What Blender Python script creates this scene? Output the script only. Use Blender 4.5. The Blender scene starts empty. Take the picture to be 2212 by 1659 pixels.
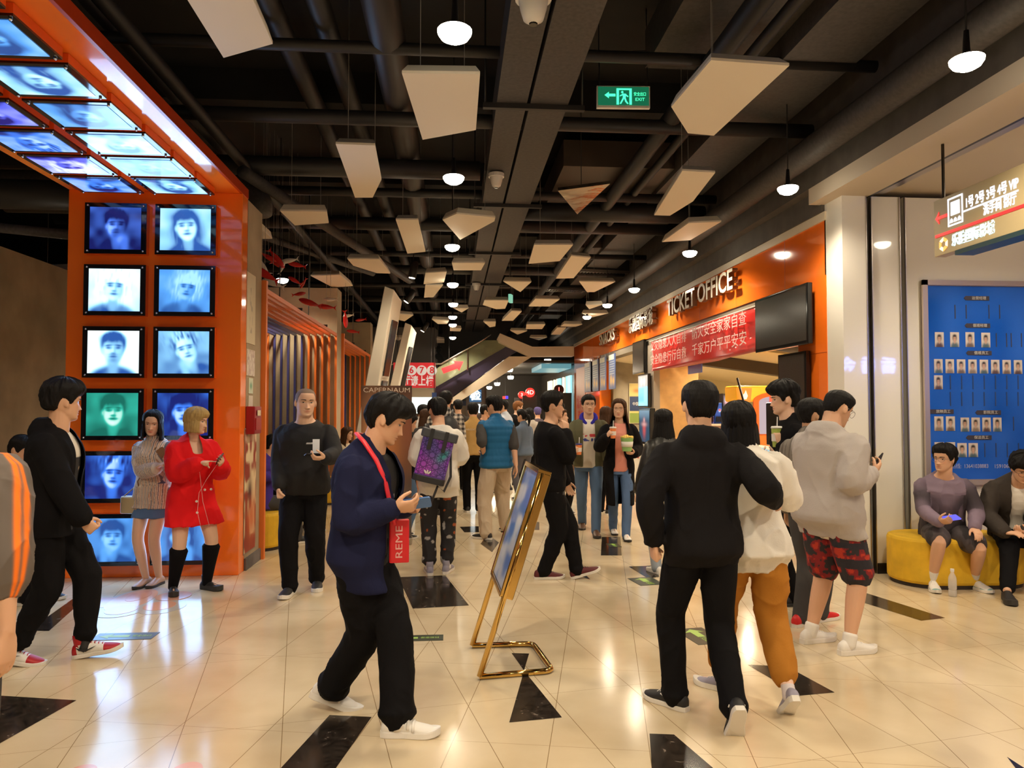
import bpy, math, random
import numpy as np
from mathutils import Vector, Matrix, Euler
R=math.radians
S=bpy.context.scene
# ---------------------------------------------------------------- camera, world, exposure
FPX=1600.0; CAM=Vector((0,0,1.62)); YAW=4.5; PITCH=1.88
cd=bpy.data.cameras.new('camera'); cam=bpy.data.objects.new('camera',cd); S.collection.objects.link(cam)
cd.sensor_width=36; cd.lens=FPX/2212*36; cd.clip_start=.05; cd.clip_end=200
cam.location=CAM; cam.rotation_euler=Euler((R(90+PITCH),0,R(-YAW)),'XYZ'); S.camera=cam
CR=cam.rotation_euler.to_matrix()
S.view_settings.view_transform='Standard'; S.view_settings.look='None'; S.view_settings.gamma=1
S.view_settings.use_curve_mapping=False; S.view_settings.exposure=0.52
S.cycles.max_bounces=6; S.cycles.diffuse_bounces=4; S.cycles.glossy_bounces=3; S.cycles.transmission_bounces=4
S.cycles.transparent_max_bounces=6; S.cycles.caustics_reflective=False; S.cycles.caustics_refractive=False
S.cycles.sample_clamp_indirect=4.0
w=bpy.data.worlds.new('world'); S.world=w; w.use_nodes=True
w.node_tree.nodes['Background'].inputs[0].default_value=(1.0,.80,.60,1); w.node_tree.nodes['Background'].inputs[1].default_value=.10
LAMP_W=230.0; LAMP_C=(1.0,.84,.61); LZ=3.75
# a ray through a photo pixel (2212x1659), met with a plane
def ray(px,py): return CR@Vector(((px-1106)/FPX,-(py-829.5)/FPX,-1))
def G(px,py,z=0.0): d=ray(px,py); return CAM+d*((z-CAM.z)/d.z)
def WY(px,py,Y): d=ray(px,py); return CAM+d*(Y/d.y)
def WX(px,py,X): d=ray(px,py); return CAM+d*(X/d.x)
# ---------------------------------------------------------------- lamps of the room, then added ones: (pixel of the lamp or None, world x, y)
LAMPS=[G(*p,LZ) for p in [(980,380),(977,530),(978,612),(979,655),(978,683),(978,700),(978,728),(1702,403),(1490,543),(1370,623),(1312,657),(1268,683),(610,602)]]
LAMPS+=[Vector(p) for p in [(0,4.1,LZ),(0,1.2,LZ),(-.2,-1.6,LZ),(3.1,4.2,LZ),(3.1,1.3,LZ),(3.1,-1.5,LZ),(-1.75,2.2,LZ),(-1.8,-.8,LZ),(6.0,2.2,3.66),(5.25,5.4,3.66),(-5.8,4.3,LZ)]]  # further lamps added to light the foreground and the right-hand wall
for p in LAMPS:
    ld=bpy.data.lights.new('lamp_light','SPOT'); ld.energy=LAMP_W*(1.3 if p.y<3.5 else 1.0 if p.y<14 else 1.5); ld.color=LAMP_C; ld.spot_size=R(150); ld.spot_blend=.6; ld.shadow_soft_size=.09
    lo=bpy.data.objects.new('lamp_light',ld); lo.location=p-Vector((0,0,.06)); S.collection.objects.link(lo)
# ---------------------------------------------------------------- materials
_M={}
def nt(m): m.use_nodes=True; return m.node_tree.nodes,m.node_tree.links,m.node_tree.nodes['Principled BSDF']
def mat(name,c,rough=.6,metal=0,emit=None,es=1,noise=None,bump=None,alpha=1,trans=0,coat=0,spec=.5,sheen=0):
    if name in _M: return _M[name]
    m=bpy.data.materials.new(name); N,L,b=nt(m); _M[name]=m
    b.inputs['Base Color'].default_value=(*c,1); b.inputs['Roughness'].default_value=rough; b.inputs['Metallic'].default_value=metal
    b.inputs['Specular IOR Level'].default_value=spec
    if emit: b.inputs['Emission Color'].default_value=(*emit,1); b.inputs['Emission Strength'].default_value=es
    if alpha<1: b.inputs['Alpha'].default_value=alpha
    if trans: b.inputs['Transmission Weight'].default_value=trans
    if coat: b.inputs['Coat Weight'].default_value=coat
    if sheen: b.inputs['Sheen Weight'].default_value=sheen; b.inputs['Sheen Roughness'].default_value=.5
    if noise or bump:
        tc=N.new('ShaderNodeTexCoord'); n=N.new('ShaderNodeTexNoise'); n.inputs['Detail'].default_value=5
        n.inputs['Scale'].default_value=(noise or bump)[0]; L.new(tc.outputs['Object'],n.inputs['Vector'])
        if noise:
            r=N.new('ShaderNodeValToRGB'); a=noise[1]
            r.color_ramp.elements[0].color=(*[x*(1-a) for x in c],1); r.color_ramp.elements[1].color=(*[min(1,x*(1+a)) for x in c],1)
            r.color_ramp.elements[0].position=.3; r.color_ramp.elements[1].position=.7
            L.new(n.outputs['Fac'],r.inputs[0]); L.new(r.outputs[0],b.inputs['Base Color'])
        if bump:
            n2=N.new('ShaderNodeTexNoise'); n2.inputs['Scale'].default_value=bump[0]; n2.inputs['Detail'].default_value=3; L.new(tc.outputs['Object'],n2.inputs['Vector'])
            bp=N.new('ShaderNodeBump'); bp.inputs['Strength'].default_value=bump[1]; bp.inputs['Distance'].default_value=.01
            L.new(n2.outputs['Fac'],bp.inputs['Height']); L.new(bp.outputs[0],b.inputs['Normal'])
    return m
def emis(name,c,s=1.0): return mat(name,(.02,.02,.02),.4,emit=c,es=s)
def picmat(name,es=1.0,rough=.3,lit=True):   # a printed / displayed picture: colours from the mesh
    if name in _M: return _M[name]
    m=bpy.data.materials.new(name); N,L,b=nt(m); _M[name]=m
    a=N.new('ShaderNodeVertexColor'); a.layer_name='Col'; b.inputs['Roughness'].default_value=rough
    if lit: b.inputs['Base Color'].default_value=(.02,.02,.02,1); L.new(a.outputs[0],b.inputs['Emission Color']); b.inputs['Emission Strength'].default_value=es
    else: L.new(a.outputs[0],b.inputs['Base Color'])
    return m
# ---------------------------------------------------------------- objects
COL=S.collection
def prop(o,label=None,cat=None,group=None,kind=None):
    if label: o['label']=label
    if cat: o['category']=cat
    if group: o['group']=group
    if kind: o['kind']=kind
    return o
def thing(name,label,cat,loc=(0,0,0),rz=0,group=None):
    o=bpy.data.objects.new(name,None); o.empty_display_size=.1; COL.objects.link(o); o.location=loc; o.rotation_euler=(0,0,rz)
    return prop(o,label,cat,group)
def link(name,me,parent=None,mats=None,smooth=False,loc=None,label=None):
    o=bpy.data.objects.new(name,me); COL.objects.link(o)
    if mats is not None:
        for m in (mats if isinstance(mats,(list,tuple)) else [mats]): me.materials.append(m)
    if smooth: me.shade_smooth()
    if parent: o.parent=parent
    if loc is not None: o.location=loc
    if label: o['label']=label
    return o
def copy_tree(o,parent=None):
    c=o.copy(); COL.objects.link(c)
    if parent is not None: c.parent=parent
    for ch in list(o.children): copy_tree(ch,c)
    return c
class MB:
    def __init__(s): s.v=[]; s.f=[]; s.m=[]
    def add(s,vs,fs,mi=0):
        b=len(s.v); s.v+= [tuple(v) for v in vs]; s.f+=[tuple(i+b for i in f) for f in fs]; s.m+=[mi]*len(fs); return s
    def box(s,lo,hi,mi=0,M=None):
        x0,y0,z0=lo; x1,y1,z1=hi
        vs=[Vector(p) for p in [(x0,y0,z0),(x1,y0,z0),(x1,y1,z0),(x0,y1,z0),(x0,y0,z1),(x1,y0,z1),(x1,y1,z1),(x0,y1,z1)]]
        if M is not None: vs=[M@v for v in vs]
        return s.add(vs,[(3,2,1,0),(4,5,6,7),(0,1,5,4),(1,2,6,5),(2,3,7,6),(3,0,4,7)],mi)
    def rbox(s,lo,hi,r,mi=0,M=None,n=3):     # box rounded about z
        x0,y0,z0=lo; x1,y1,z1=hi; pts=[]
        for cx,cy,a0 in ((x1-r,y1-r,0),(x0+r,y1-r,90),(x0+r,y0+r,180),(x1-r,y0+r,270)):
            for k in range(n+1):
                a=R(a0+90*k/n); pts.append((cx+r*math.cos(a),cy+r*math.sin(a)))
        return s.prism(pts,z0,z1,mi,M)
    def prism(s,pts,z0,z1,mi=0,M=None,inset=None):
        n=len(pts); cx=sum(p[0] for p in pts)/n; cy=sum(p[1] for p in pts)/n
        top=pts if inset is None else [(cx+(p[0]-cx)*inset,cy+(p[1]-cy)*inset) for p in pts]
        vs=[Vector((*p,z0)) for p in pts]+[Vector((*p,z1)) for p in top]
        if M is not None: vs=[M@v for v in vs]
        return s.add(vs,[tuple(range(n-1,-1,-1)),tuple(range(n,2*n))]+[(i,(i+1)%n,n+(i+1)%n,n+i) for i in range(n)],mi)
    def tube(s,pts,r,n=10,mi=0,closed=False):
        P=[Vector(p) for p in pts]; m=len(P); rs=r if isinstance(r,(list,tuple)) else [r]*m; rings=[]; up=None
        for i,p in enumerate(P):
            t=(P[(i+1)%m]-P[i-1]) if closed else (P[min(i+1,m-1)]-P[max(i-1,0)])
            t.normalize()
            if up is None: up=Vector((0,0,1)) if abs(t.z)<.9 else Vector((1,0,0))
            a=t.cross(up).normalized(); up=a.cross(t).normalized()
            rings.append([p+(a*math.cos(2*math.pi*k/n)+up*math.sin(2*math.pi*k/n))*rs[i] for k in range(n)])
        vs=[v for q in rings for v in q]; fs=[]
        for i in range(m if closed else m-1):
            j=(i+1)%m
            fs+=[(i*n+k,i*n+(k+1)%n,j*n+(k+1)%n,j*n+k) for k in range(n)]
        if not closed: fs+=[tuple(range(n-1,-1,-1)),tuple((m-1)*n+k for k in range(n))]
        return s.add(vs,fs,mi)
    def lathe(s,prof,n=24,mi=0,M=None):      # (r,z) from bottom to top
        vs=[Vector((r*math.cos(2*math.pi*k/n),r*math.sin(2*math.pi*k/n),z)) for r,z in prof for k in range(n)]
        if M is not None: vs=[M@v for v in vs]
        m=len(prof); fs=[(i*n+k,i*n+(k+1)%n,(i+1)*n+(k+1)%n,(i+1)*n+k) for i in range(m-1) for k in range(n)]
        fs+=[tuple(range(n-1,-1,-1)),tuple((m-1)*n+k for k in range(n))]
        return s.add(vs,fs,mi)
    def mesh(s,name):
        me=bpy.data.meshes.new(name); me.from_pydata(s.v,[],s.f); me.update()
        if any(s.m): me.polygons.foreach_set('material_index',s.m)
        return me
    def build(s,name,mats,parent=None,smooth=False,loc=None,bev=0,label=None):
        o=link(name,s.mesh(name),parent,mats,smooth,loc,label)
        if bev: b=o.modifiers.new('bevel','BEVEL'); b.width=bev; b.segments=2; b.limit_method='ANGLE'
        return o
def struct(name,mb,mats,parent=None,**k):
    o=mb.build(name,mats,parent,**k)
    if parent is None: o['kind']='structure'
    return o
def single(name,mb,mats,label,cat,group=None,**k): return prop(mb.build(name,mats,None,**k),label,cat,group)
TS=bpy.data.scenes.new('scratch')
def evalmesh(ob,name):
    TS.collection.objects.link(ob); vl=TS.view_layers[0]; vl.update(); dg=vl.depsgraph
    me=bpy.data.meshes.new_from_object(ob.evaluated_get(dg)); me.name=name; d=ob.data; TS.collection.objects.unlink(ob); bpy.data.objects.remove(ob)
    return me
def text(name,s,m,parent,M,size,depth=.004,align='CENTER',width=None,bold=0,label=None,ysc=1):
    cu=bpy.data.curves.new(name,'FONT'); cu.body=s; cu.size=size; cu.extrude=depth/2; cu.align_x=align; cu.align_y='CENTER'; cu.resolution_u=3; cu.offset=bold; cu.space_line=1.0
    me=evalmesh(bpy.data.objects.new(name,cu),name); bpy.data.curves.remove(cu)
    n=len(me.vertices); co=np.zeros(n*3); me.vertices.foreach_get('co',co); co=co.reshape(-1,3)
    if n and width: co[:,0]*=width/max(1e-6,np.ptp(co[:,0]))
    co[:,1]*=ysc
    if n: me.vertices.foreach_set('co',co.ravel())
    me.materials.clear(); me.transform(M); me.update()
    return link(name,me,parent,m,label=label)
def FX(p,toward=(0,-1,0),up=(0,0,1)):      # frame whose +z looks along `toward`, +y is up
    z=Vector(toward).normalized(); x=Vector(up).cross(z).normalized(); y=z.cross(x)
    return Matrix(((x.x,y.x,z.x,p[0]),(x.y,y.y,z.y,p[1]),(x.z,y.z,z.z,p[2]),(0,0,0,1)))
# ---------------------------------------------------------------- painted pictures: f(u,v)->rgb on a fine grid of real colour, u right, v up
def picture(name,f,w,h,nx,ny,m,parent,M):
    u,v=np.meshgrid(np.linspace(0,1,nx),np.linspace(0,1,ny)); c=f(u,v)
    vs=[(( a-.5)*w,(b-.5)*h,0) for a,b in zip(u.ravel(),v.ravel())]
    fs=[(j*nx+i,j*nx+i+1,(j+1)*nx+i+1,(j+1)*nx+i) for j in range(ny-1) for i in range(nx-1)]
    me=bpy.data.meshes.new(name); me.from_pydata(vs,[],fs); at=me.color_attributes.new('Col','FLOAT_COLOR','POINT')
    col=np.ones((nx*ny,4),np.float32); col[:,:3]=c.reshape(-1,3); at.data.foreach_set('color',col.ravel()); me.transform(M); me.update()
    return link(name,me,parent,m)
def sig(x,k=1.0): return 1/(1+np.exp(-np.clip(x*k,-30,30)))
def ell(u,v,cx,cy,rx,ry,soft=.08,rot=0):
    c,s=math.cos(R(rot)),math.sin(R(rot)); x=(u-cx)*c+(v-cy)*s; y=-(u-cx)*s+(v-cy)*c
    return sig(1-np.sqrt((x/rx)**2+(y/ry)**2),1/soft)
def mixc(a,b,t): return a*(1-t[...,None])+np.array(b)*t[...,None]
# ---------------------------------------------------------------- noise, lofts, voxel union
def _h(a,b,c,s):
    n=(a*374761393+b*668265263+c*1274126177+s*974634777)&0xffffffff
    n=((n^(n>>13))*1274126177)&0xffffffff
    return ((n^(n>>16))&0xffff)/65535.0
def vnoise(P,seed=0):
    P=np.asarray(P,float); I=np.floor(P).astype(np.int64); F=P-I; F=F*F*(3-2*F); r=0
    for dx in (0,1):
        for dy in (0,1):
            for dz in (0,1):
                w=(F[:,0] if dx else 1-F[:,0])*(F[:,1] if dy else 1-F[:,1])*(F[:,2] if dz else 1-F[:,2])
                r=r+w*_h(I[:,0]+dx,I[:,1]+dy,I[:,2]+dz,seed)
    return r*2-1
def loft(rings):
    n=len(rings[0]); m=len(rings); vs=np.concatenate(rings); fs=[]
    for i in range(m-1): fs+=[(i*n+k,i*n+(k+1)%n,(i+1)*n+(k+1)%n,(i+1)*n+k) for k in range(n)]
    fs+=[tuple(range(n-1,-1,-1)),tuple((m-1)*n+k for k in range(n))]
    return vs,fs
def ring(c,x,y,a,b,n=20,e=1.0):
    t=np.linspace(0,2*np.pi,n,endpoint=False); ct,st=np.cos(t),np.sin(t)
    ct=np.sign(ct)*abs(ct)**e; st=np.sign(st)*abs(st)**e
    return np.array(c)[None]+np.outer(ct*a,np.array(x))+np.outer(st*b,np.array(y))
def limb(pts,rad,n=14,sub=4,flat=1.0):
    """smooth tapered limb through joints"""
    P=np.array([list(p) for p in pts],float); r=np.array(rad,float); Q=[];q=[]
    for i in range(len(P)-1):
        for k in range(sub):
            t=k/sub; Q.append(P[i]*(1-t)+P[i+1]*t); q.append(r[i]*(1-t)+r[i+1]*t)
    Q.append(P[-1]); q.append(r[-1]); Q=np.array(Q); q=np.array(q)
    for _ in range(2 if sub>1 else 0): Q[1:-1]=.25*Q[:-2]+.5*Q[1:-1]+.25*Q[2:]; q[1:-1]=.25*q[:-2]+.5*q[1:-1]+.25*q[2:]
    up=None; rings=[]
    for i in range(len(Q)):
        t=Q[min(i+1,len(Q)-1)]-Q[max(i-1,0)]; t/=np.linalg.norm(t)+1e-9
        if up is None: up=np.array([0,1.,0]) if abs(t[1])<.8 else np.array([1.,0,0])
        a=np.cross(t,up); a/=np.linalg.norm(a); up=np.cross(a,t)
        rings.append(ring(Q[i],a,up,q[i],q[i]*flat,n))
    # rounded ends
    t0=Q[0]-Q[1]; t0/=np.linalg.norm(t0); t1=Q[-1]-Q[-2]; t1/=np.linalg.norm(t1)
    rings.insert(0,Q[0]+(rings[0]-Q[0])*.6+t0*q[0]*.6); rings.append(Q[-1]+(rings[-1]-Q[-1])*.6+t1*q[-1]*.6)
    return loft(rings)
def ball(c,r,X=None,n=14,m=9):
    r=np.array(r,float) if np.ndim(r) else np.array([r]*3); B=np.eye(3) if X is None else np.array(X); rings=[]
    for i in range(m):
        p=-np.pi/2+np.pi*(i+.5)/m; t=np.linspace(0,2*np.pi,n,endpoint=False)
        q=np.stack([np.cos(p)*np.cos(t)*r[0],np.cos(p)*np.sin(t)*r[1],np.full(n,np.sin(p)*r[2])],1)
        rings.append(np.array(c)+q@B.T)
    return loft(rings)
def arrays(me):
    n=len(me.vertices); co=np.zeros(n*3); me.vertices.foreach_get('co',co)
    e=np.zeros(len(me.edges)*2,np.int64); me.edges.foreach_get('vertices',e); return co.reshape(-1,3),e.reshape(-1,2)
def normals(me): a=np.zeros(len(me.vertices)*3); me.vertices.foreach_get('normal',a); return a.reshape(-1,3)
def smooth(co,e,it):
    n=len(co); d=np.bincount(e.ravel(),minlength=n).astype(float)[:,None]+1e-9
    for _ in range(it):
        s=np.stack([np.bincount(e[:,0],co[e[:,1],k],n)+np.bincount(e[:,1],co[e[:,0],k],n) for k in range(3)],1)
        co=co*.4+.6*s/d
    return co
def union(parts,vox,name,it=2):
    vs=[];fs=[]
    for v,f in parts:
        b=len(vs); vs+=np.asarray(v).tolist(); fs+=[tuple(i+b for i in q) for q in f]
    me=bpy.data.meshes.new('u'); me.from_pydata(vs,[],fs); me.update(); ob=bpy.data.objects.new('u',me)
    md=ob.modifiers.new('r','REMESH'); md.mode='VOXEL'; md.voxel_size=vox
    out=evalmesh(ob,name); bpy.data.meshes.remove(me)
    co,e=arrays(out); co=smooth(co,e,it); out.vertices.foreach_set('co',co.ravel()); out.update(); return out
# ---------------------------------------------------------------- people
def V(*a): return np.array(a,float)
def nz(a): return a/(np.linalg.norm(a)+1e-9)
def rx(a): c,s=math.cos(R(a)),math.sin(R(a)); return np.array([[1,0,0],[0,c,-s],[0,s,c]])
def ry(a): c,s=math.cos(R(a)),math.sin(R(a)); return np.array([[c,0,s],[0,1,0],[-s,0,c]])
def rzm(a): c,s=math.cos(R(a)),math.sin(R(a)); return np.array([[c,-s,0],[s,c,0],[0,0,1]])
def ik(a,c,l1,l2,hint):
    d=c-a; L=np.linalg.norm(d); m=(l1+l2)*.998
    if L>m: c=a+d/L*m; L=m
    L=max(L,abs(l1-l2)+.02); d=nz(c-a); al=(l1*l1-l2*l2+L*L)/(2*L); h=math.sqrt(max(0,l1*l1-al*al))
    p=nz(hint-d*np.dot(hint,d)); return a+d*al+p*h,c
TM=np.array([(.455,.078,.058,0),(.50,.096,.068,-.004),(.55,.094,.066,0),(.60,.085,.060,.003),(.65,.085,.061,.004),(.70,.095,.067,.003),(.75,.101,.068,0),(.785,.099,.060,-.004),(.805,.085,.050,-.007),(.822,.066,.043,-.008),(.838,.046,.039,-.006),(.85,.037,.036,-.004),(.865,.033,.034,0)])
TF=np.array([(.455,.080,.058,0),(.50,.100,.070,-.006),(.55,.092,.063,-.002),(.60,.076,.054,.002),(.65,.074,.054,.003),(.70,.083,.066,.008),(.75,.086,.066,.006),(.785,.085,.054,-.003),(.805,.073,.045,-.007),(.822,.056,.039,-.008),(.838,.040,.035,-.006),(.85,.031,.032,-.004),(.865,.028,.030,0)])
# head profile tables: z, front y, back y, half width (metres, for a 0.225 m head)
HZ=np.array([-.116,-.108,-.095,-.075,-.055,-.035,-.015,.005,.025,.045,.065,.085,.100,.109,.113])
HF=np.array([.052,.074,.080,.078,.080,.080,.079,.079,.085,.087,.084,.072,.052,.028,.0])
HB=np.array([.020,.006,-.020,-.045,-.066,-.083,-.094,-.100,-.103,-.102,-.096,-.082,-.062,-.040,-.012])
HW=np.array([.012,.030,.046,.058,.064,.069,.073,.076,.0775,.0775,.074,.064,.048,.030,.010])
def headpt(a,z):
    f=np.interp(z,HZ,HF); b=np.interp(z,HZ,HB); w=np.interp(z,HZ,HW); m=f*.45+b*.55; c,s=np.cos(a),np.sin(a)
    x=w*np.sign(s)*abs(s)**.9; y=m+np.where(c>0,(f-m)*abs(c)**.92,(b-m)*-1*-abs(c)**.95*1.0)
    y=np.where(c>0,m+(f-m)*abs(c)**.92,m+(b-m)*abs(c)**.95)
    return np.stack([x,y,z+0*a],-1)
def face_disp(p):
    """detail added on the front of the face; p in head metres -> dy"""
    x,z=p[:,0],p[:,2]; ax=abs(x); g=lambda v,s: np.exp(-(v/s)**2)
    d=-.0075*g(ax-.031,.017)*g(z-.004,.012)+.003*g(ax-.028,.024)*g(z-.023,.009)+.0035*g(ax-.045,.018)*g(z+.022,.016)
    nl=np.clip((.012-z)/.052,0,1); ns=.0075+.0065*nl
    prof=np.where(z<-.040,np.clip(1-(-.040-z)/.011,0,1),nl**1.15)
    d+=.0225*prof*g(x,ns)*(z<.02); d+=.006*g(ax-.0125,.006)*g(z+.038,.007)
    d+=.0055*g(x,.022)*g(z+.0605,.0042)+.0062*g(x,.019)*g(z+.0725,.0048)-.003*g(x,.024)*g(z+.0665,.0022)
    d-=.003*g(x,.018)*g(z+.083,.006); d+=.003*g(x,.016)*g(z+.100,.012)
    return d
def face_y(x,z):
    w=np.interp(z,HZ,HW); f=np.interp(z,HZ,HF); b=np.interp(z,HZ,HB); m=f*.45+b*.55
    s=(abs(x)/w)**(1/.9); y=m+(f-m)*max(0,1-s*s)**.46
    return float(y+face_disp(np.array([[x,0,z]]))[0])
def skinmat(c):
    k='skin_%d'%round(c[0]*1000)
    if k in _M: return _M[k]
    m=mat(k,c,.5,spec=.35); N,L,b=nt(m); a=N.new('ShaderNodeVertexColor'); a.layer_name='Tint'
    mx=N.new('ShaderNodeMix'); mx.data_type='RGBA'; mx.blend_type='MULTIPLY'; mx.inputs[0].default_value=1; mx.inputs[6].default_value=(*c,1)
    L.new(a.outputs[0],mx.inputs[7]); L.new(mx.outputs[2],b.inputs['Base Color']); b.inputs['Subsurface Weight'].default_value=.08; b.inputs['Subsurface Radius'].default_value=(.01,.004,.002)
    return m
def hairmat(name,c,rough=.42):
    if name in _M: return _M[name]
    m=mat(name,c,max(rough,.6),spec=.18); N,L,b=nt(m); tc=N.new('ShaderNodeTexCoord'); n=N.new('ShaderNodeTexNoise'); mp=N.new('ShaderNodeMapping')
    mp.inputs['Scale'].default_value=(220,220,18); L.new(tc.outputs['Object'],mp.inputs[0]); L.new(mp.outputs[0],n.inputs[0]); n.inputs['Detail'].default_value=2; n.inputs['Scale'].default_value=1
    bp=N.new('ShaderNodeBump'); bp.inputs['Strength'].default_value=.6; bp.inputs['Distance'].default_value=.004; L.new(n.outputs[0],bp.inputs['Height']); L.new(bp.outputs[0],b.inputs['Normal']); return m
def cloth(name,c,rough=.85,fine=120,st=.12): return mat(name,c,rough,bump=(fine,st),spec=.12)
def dyed(name,rough=.85):          # cloth whose printed / woven colours come from the mesh
    m=picmat(name,rough=rough,lit=False); return m
class Person:
    def __init__(s,label,at,hd=0,H=1.72,wb=1.,wl=1.,fem=0,lean=2,side=0,twist=0,hy=0,hp=0,hr=0,nk=12,drop=0,hz=None,hx=0,hyo=0,LF=(-.09,0,8,0),RF=(.09,0,-8,0),
                 LA=None,RA=None,skin=(.62,.37,.24),vox=.0065,face=1,hs=1.0,name='person',cat='person'):
        s.H=H; s.wb=wb; s.wl=wl; s.fem=fem; s.k=H/1.72; s.vox=vox; s.tw=twist; s.lean=lean; s.side=side; s.hs=s.k*hs*1.02
        at=G(*at) if len(at)==2 else Vector(at)
        s.o=thing(name,label,cat,(at.x,at.y,0),R(hd)); s.org=V(at.x,at.y,0); s.Rw=rzm(hd)
        k=s.k; l1,l2=.247*H,.245*H
        s.feet=[]
        for F in (LF,RF):
            if F[0]=='ball': p=s.loc(G(F[1],F[2]))-rzm(F[3])@V(0,.115*k,0); F=(p[0],p[1],*F[3:])
            if F[0]=='px': p=s.loc(G(F[1],F[2])); F=(p[0],p[1],*F[3:])
            x,y,yaw,pit=F[:4]; z0=F[4] if len(F)>4 else 0
            piv=V(0,.115*k if pit>0 else -.062*k,0); Rf=rzm(yaw)@rx(-pit)
            base=V(x,y,z0)+rzm(yaw)@piv; s.feet.append((base,Rf,piv))
        an=[b+Rf@(V(0,0,.08*k)-piv) for b,Rf,piv in s.feet]
        mx=.5*(an[0]+an[1]) if hz is None else V(0,0,0)
        s.hip=V(mx[0]+hx,mx[1]+hyo,(.528*H if hz is None else hz)-drop)
        hw=.052*H*(1.06 if fem else 1)
        s.pyaw=np.clip(twist*-.25,-10,10); Xp=rzm(s.pyaw)@V(1,0,0)
        if hz is None:
            for _ in range(60):
                if all(np.linalg.norm(s.hip+Xp*sg*hw+V(0,0,-.02)-a)<=.994*(l1+l2) for sg,a in zip((-1,1),an)): break
                s.hip[2]-=.006
        s.legs=[]
        for sg,a,(b,Rf,pv) in zip((-1,1),an,s.feet):
            h=s.hip+Xp*sg*hw+V(0,0,-.02*k); f=Rf@V(0,1,0); kn,a2=ik(h,a,l1,l2,V(sg*.08,1,.0)*.7+.5*V(f[0],f[1],0)); s.legs.append((h,kn,a2))
        # spine
        s.zs=np.linspace(.40*H,.88*H,49); h0=.52*H; s.sp=[]; 
        ang=lambda z: np.interp(z/H,[.5,.56,.66,.78,.84,.87],[.15,.4,.85,1.05,1.05+.0*nk,1.0])*lean+(nk if z>.835*H else 0)
        sid=lambda z: np.interp(z/H,[.5,.62,.78],[.1,.6,1.])*side
        twf=lambda z: s.pyaw+np.interp(z/H,[.54,.75],[0,1])*(twist-s.pyaw)
        fr=lambda z: rzm(twf(z))@ry(sid(z))@rx(-ang(z))
        i0=int(np.argmin(abs(s.zs-h0))); P=np.zeros((49,3)); P[i0]=s.hip; dz=s.zs[1]-s.zs[0]
        for i in range(i0+1,49): P[i]=P[i-1]+fr(s.zs[i]-dz/2)@V(0,0,dz)
        for i in range(i0-1,-1,-1): P[i]=P[i+1]-V(0,0,dz)
        s.P=P; s.Fr=[fr(z) if z>=h0 else rzm(s.pyaw) for z in s.zs]
        # arms
        sw=(.094 if fem else .103)*H*min(wb,1.12); s.arms=[]
        for sg,A in ((-1,LA),(1,RA)):
            c,F=s.at(.788*H); A=dict(A or {}); sh=c+F@V(sg*sw,-.008,A.get('up',0)); la,lb=.160*H,.146*H
            if 'px' in A: w=s.loc(WY(A['px'][0],A['px'][1],s.org[1]+A.get('dy',0)))
            else: w=V(*A.get('w',(sg*(sw+.06*k),.05,.485*H)))
            hint=V(*A.get('e',(sg*.3,-1,-.3)))*V(.5,1,1.15); el,w=ik(sh,w,la,lb,hint)
            f=nz(V(*A['f'])) if 'f' in A else nz(w-el); n=V(*A['n']) if 'n' in A else V(-sg,.15,0)
            n=nz(n-f*np.dot(n,f)); s.arms.append(dict(sg=sg,sh=sh,el=el,w=w,f=f,n=n,pose=A.get('pose','relax')))
        # head
        c,F=s.at(.872*H); s.pivot=c; Rh=rzm(twist+hy)@ry(hr)@rx(-hp)
        s.Rh=Rh; s.hc=c+Rh@V(0,.016,.062*s.H+.0*k); s.faceon=face; s.skin=skinmat(skin)
        s.body()
    def loc(s,p): return s.Rw.T@(V(*p)-s.org)
    def world(s,p): return Vector(s.org+s.Rw@np.array(p))
    def at(s,z):
        i=int(np.clip(round((z-s.zs[0])/(s.zs[1]-s.zs[0])),0,48)); t=(z-s.zs[i])
        return s.P[i]+s.Fr[i]@V(0,0,t),s.Fr[i]
    def tors(s,z0,z1,ease=0,n=16,belly=0,top=None,nn=26):
        T=TF if s.fem else TM; H=s.H; out=[]
        for z in np.linspace(z0,z1,n):
            u=z/H; a=np.interp(u,T[:,0],T[:,1])*H*s.wb+ease; b=np.interp(u,T[:,0],T[:,2])*H*(s.wb*1.1-.1)+ease; yo=np.interp(u,T[:,0],T[:,3])*H
            if u>.83: a=np.interp(u,[.83,.845],[a,(a-ease)/s.wb+ease*.6]); b=np.interp(u,[.83,.845],[b,b-ease*.4])
            by=belly*np.exp(-((u-.585)/.07)**2); b+=by/2; yo+=by/2
            c,F=s.at(z)
            if u<.50:
                h0,h1=[ (l[0]+(l[1]-l[0])*np.clip((s.hip[2]-(z-.52*H+s.hip[2]))/(np.linalg.norm(l[1]-l[0])),0,1.0)) for l in s.legs]
                c=V(*c); hl=np.clip((.50-u)/.05,0,1); a0=a; mid=(h0+h1)/2
                aL=max(abs((F.T@(h0-mid))[0]),abs((F.T@(h1-mid))[0]))+.070*s.k*s.wl+ease; bL=max(abs((F.T@(h0-mid))[1]),0)+.066*s.k*s.wl+ease
                a=a0*(1-hl)+max(a0 if False else .0,aL)*hl; b=b*(1-hl)+bL*hl; c=c*(1-hl)+V(mid[0],mid[1],c[2])*hl; yo*=(1-hl)
            out.append(ring(c+F@V(0,yo,0),F@V(1,0,0),F@V(0,1,0),a,b,nn,.86))
        return out
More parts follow.
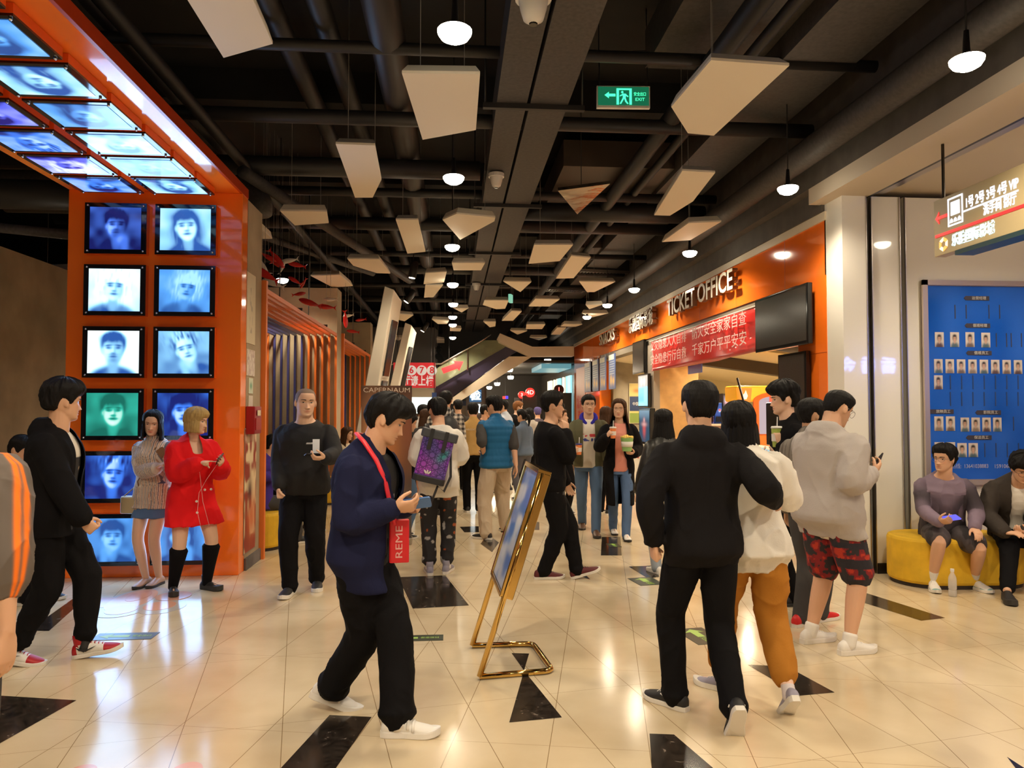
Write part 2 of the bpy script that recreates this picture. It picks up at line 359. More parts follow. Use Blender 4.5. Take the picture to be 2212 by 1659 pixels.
    def hand(s,A):
        k=s.k*1.0; sg=A['sg']; w,f,n=A['w'],A['f'],A['n']; t=nz(np.cross(f,n))*(1 if sg>0 else -1)
        P={'relax':((14,22,16),8),'phone':((28,48,34),22),'cup':((30,42,30),20),'fist':((75,85,55),30),'flat':((4,8,6),2),'knee':((18,30,20),2),'point':((75,85,55),30),'pocket':((10,10,10),0)}
        cu,th=P[A['pose']]; out=[]; pw=.040*k*(.9 if s.fem else 1); r=.0088*k*(.86 if s.fem else 1)
        rr=[]
        for y,a,b in ((-.02,.026,.020),(.0,.027,.018),(.02,.033,.016),(.045,.040,.0155),(.075,.041,.0135),(.090,.040,.0115),(.096,.036,.009)):
            rr.append(ring(w+f*y*k,t,n,a*k*(.9 if s.fem else 1),b*k,16,.8))
        out.append(loft(rr)); tips=[]
        for j,(o,L) in enumerate(((.030,.070),(.0105,.078),(-.0095,.073),(-.029,.057))):
            p=w+f*(.088-.004*abs(j-1))*k+t*o*k; pts=[p-f*.012*k,p]; d=nz(f+t*(o*2.2)); a=0; c3=cu
            if A['pose']=='point' and j==0: c3=(5,8,5)
            for q,sgm in zip(c3,(.44,.31,.25)):
                a+=q*(1+.10*(j-1)); p=p+nz(d*math.cos(R(a))+n*math.sin(R(a)))*L*sgm*k; pts.append(p)
            out.append(limb(pts,[r,r*1.02,r*.98,r*.92,r*.78],8,2)); tips.append(p)
        p=w+f*.018*k+t*.022*k+n*.004*k; d1=nz(f*.62+t*.72+n*(.25+th*.012)); p1=p+d1*.040*k; d2=nz(f*.9+t*(.30-th*.014)+n*(.1+th*.02)); p2=p1+d2*.032*k; p3=p2+nz(d2+n*th*.01-t*th*.012)*.026*k
        out.append(limb([p,p1,p2,p3],[.0155*k,.0120*k,.0102*k,.0085*k],8,2))
        A['c']=w+f*.085*k+n*.022*k; A['t']=t; return out
    def body(s):
        H,k,wl=s.H,s.k,s.wl; parts=[]
        parts.append(loft(s.tors(.475*H,.862*H,-.008)))
        c,F=s.at(.83*H); nr=(.050 if s.fem else .060)*k*(.5+.5*s.wb)
        parts.append(limb([c,s.pivot+F@V(0,-.002,0),s.hc+s.Rh@V(0,-.022,-.045)*s.hs],[nr*1.15,nr,nr*.98],16,3))
        for h,kn,a in s.legs:
            fw=nz(np.cross(a-h,V(1,0,0)))
            m=kn+(a-kn)*.33; back=nz(h-kn+(a-kn)); 
            parts.append(limb([h,h+(kn-h)*.45,kn,m-V(0,.012,0)*0,kn+(a-kn)*.7,a],[.083*k*wl,.074*k*wl,.054*k*wl,.055*k*wl,.041*k*wl,.033*k],16,4))
        for (b,Rf,pv) in s.feet:
            parts.append(limb([b+Rf@(V(0,-.025*k,.060*k)-pv),b+Rf@(V(0,.08*k,.046*k)-pv),b+Rf@(V(0,.145*k,.036*k)-pv)],[.024*k,.021*k,.011*k],10,2))
        for A in s.arms:
            parts.append(limb([A['sh']-V(A['sg']*.03,0,0),A['sh'],A['sh']+(A['el']-A['sh'])*.4,A['el'],A['el']+(A['w']-A['el'])*.3,A['w']],[.040*k*wl,.044*k*wl,.043*k*wl,.036*k*wl,.036*k*wl,.0245*k],14,4))
            parts+=s.hand(A)
        # head
        a=np.linspace(0,2*np.pi,40,endpoint=False); rings=[]
        for z in np.concatenate([np.linspace(-.116,.1,38),[.105,.109,.112,.113]]): rings.append(s.hc+(headpt(a,np.full(40,z))*s.hs)@s.Rh.T)
        parts.append(loft(rings))
        for sg in (-1,1): parts.append(ball(s.hc+s.Rh@V(sg*.079,-.012,-.006)*s.hs,np.array([.007,.017,.030])*s.hs,s.Rh@rzm(sg*-25)@rx(8)))
        me=union(parts,s.vox,'body',2)
        if s.faceon:
            import bmesh
            bm=bmesh.new(); bm.from_mesh(me); 
            es=set()
            for f in bm.faces:
                p=(np.array(f.calc_center_median())-s.hc)@s.Rh/s.hs
                if -.12<p[2]<.06 and p[1]>.03 and abs(p[0])<.062: es.update(f.edges)
            bmesh.ops.subdivide_edges(bm,edges=list(es),cuts=2 if s.vox>.0045 else 1,use_grid_fill=True); bm.to_mesh(me); bm.free()
        co,e=arrays(me); q=(co-s.hc)@s.Rh/s.hs; tint=np.ones((len(co),4),np.float32)
        if s.faceon:
            w=sig((q[:,1]-.035)/.008)*(abs(q[:,0])<.075)*(q[:,2]>-.125)*(q[:,2]<.07)
            q[:,1]+=face_disp(q)*w; co=(q*s.hs)@s.Rh.T+s.hc; me.vertices.foreach_set('co',co.ravel())
            g=lambda v,c: np.exp(-(v/c)**2)
            lip=g(q[:,0],.021)*np.clip(1.4*g(q[:,2]+.0665,.0088),0,1)*w*(abs(q[:,0])<.026)
            lc=np.array([.80,.42,.42]) if s.fem else np.array([.82,.62,.60]); tint[:,:3]=1-lip[:,None]*(1-lc)
            ch=g(abs(q[:,0])-.042,.02)*g(q[:,2]+.025,.02)*w; tint[:,1:3]*=1-.10*ch[:,None]
        at=me.color_attributes.new('Tint','FLOAT_COLOR','POINT'); at.data.foreach_set('color',tint.ravel()); me.update()
        s.b=link('body',me,s.o,s.skin,True)
        if s.faceon: s.facefeatures()
    def hp_(s,x,y,z): return s.hc+s.Rh@(V(x,y,z)*s.hs)
    def facefeatures(s):
        em=picmat('eye_colour',rough=.15,lit=False)
        for sg in (-1,1):
            vs=[];cs=[];fs=[];n,m=15,9
            for j in range(m):
                for i in range(n):
                    u=i/(n-1)*2-1; v=j/(m-1)*2-1; hgt=.0052*(max(0,1-abs(u)**2.2))**.6*(1.0 if v>0 else .75)
                    x=sg*.0315+u*.0138; z=.0035+v*hgt+u*sg*.0012; y=face_y(x,.0035)+.0022+.0022*(1-u*u)*(1-v*v*.6)
                    vs.append(s.hp_(x,y,z)); d=math.hypot(u*.0138,v*hgt)
                    cs.append((.02,.015,.012) if (v>.6 or d<.0026) else ((.05,.025,.012) if d<.0056 else (.62,.56,.5)))
            fs=[(j*n+i,j*n+i+1,(j+1)*n+i+1,(j+1)*n+i) for j in range(m-1) for i in range(n-1)]
            me=bpy.data.meshes.new('eye'); me.from_pydata([tuple(v) for v in vs],[],fs); at=me.color_attributes.new('Col','FLOAT_COLOR','POINT')
            at.data.foreach_set('color',np.array([(*c,1) for c in cs],np.float32).ravel()); link('eye',me,s.o,em,True)
            mb=MB(); pts=[];rs=[]
            for t in np.linspace(0,1,7):
                x=sg*(.013+.036*t); z=.0215+.006*math.sin(t*2.2)-.003*t; pts.append(s.hp_(x,face_y(x,z)+.0005,z)); rs.append((.0042-.0026*t)*s.hs*(.7 if s.fem else 1)*(1 if t>0 else .7))
            mb.tube(pts,rs,6); mb.build('eyebrow',hairmat('hair_black',(.006,.005,.005)),s.o,True)
    def hair(s,style='short',m=None,fringe=.062,top=.026,sides=.013,back=.017,mess=.005,nape=-.07,L=0,wd=.10,part=0,seed=1,burn=-.012,fwd=0,front=(.03,.06)):
        m=m or hairmat('hair_black',(.006,.005,.005)); na,nzn=112,84; a=np.linspace(0,2*np.pi,na,endpoint=False); zz=np.concatenate([np.linspace(-.112,.095,nzn-9),np.linspace(.098,.1131,9)])
        A,Z=np.meshgrid(a,zz); A=A.ravel(); Z=Z.ravel(); p=headpt(A,Z); d=np.degrees(np.minimum(A,2*np.pi-A))
        hl=np.interp(d,[0,25,42,56,64,72,80,90,100,112,125,150,180],[fringe,fringe,fringe-.002,min(fringe-.01,.030),burn+.014,burn,burn+.006,.022,.026,-.002,nape+.02,nape,nape])
        if style=='bob': hl=np.interp(d,[0,20,38,50,62,75,180],[fringe,fringe,fringe-.02,.0,-.06,-.095,-.10])
        if style=='long': hl=np.interp(d,[0,15,35,52,66,80,180],[fringe,fringe,fringe-.012,.01,-.04,-.09,-.10])
        sh=sig((Z-hl)/.0035); 
        t=np.interp(d,[0,50,85,120,180],[top*.75,sides*1.1,sides,back*.95,back])*(1-sig((Z-.055)/.014))+top*sig((Z-.055)/.014)
        edge=np.clip((Z-hl)/.03,0,1); t=t*(.35+.65*edge**.6)
        fl=np.stack([A*6.5,Z*30+d*.02,0*Z],1); tuft=vnoise(fl,seed)*.6+vnoise(fl*[2.3,1.5,1],seed+3)*.4
        t=t*sh-.006*(1-sh)+mess*tuft*sh; st=vnoise(np.stack([A*26+Z*25,Z*14,0*Z],1),seed+9)*.0022*sh*(min(1,top/.012)); t=t+st
        nr=p-np.array([0,-.01,.0]); nr[:,2]=np.maximum(nr[:,2]-.0,-.02)*(.9)+.0; nr/=np.linalg.norm(nr,axis=1)[:,None]
        q=p+nr*t[:,None]
        if fwd: q[:,1]+=fwd*sh*np.clip((Z-.02)/.06,0,1)*np.clip(np.cos(A),0,1)
        pts=s.hc+(q*s.hs)@s.Rh.T; rings=[pts[i*na:(i+1)*na] for i in range(nzn)]
        vs,fs=loft(rings); me=bpy.data.meshes.new('hair'); me.from_pydata(vs.tolist(),[],fs); 
        if style in ('bob','long','tail'):
            me.update(); parts=[]
            if style=='tail':
                parts.append(limb([s.hp_(0,-.10,.02),s.hp_(0,-.15,.0),s.hp_(.01,-.165,-.08),s.hp_(.0,-.15,-.20)],[.018,.032,.030,.008],12,4)); vs2,fs2=parts[0]
                co=vs2; rr=None
            else:
                rows=14; cols=61; up=V(0,0,1); out=[];inn=[]
                for i in range(rows):
                    f=i/(rows-1); zl=.03-f*L; g=math.pi*(1-.0*f)
                    for j in range(cols):
                        a2=(j/(cols-1)*2-1)*R(128 if style=='bob' else 118-18*f)
                        # angle from the back
                        x=math.sin(a2); y=-math.cos(a2); w=.088+(wd-.088)*min(1,f*1.6); b=.108+(.03 if style=='long' else 0)*f
                        lump=.006*float(vnoise(np.array([[a2*7,f*2,seed]]),seed)[0])+.0025*math.sin(a2*31+f*3)
                        base=V(x*(w+lump),-.006+y*(b+lump),0); hd=s.hc+s.Rh@(V(base[0],base[1],.03)*s.hs)
                        drop=f*L*s.hs*(1-.05*abs(math.sin(a2*9+seed))*f); z=V(0,0,-1)*drop
                        if style=='long':   # lie on the back
                            cc,F=s.at(max(.55*s.H,.93*s.H-drop)); 
                        q1=hd+z; out.append(q1); inn.append(q1-s.Rh@V(x,y,0)*.014)
                vs2=np.array(out+inn); n0=rows*cols; fs2=[]
                for i in range(rows-1):
                    for j in range(cols-1):
                        k0=i*cols+j; fs2+=[(k0,k0+cols,k0+cols+1,k0+1),(n0+k0,n0+k0+1,n0+k0+cols+1,n0+k0+cols)]
                bd=[j for j in range(cols)]+[i*cols+cols-1 for i in range(1,rows)]+[(rows-1)*cols+j for j in range(cols-2,-1,-1)]+[i*cols for i in range(rows-2,0,-1)]
                fs2+=[(bd[i],bd[(i+1)%len(bd)],n0+bd[(i+1)%len(bd)],n0+bd[i]) for i in range(len(bd))]
            b=len(vs); me2=bpy.data.meshes.new('hair'); me2.from_pydata(vs.tolist()+np.asarray(vs2).tolist(),[],[tuple(f) for f in fs]+[tuple(i+b for i in f) for f in fs2]); bpy.data.meshes.remove(me); me=me2
        me.update(); link('hair',me,s.o,m,True); return s
    def stubble(s,c=(.20,.13,.09)):
        return s.hair('short',mat('shaved_hair',c,.7),fringe=.072,top=.0012,sides=.0010,back=.0012,mess=0,nape=-.055)
    def glasses(s,m=None,r=.024,rim=.0014):
        m=m or mat('glasses_dark',(.01,.01,.012),.25); mb=MB()
        for sg in (-1,1):
            pts=[]
            for t in np.linspace(0,2*np.pi,20,endpoint=False):
                x=sg*.034+math.cos(t)*r*1.05; z=.000+math.sin(t)*r*.82; pts.append(s.hp_(x,.098-.35*max(0,abs(x)-.03),z))
            mb.tube(pts,rim*s.hs,6,closed=True); x=sg*.060
            mb.tube([s.hp_(sg*.059,.088,.006),s.hp_(sg*.080,.06,.008),s.hp_(sg*.083,-.005,.008),s.hp_(sg*.082,-.02,-.004)],rim*1.1*s.hs,6)
        mb.tube([s.hp_(-.010,.100,.004),s.hp_(0,.103,.006),s.hp_(.010,.100,.004)],rim*s.hs,6); mb.build('glasses',m,s.o,True); return s
    def finish(s,me,name,m,wr=.005,vox=.01,paint=None,open_=None,label=None,seed=0,sc=1.,stretch=(11,11,6)):
        co,e=arrays(me); nr=normals(me); rs=np.random.RandomState(seed+7).rand(3)*50
        P=co*np.array(stretch)*sc+rs; wv=np.stack([vnoise(P*.5,seed),vnoise(P*.5+9,seed+1),vnoise(P*.5+21,seed+2)],1)
        d=vnoise(P+wv*1.2,seed+3); d=(1-2*np.sqrt(np.abs(d)))*.65+vnoise(P*2.1+wv,seed+4)*.35
        if wr: co=co+nr*(d*wr)[:,None]; me.vertices.foreach_set('co',co.ravel())
        if paint or open_:
            D=np.array(s.P); i=np.argmin(((co[:,None,:]-D[None])**2).sum(2)+1e-3*0,axis=1); Fr=np.array(s.Fr); rel=co-D[i]; t=np.einsum('nji,nj->ni',Fr[i],rel); tz=s.zs[i]+t[:,2]
            arm=np.full(len(co),-1.); side=np.zeros(len(co)); best=np.full(len(co),1e9); ang=np.zeros(len(co))
            for A in s.arms:
                for j,(p0,p1) in enumerate(((A['sh'],A['el']),(A['el'],A['w']))):
                    dd=p1-p0; u=np.clip(((co-p0)@dd)/(dd@dd),0,1); r=co-(p0+u[:,None]*dd); ds=np.linalg.norm(r,axis=1)
                    ok=(ds<best)&(ds<.14); tor=abs(t[:,0])<(.088*s.H*s.wb); ok&=~(tor&(j==0)&(u<.4)); ok&=~((abs(t[:,0])<.08*s.H)&(j==0))
                    best=np.where(ok,ds,best); arm=np.where(ok,j+u,arm); side=np.where(ok,A['sg'],side)
                    ot=nz(np.cross(dd,V(0,1,.01))); ang=np.where(ok,np.degrees(np.arctan2(r@V(0,1,0),(r@ot)*A['sg']*1.0)),ang)
            info=dict(x=t[:,0],y=t[:,1],z=tz/s.H,arm=arm,side=side,ang=ang,co=co,n=nr,best=best)
            if paint:
                c=np.ones((len(co),4),np.float32); c[:,:3]=paint(info); at=me.color_attributes.new('Col','FLOAT_COLOR','POINT'); at.data.foreach_set('color',c.ravel())
            if open_:
                import bmesh
                kill=open_(info)&(arm<0); bm=bmesh.new(); bm.from_mesh(me); bm.verts.ensure_lookup_table()
                bmesh.ops.delete(bm,geom=[v for v in bm.verts if kill[v.index]],context='VERTS')
                for _ in range(10):     # even the cut edge into a clean hem
                    mv={}
                    for v in bm.verts:
                        nb=[e_.other_vert(v).co for e_ in v.link_edges if e_.is_boundary]
                        if len(nb)==2: mv[v]=(v.co+(nb[0]+nb[1])*.75)/2.5
                    for v,c_ in mv.items(): v.co=c_
                bm.to_mesh(me); bm.free()
        me.update(); return link(name,me,s.o,m,True,label=label)
    def top(s,name,m,ease=.018,hem=.47,sl=1.,sr=1.,collar='crew',vox=.010,wr=.006,paint=None,open_=None,belly=0,flare=0,label=None,seed=0,cuff=0,sc=1.,up=.846,hemw=None,sle=None):
        H,k=s.H,s.k; rg=s.tors(hem*H,(up if collar!='crew' else .836)*H,ease,20,belly)
        if flare:
            for i in range(8): c=rg[i].mean(0); rg[i]=c+(rg[i]-c)*(1+flare*(1-i/8))
        parts=[loft(rg)]; se=ease if sle is None else sle
        for A in s.arms:
            if sl<=0: continue
            sh,el,w=A['sh'],A['el'],A['w']; q=[sh-V(A['sg']*.045,0,.01),sh]; r=[.050*k*s.wl+se*.4,.050*k*s.wl+se*.7]
            if sl>.5:
                e=el+(w-el)*(2*sl-1); q+=[sh+(el-sh)*.5,el,el+(e-el)*.5,e]; r+=[.044*k*s.wl*sr+se*.9,.041*k*s.wl*sr+se*.9,.037*k*s.wl*sr+se*.9,(.031*k*s.wl*sr+se*.75)]
                if cuff: r[-1]=.031*k+cuff
            else: e=sh+(el-sh)*(2*sl); q+=[sh+(e-sh)*.5,e]; r+=[.054*k*s.wl*sr+se,.054*k*s.wl*sr+se*1.3]
            parts.append(limb(q,r,16,4))
        c,F=s.at(.838*H); nr=(.052 if s.fem else .060)*k
        if collar in('polo','stand','shirt'):
            a=[c+F@V(0,-.012,-.02),c+F@V(0,-.006,.035)]; parts.append(limb(a,[nr+.030,nr+.016],20,2))
        if collar=='hood':
            parts.append(loft([ring(c+F@V(0,-.072-.02*abs(z),z),F@V(1,0,0),F@V(0,1,.25),aa,bb,20) for z,aa,bb in ((-.11,.06,.03),(-.085,.105,.055),(-.05,.125,.07),(-.01,.122,.074),(.025,.105,.066),(.045,.085,.055))]))
            parts.append(limb([c+F@V(-.07,.075,-.045),c+F@V(-.095,.02,.0),c+F@V(-.06,-.06,.025),c+F@V(.06,-.06,.025),c+F@V(.095,.02,.0),c+F@V(.07,.075,-.045)],[.02,.026,.028,.028,.026,.02],10,4))
        if collar=='crew': parts.append(limb([c+F@V(0,-.010,-.05),c+F@V(0,-.006,-.016)],[nr+.034,nr+.016],20,2))
        me=union(parts,vox,name,2); s.finish(me,name,m,wr,vox,paint,open_,label,seed,sc); return s
    def pants(s,name,m,r=(.088,.068,.058),ln=1.,waist=.575,ease=.012,vox=.010,wr=.006,paint=None,stack=0,label=None,seed=3,sc=1.):
        H,k=s.H,s.k; parts=[loft(s.tors(.455*H,waist*H,ease,8))]; f=k*(.55+.45*s.wl)
        for h,kn,a in s.legs:
            r0,r1,r2=[x*f for x in r]
            if ln>1e-6: e=kn+(a+(V(0,0,-.035*k))-kn)*ln; q=[h+V(0,0,.02),h+(kn-h)*.3,h+(kn-h)*.7,kn,kn+(e-kn)*.5,e]; rr=[r0*.95,r0,(r0+r1)*.5,r1,(r1+r2)*.5,r2]
            else: e=h+(kn-h)*(1+ln); q=[h+V(0,0,.02),h+(e-h)*.5,e]; rr=[r0*.95,r0,r2]
            if stack: q=q[:-1]+[kn+(e-kn)*.86,kn+(e-kn)*.93,e]; rr=rr[:-1]+[r2*1.0,r2*1.16,r2*.9]
            parts.append(limb(q,rr,18,5))
        me=union(parts,vox,name,2); s.finish(me,name,m,wr,vox,paint,None,label,seed,sc); return s
    def skirt(s,name,m,hem=.42,waist=.60,ease=.015,flare=.06,vox=.009,wr=.006,paint=None,label=None):
        rg=s.tors(hem*s.H,waist*s.H,ease,14)
        for i in range(10): c=rg[i].mean(0); rg[i]=c+(rg[i]-c)*(1+flare*(1-i/10))
        me=union([loft(rg)],vox,name,2); s.finish(me,name,m,wr,vox,paint,None,label,5); return s
    def shoes(s,up,sole,high=0,acc=None,laces=None,chunky=0,name='shoe',strap=None,toe=None):
        k=s.k*(.92 if s.fem else 1)
        for i,(b,Rf,pv) in enumerate(s.feet):
            T=lambda v: np.asarray(b)+(np.asarray(v)*k-pv)@Rf.T; th=.026+.016*chunky
            ys=[-.078,-.070,-.045,-.01,.03,.07,.11,.15,.18,.200,.208]; ws=[.018,.030,.036,.035,.036,.041,.047,.046,.038,.024,.010]; hs=[.062,.080,.094,.098,.092,.076,.062,.052,.044,.036,.030]
            rg=[]
            for y,w_,h in zip(ys,ws,hs):
                t=np.linspace(0,2*np.pi,18,endpoint=False); c,sn=np.cos(t),np.sin(t); zc=(h+.012)/2
                pts=np.stack([w_*np.sign(c)*abs(c)**.75*np.where(sn>0,1-.28*sn,1),np.full(18,y),zc+(h-.012)/2*np.sign(sn)*abs(sn)**.8],1); rg.append(T(pts))
            vs,fs=loft(rg)
            if high:
                rr=[T(np.stack([.036*np.cos(t)*q,-.022+.046*np.sin(t)*q+dy,0*t+z],1)) for z,q,dy in ((.05,.95,.01),(.085,1.0,.004),(.085+.05*high,.98,0),(.10+.055*high,.95,0))]
                v2,f2=loft(rr); n0=len(vs); vs=np.concatenate([vs,v2]); fs=fs+[tuple(j+n0 for j in f) for f in f2]
            me=bpy.data.meshes.new(name); me.from_pydata(vs.tolist(),[],fs); me.update(); sh=link(name,me,s.o,[up]+([acc[0]] if acc else []),True)
            if acc:
                inv=lambda p:(((np.array(p)-np.asarray(b))@Rf)+pv)/k
                for pg in me.polygons:
                    if acc[1](inv(pg.center)): pg.material_index=1
            ss=[]
            for z,g in ((0,.98),(.004,1.05),(th*.8,1.04),(th,1.0)):
                oy=[-.078,-.060,-.02,.04,.09,.13,.17,.200,.212]; ow=[.020,.034,.036,.036,.045,.049,.044,.028,.010]
                yy=np.linspace(oy[0],oy[-1],31); wwd=np.interp(yy,oy,ow)
                for _ in range(2): wwd[1:-1]=.25*wwd[:-2]+.5*wwd[1:-1]+.25*wwd[2:]
                oy,ow=list(yy),list(wwd)
                pts=[(w_*g,y) for y,w_ in zip(oy,ow)]+[(-w_*g,y) for y,w_ in zip(oy[::-1],ow[::-1])]; lift=lambda y: .012*max(0,(y-.13)/.08)**2
                ss.append(T(np.array([(x,y*1.01 if y>0 else y*1.05,z+lift(y)) for x,y in pts])))
            v3,f3=loft(ss); m3=bpy.data.meshes.new('sole'); m3.from_pydata(v3.tolist(),[],f3); link('sole',m3,sh,sole)
            if laces:
                mb=MB()
                for j in range(4):
                    y=.035+.021*j; h=np.interp(y,ys,hs); mb.tube([T(V(x,y+.004*abs(x)/.02,h+.001-abs(x)*.32)) for x in (-.021,-.010,0,.010,.021)],.0032*k,6)
                mb.build('laces',laces,sh,True)
            if strap:
                for j in range(3):
                    mb=MB(); y=.03+.026*j; h=np.interp(y,ys,hs); w_=np.interp(y,ys,ws); mb.tube([T(V(x*w_,y,h+.002-.014*x*x*1.2-(.022*max(0,abs(x)-.75)*4))) for x in (-1.0,-.8,-.4,0,.4,.8,1.0)],.0075*k,8); mb.build('strap',strap,sh,True)
        return s
    def socks(s,m,h=.14,r=.045):
        for kn,a in [(l[1],l[2]) for l in s.legs]:
            d=nz(kn-a); v,f=limb([a-d*.03,a+d*h*.5,a+d*h],[.042*s.k,r*s.k,(r+.001+.012*(h>.25))*s.k*(s.wl if h>.25 else 1)],16,4)
            me=bpy.data.meshes.new('sock'); me.from_pydata(v.tolist(),[],f); link('sock',me,s.o,m,True)
        return s
    def frame(s,i,off=(0,0,0)):    # world matrix at hand i: x thumb side, y fingers, z out of the palm
        A=s.arms[i]; c=A['w']+A['f']*.085*s.k+A['n']*.020*s.k+A['t']*off[0]+A['f']*off[1]+A['n']*off[2]; B=np.stack([A['t'],A['f'],A['n']],1)
        if np.linalg.det(B)<0: B[:,0]*=-1
        Bw=s.Rw@B; p=s.world(c); return Matrix(((*Bw[0],p.x),(*Bw[1],p.y),(*Bw[2],p.z),(0,0,0,1)))
# ---------------------------------------------------------------- setting
def floor_material():
    m=bpy.data.materials.new('cream_tile'); N,L,b=nt(m); b.inputs['Roughness'].default_value=.13
    tc=N.new('ShaderNodeTexCoord'); sp=N.new('ShaderNodeSeparateXYZ'); L.new(tc.outputs['Object'],sp.inputs[0])
    def M(op,a,b_=None,c=None):
        n=N.new('ShaderNodeMath'); n.operation=op
        for i,x in enumerate((a,b_,c)):
            if x is None: continue
            if isinstance(x,(int,float)): n.inputs[i].default_value=x
            else: L.new(x,n.inputs[i])
        return n.outputs[0]
    x,y=sp.outputs[0],sp.outputs[1]
    def line(ax,ay,per,off,wd):     # thin joint where (ax*x+ay*y+off) is a multiple of per
        u=M('ADD',M('ADD',M('MULTIPLY',x,ax),M('MULTIPLY',y,ay)),off+100*per); f=M('PINGPONG',u,per/2); return M('LESS_THAN',f,wd),u
    l1,u1=line(1,.204,.4935,.068,.0016); l2,u2=line(1,-.2025,.482,.262,.0016)
    l3,u3=line(-.2,1,1.10,.28,.0013); l4,u4=line(.2,1,1.10,.72,.0013)
    s=M('MAXIMUM',M('MAXIMUM',l1,l2),M('MULTIPLY',M('MAXIMUM',l3,l4),.7))
    n=N.new('ShaderNodeTexNoise'); n.inputs['Scale'].default_value=1.3; n.inputs['Detail'].default_value=6; L.new(tc.outputs['Object'],n.inputs[0])
    r=N.new('ShaderNodeValToRGB'); r.color_ramp.elements[0].color=(.56,.44,.28,1); r.color_ramp.elements[1].color=(.70,.58,.40,1); r.color_ramp.elements[0].position=.35; r.color_ramp.elements[1].position=.65; L.new(n.outputs[0],r.inputs[0])
    mx=N.new('ShaderNodeMix'); mx.data_type='RGBA'; L.new(s,mx.inputs[0]); L.new(r.outputs[0],mx.inputs[6]); mx.inputs[7].default_value=(.22,.14,.06,1); L.new(mx.outputs[2],b.inputs['Base Color'])
    n2=N.new('ShaderNodeTexNoise'); n2.inputs['Scale'].default_value=2.2; n2.inputs['Detail'].default_value=4; L.new(tc.outputs['Object'],n2.inputs[0])
    L.new(M('MULTIPLY_ADD',n2.outputs[0],.16,.06),b.inputs['Roughness']); return m
def marble():
    m=bpy.data.materials.new('dark_marble'); N,L,b=nt(m); tc=N.new('ShaderNodeTexCoord'); n=N.new('ShaderNodeTexNoise'); n.inputs['Scale'].default_value=9; n.inputs['Detail'].default_value=8; n.inputs['Distortion'].default_value=2.5
    L.new(tc.outputs['Object'],n.inputs[0]); r=N.new('ShaderNodeValToRGB'); e=r.color_ramp.elements; e[0].position=.3; e[0].color=(.012,.009,.007,1); e[1].position=.62; e[1].color=(.035,.026,.02,1); q=e.new(.70); q.color=(.20,.16,.13,1); q=e.new(.66); q.color=(.05,.038,.03,1)
    L.new(n.outputs[0],r.inputs[0]); L.new(r.outputs[0],b.inputs['Base Color']); b.inputs['Roughness'].default_value=.12; return m
mb=MB(); mb.add([(-12,-5,0),(11,-5,0),(11,34,0),(-12,34,0)],[(0,1,2,3)])
DARK=[[(0,1503),(165,1513),(-60,1640),(-160,1500)],[(178,1279),(200,1279),(106,1363),(60,1363)],[(712,1545),(803,1549),(726,1659),(680,1720),(560,1720),(607,1659)],[(860,1247),(962,1243),(1013,1308),(892,1315)],
 [(1105,1411),(1143,1412),(1132,1449)],[(1132,1449),(1214,1550),(1100,1561)],[(1403,1585),(1456,1587),(1540,1659),(1600,1720),(1412,1720)],[(1615,1436),(1700,1440),(1803,1496),(1727,1503)],
 [(1867,1280),(2042,1335),(1990,1341),(1868,1303)],[(1300,1160),(1340,1160),(1343,1200),(1298,1200)],[(1358,1224),(1410,1222),(1425,1246),(1400,1250)],[(1053,1155),(1078,1172),(1063,1193),(1038,1175)],
 [(993,1138),(1034,1137),(1035,1150),(1003,1150)],[(2175,1635),(2260,1690),(2320,1720),(2240,1720)],[(1145,1125),(1165,1128),(1165,1145),(1140,1145)],[(1085,1112),(1098,1112),(1098,1121),(1086,1121)],[(1240,1240),(1262,1238),(1275,1252)]]
for q in DARK:
    p=[G(*c) for c in q]; n=len(p); ar=sum(p[i].x*p[(i+1)%n].y-p[(i+1)%n].x*p[i].y for i in range(n)); p=p if ar>0 else p[::-1]
    mb.add([(v.x,v.y,.0012) for v in p],[tuple(range(n))],1)
struct('floor',mb,[floor_material(),marble()])
black=mat('ceiling_black',(.010,.009,.009),.8,noise=(3,.3)); duct=mat('duct_charcoal',(.055,.048,.045),.6,noise=(30,.25)); pipe=mat('pipe_black',(.020,.018,.018),.5)
conc=mat('concrete',(.36,.28,.18),.75,noise=(2.2,.18),bump=(14,.1)); conc2=mat('grey_concrete',(.13,.115,.11),.8,noise=(4,.35)); wpanel=mat('white_panel',(.86,.84,.78),.2,coat=.8); soff=mat('beige_soffit',(.62,.53,.42),.6)
darkwall=mat('dark_wall',(.05,.042,.038),.6); steel=mat('brushed_steel',(.55,.5,.45),.28,1); chrome=mat('chrome',(.8,.78,.74),.08,1)
mb=MB(); mb.box((-12,-5,5.3),(11,34,5.45)); struct('ceiling',mb,black)
mb=MB(); mb.box((-12.1,-5,0),(-12,34,5.3)); struct('wall_left',mb,darkwall)
mb=MB(); mb.box((-12,-5.1,0),(11,-5,5.3)); struct('wall_behind',mb,mat('warm_wall',(.45,.36,.27),.5))
mb=MB(); mb.box((11,-5,0),(11.1,34,5.3)); struct('wall_right',mb,wpanel)
mb=MB(); mb.box((-12,34,0),(11,34.1,5.3)); struct('wall_far',mb,darkwall)
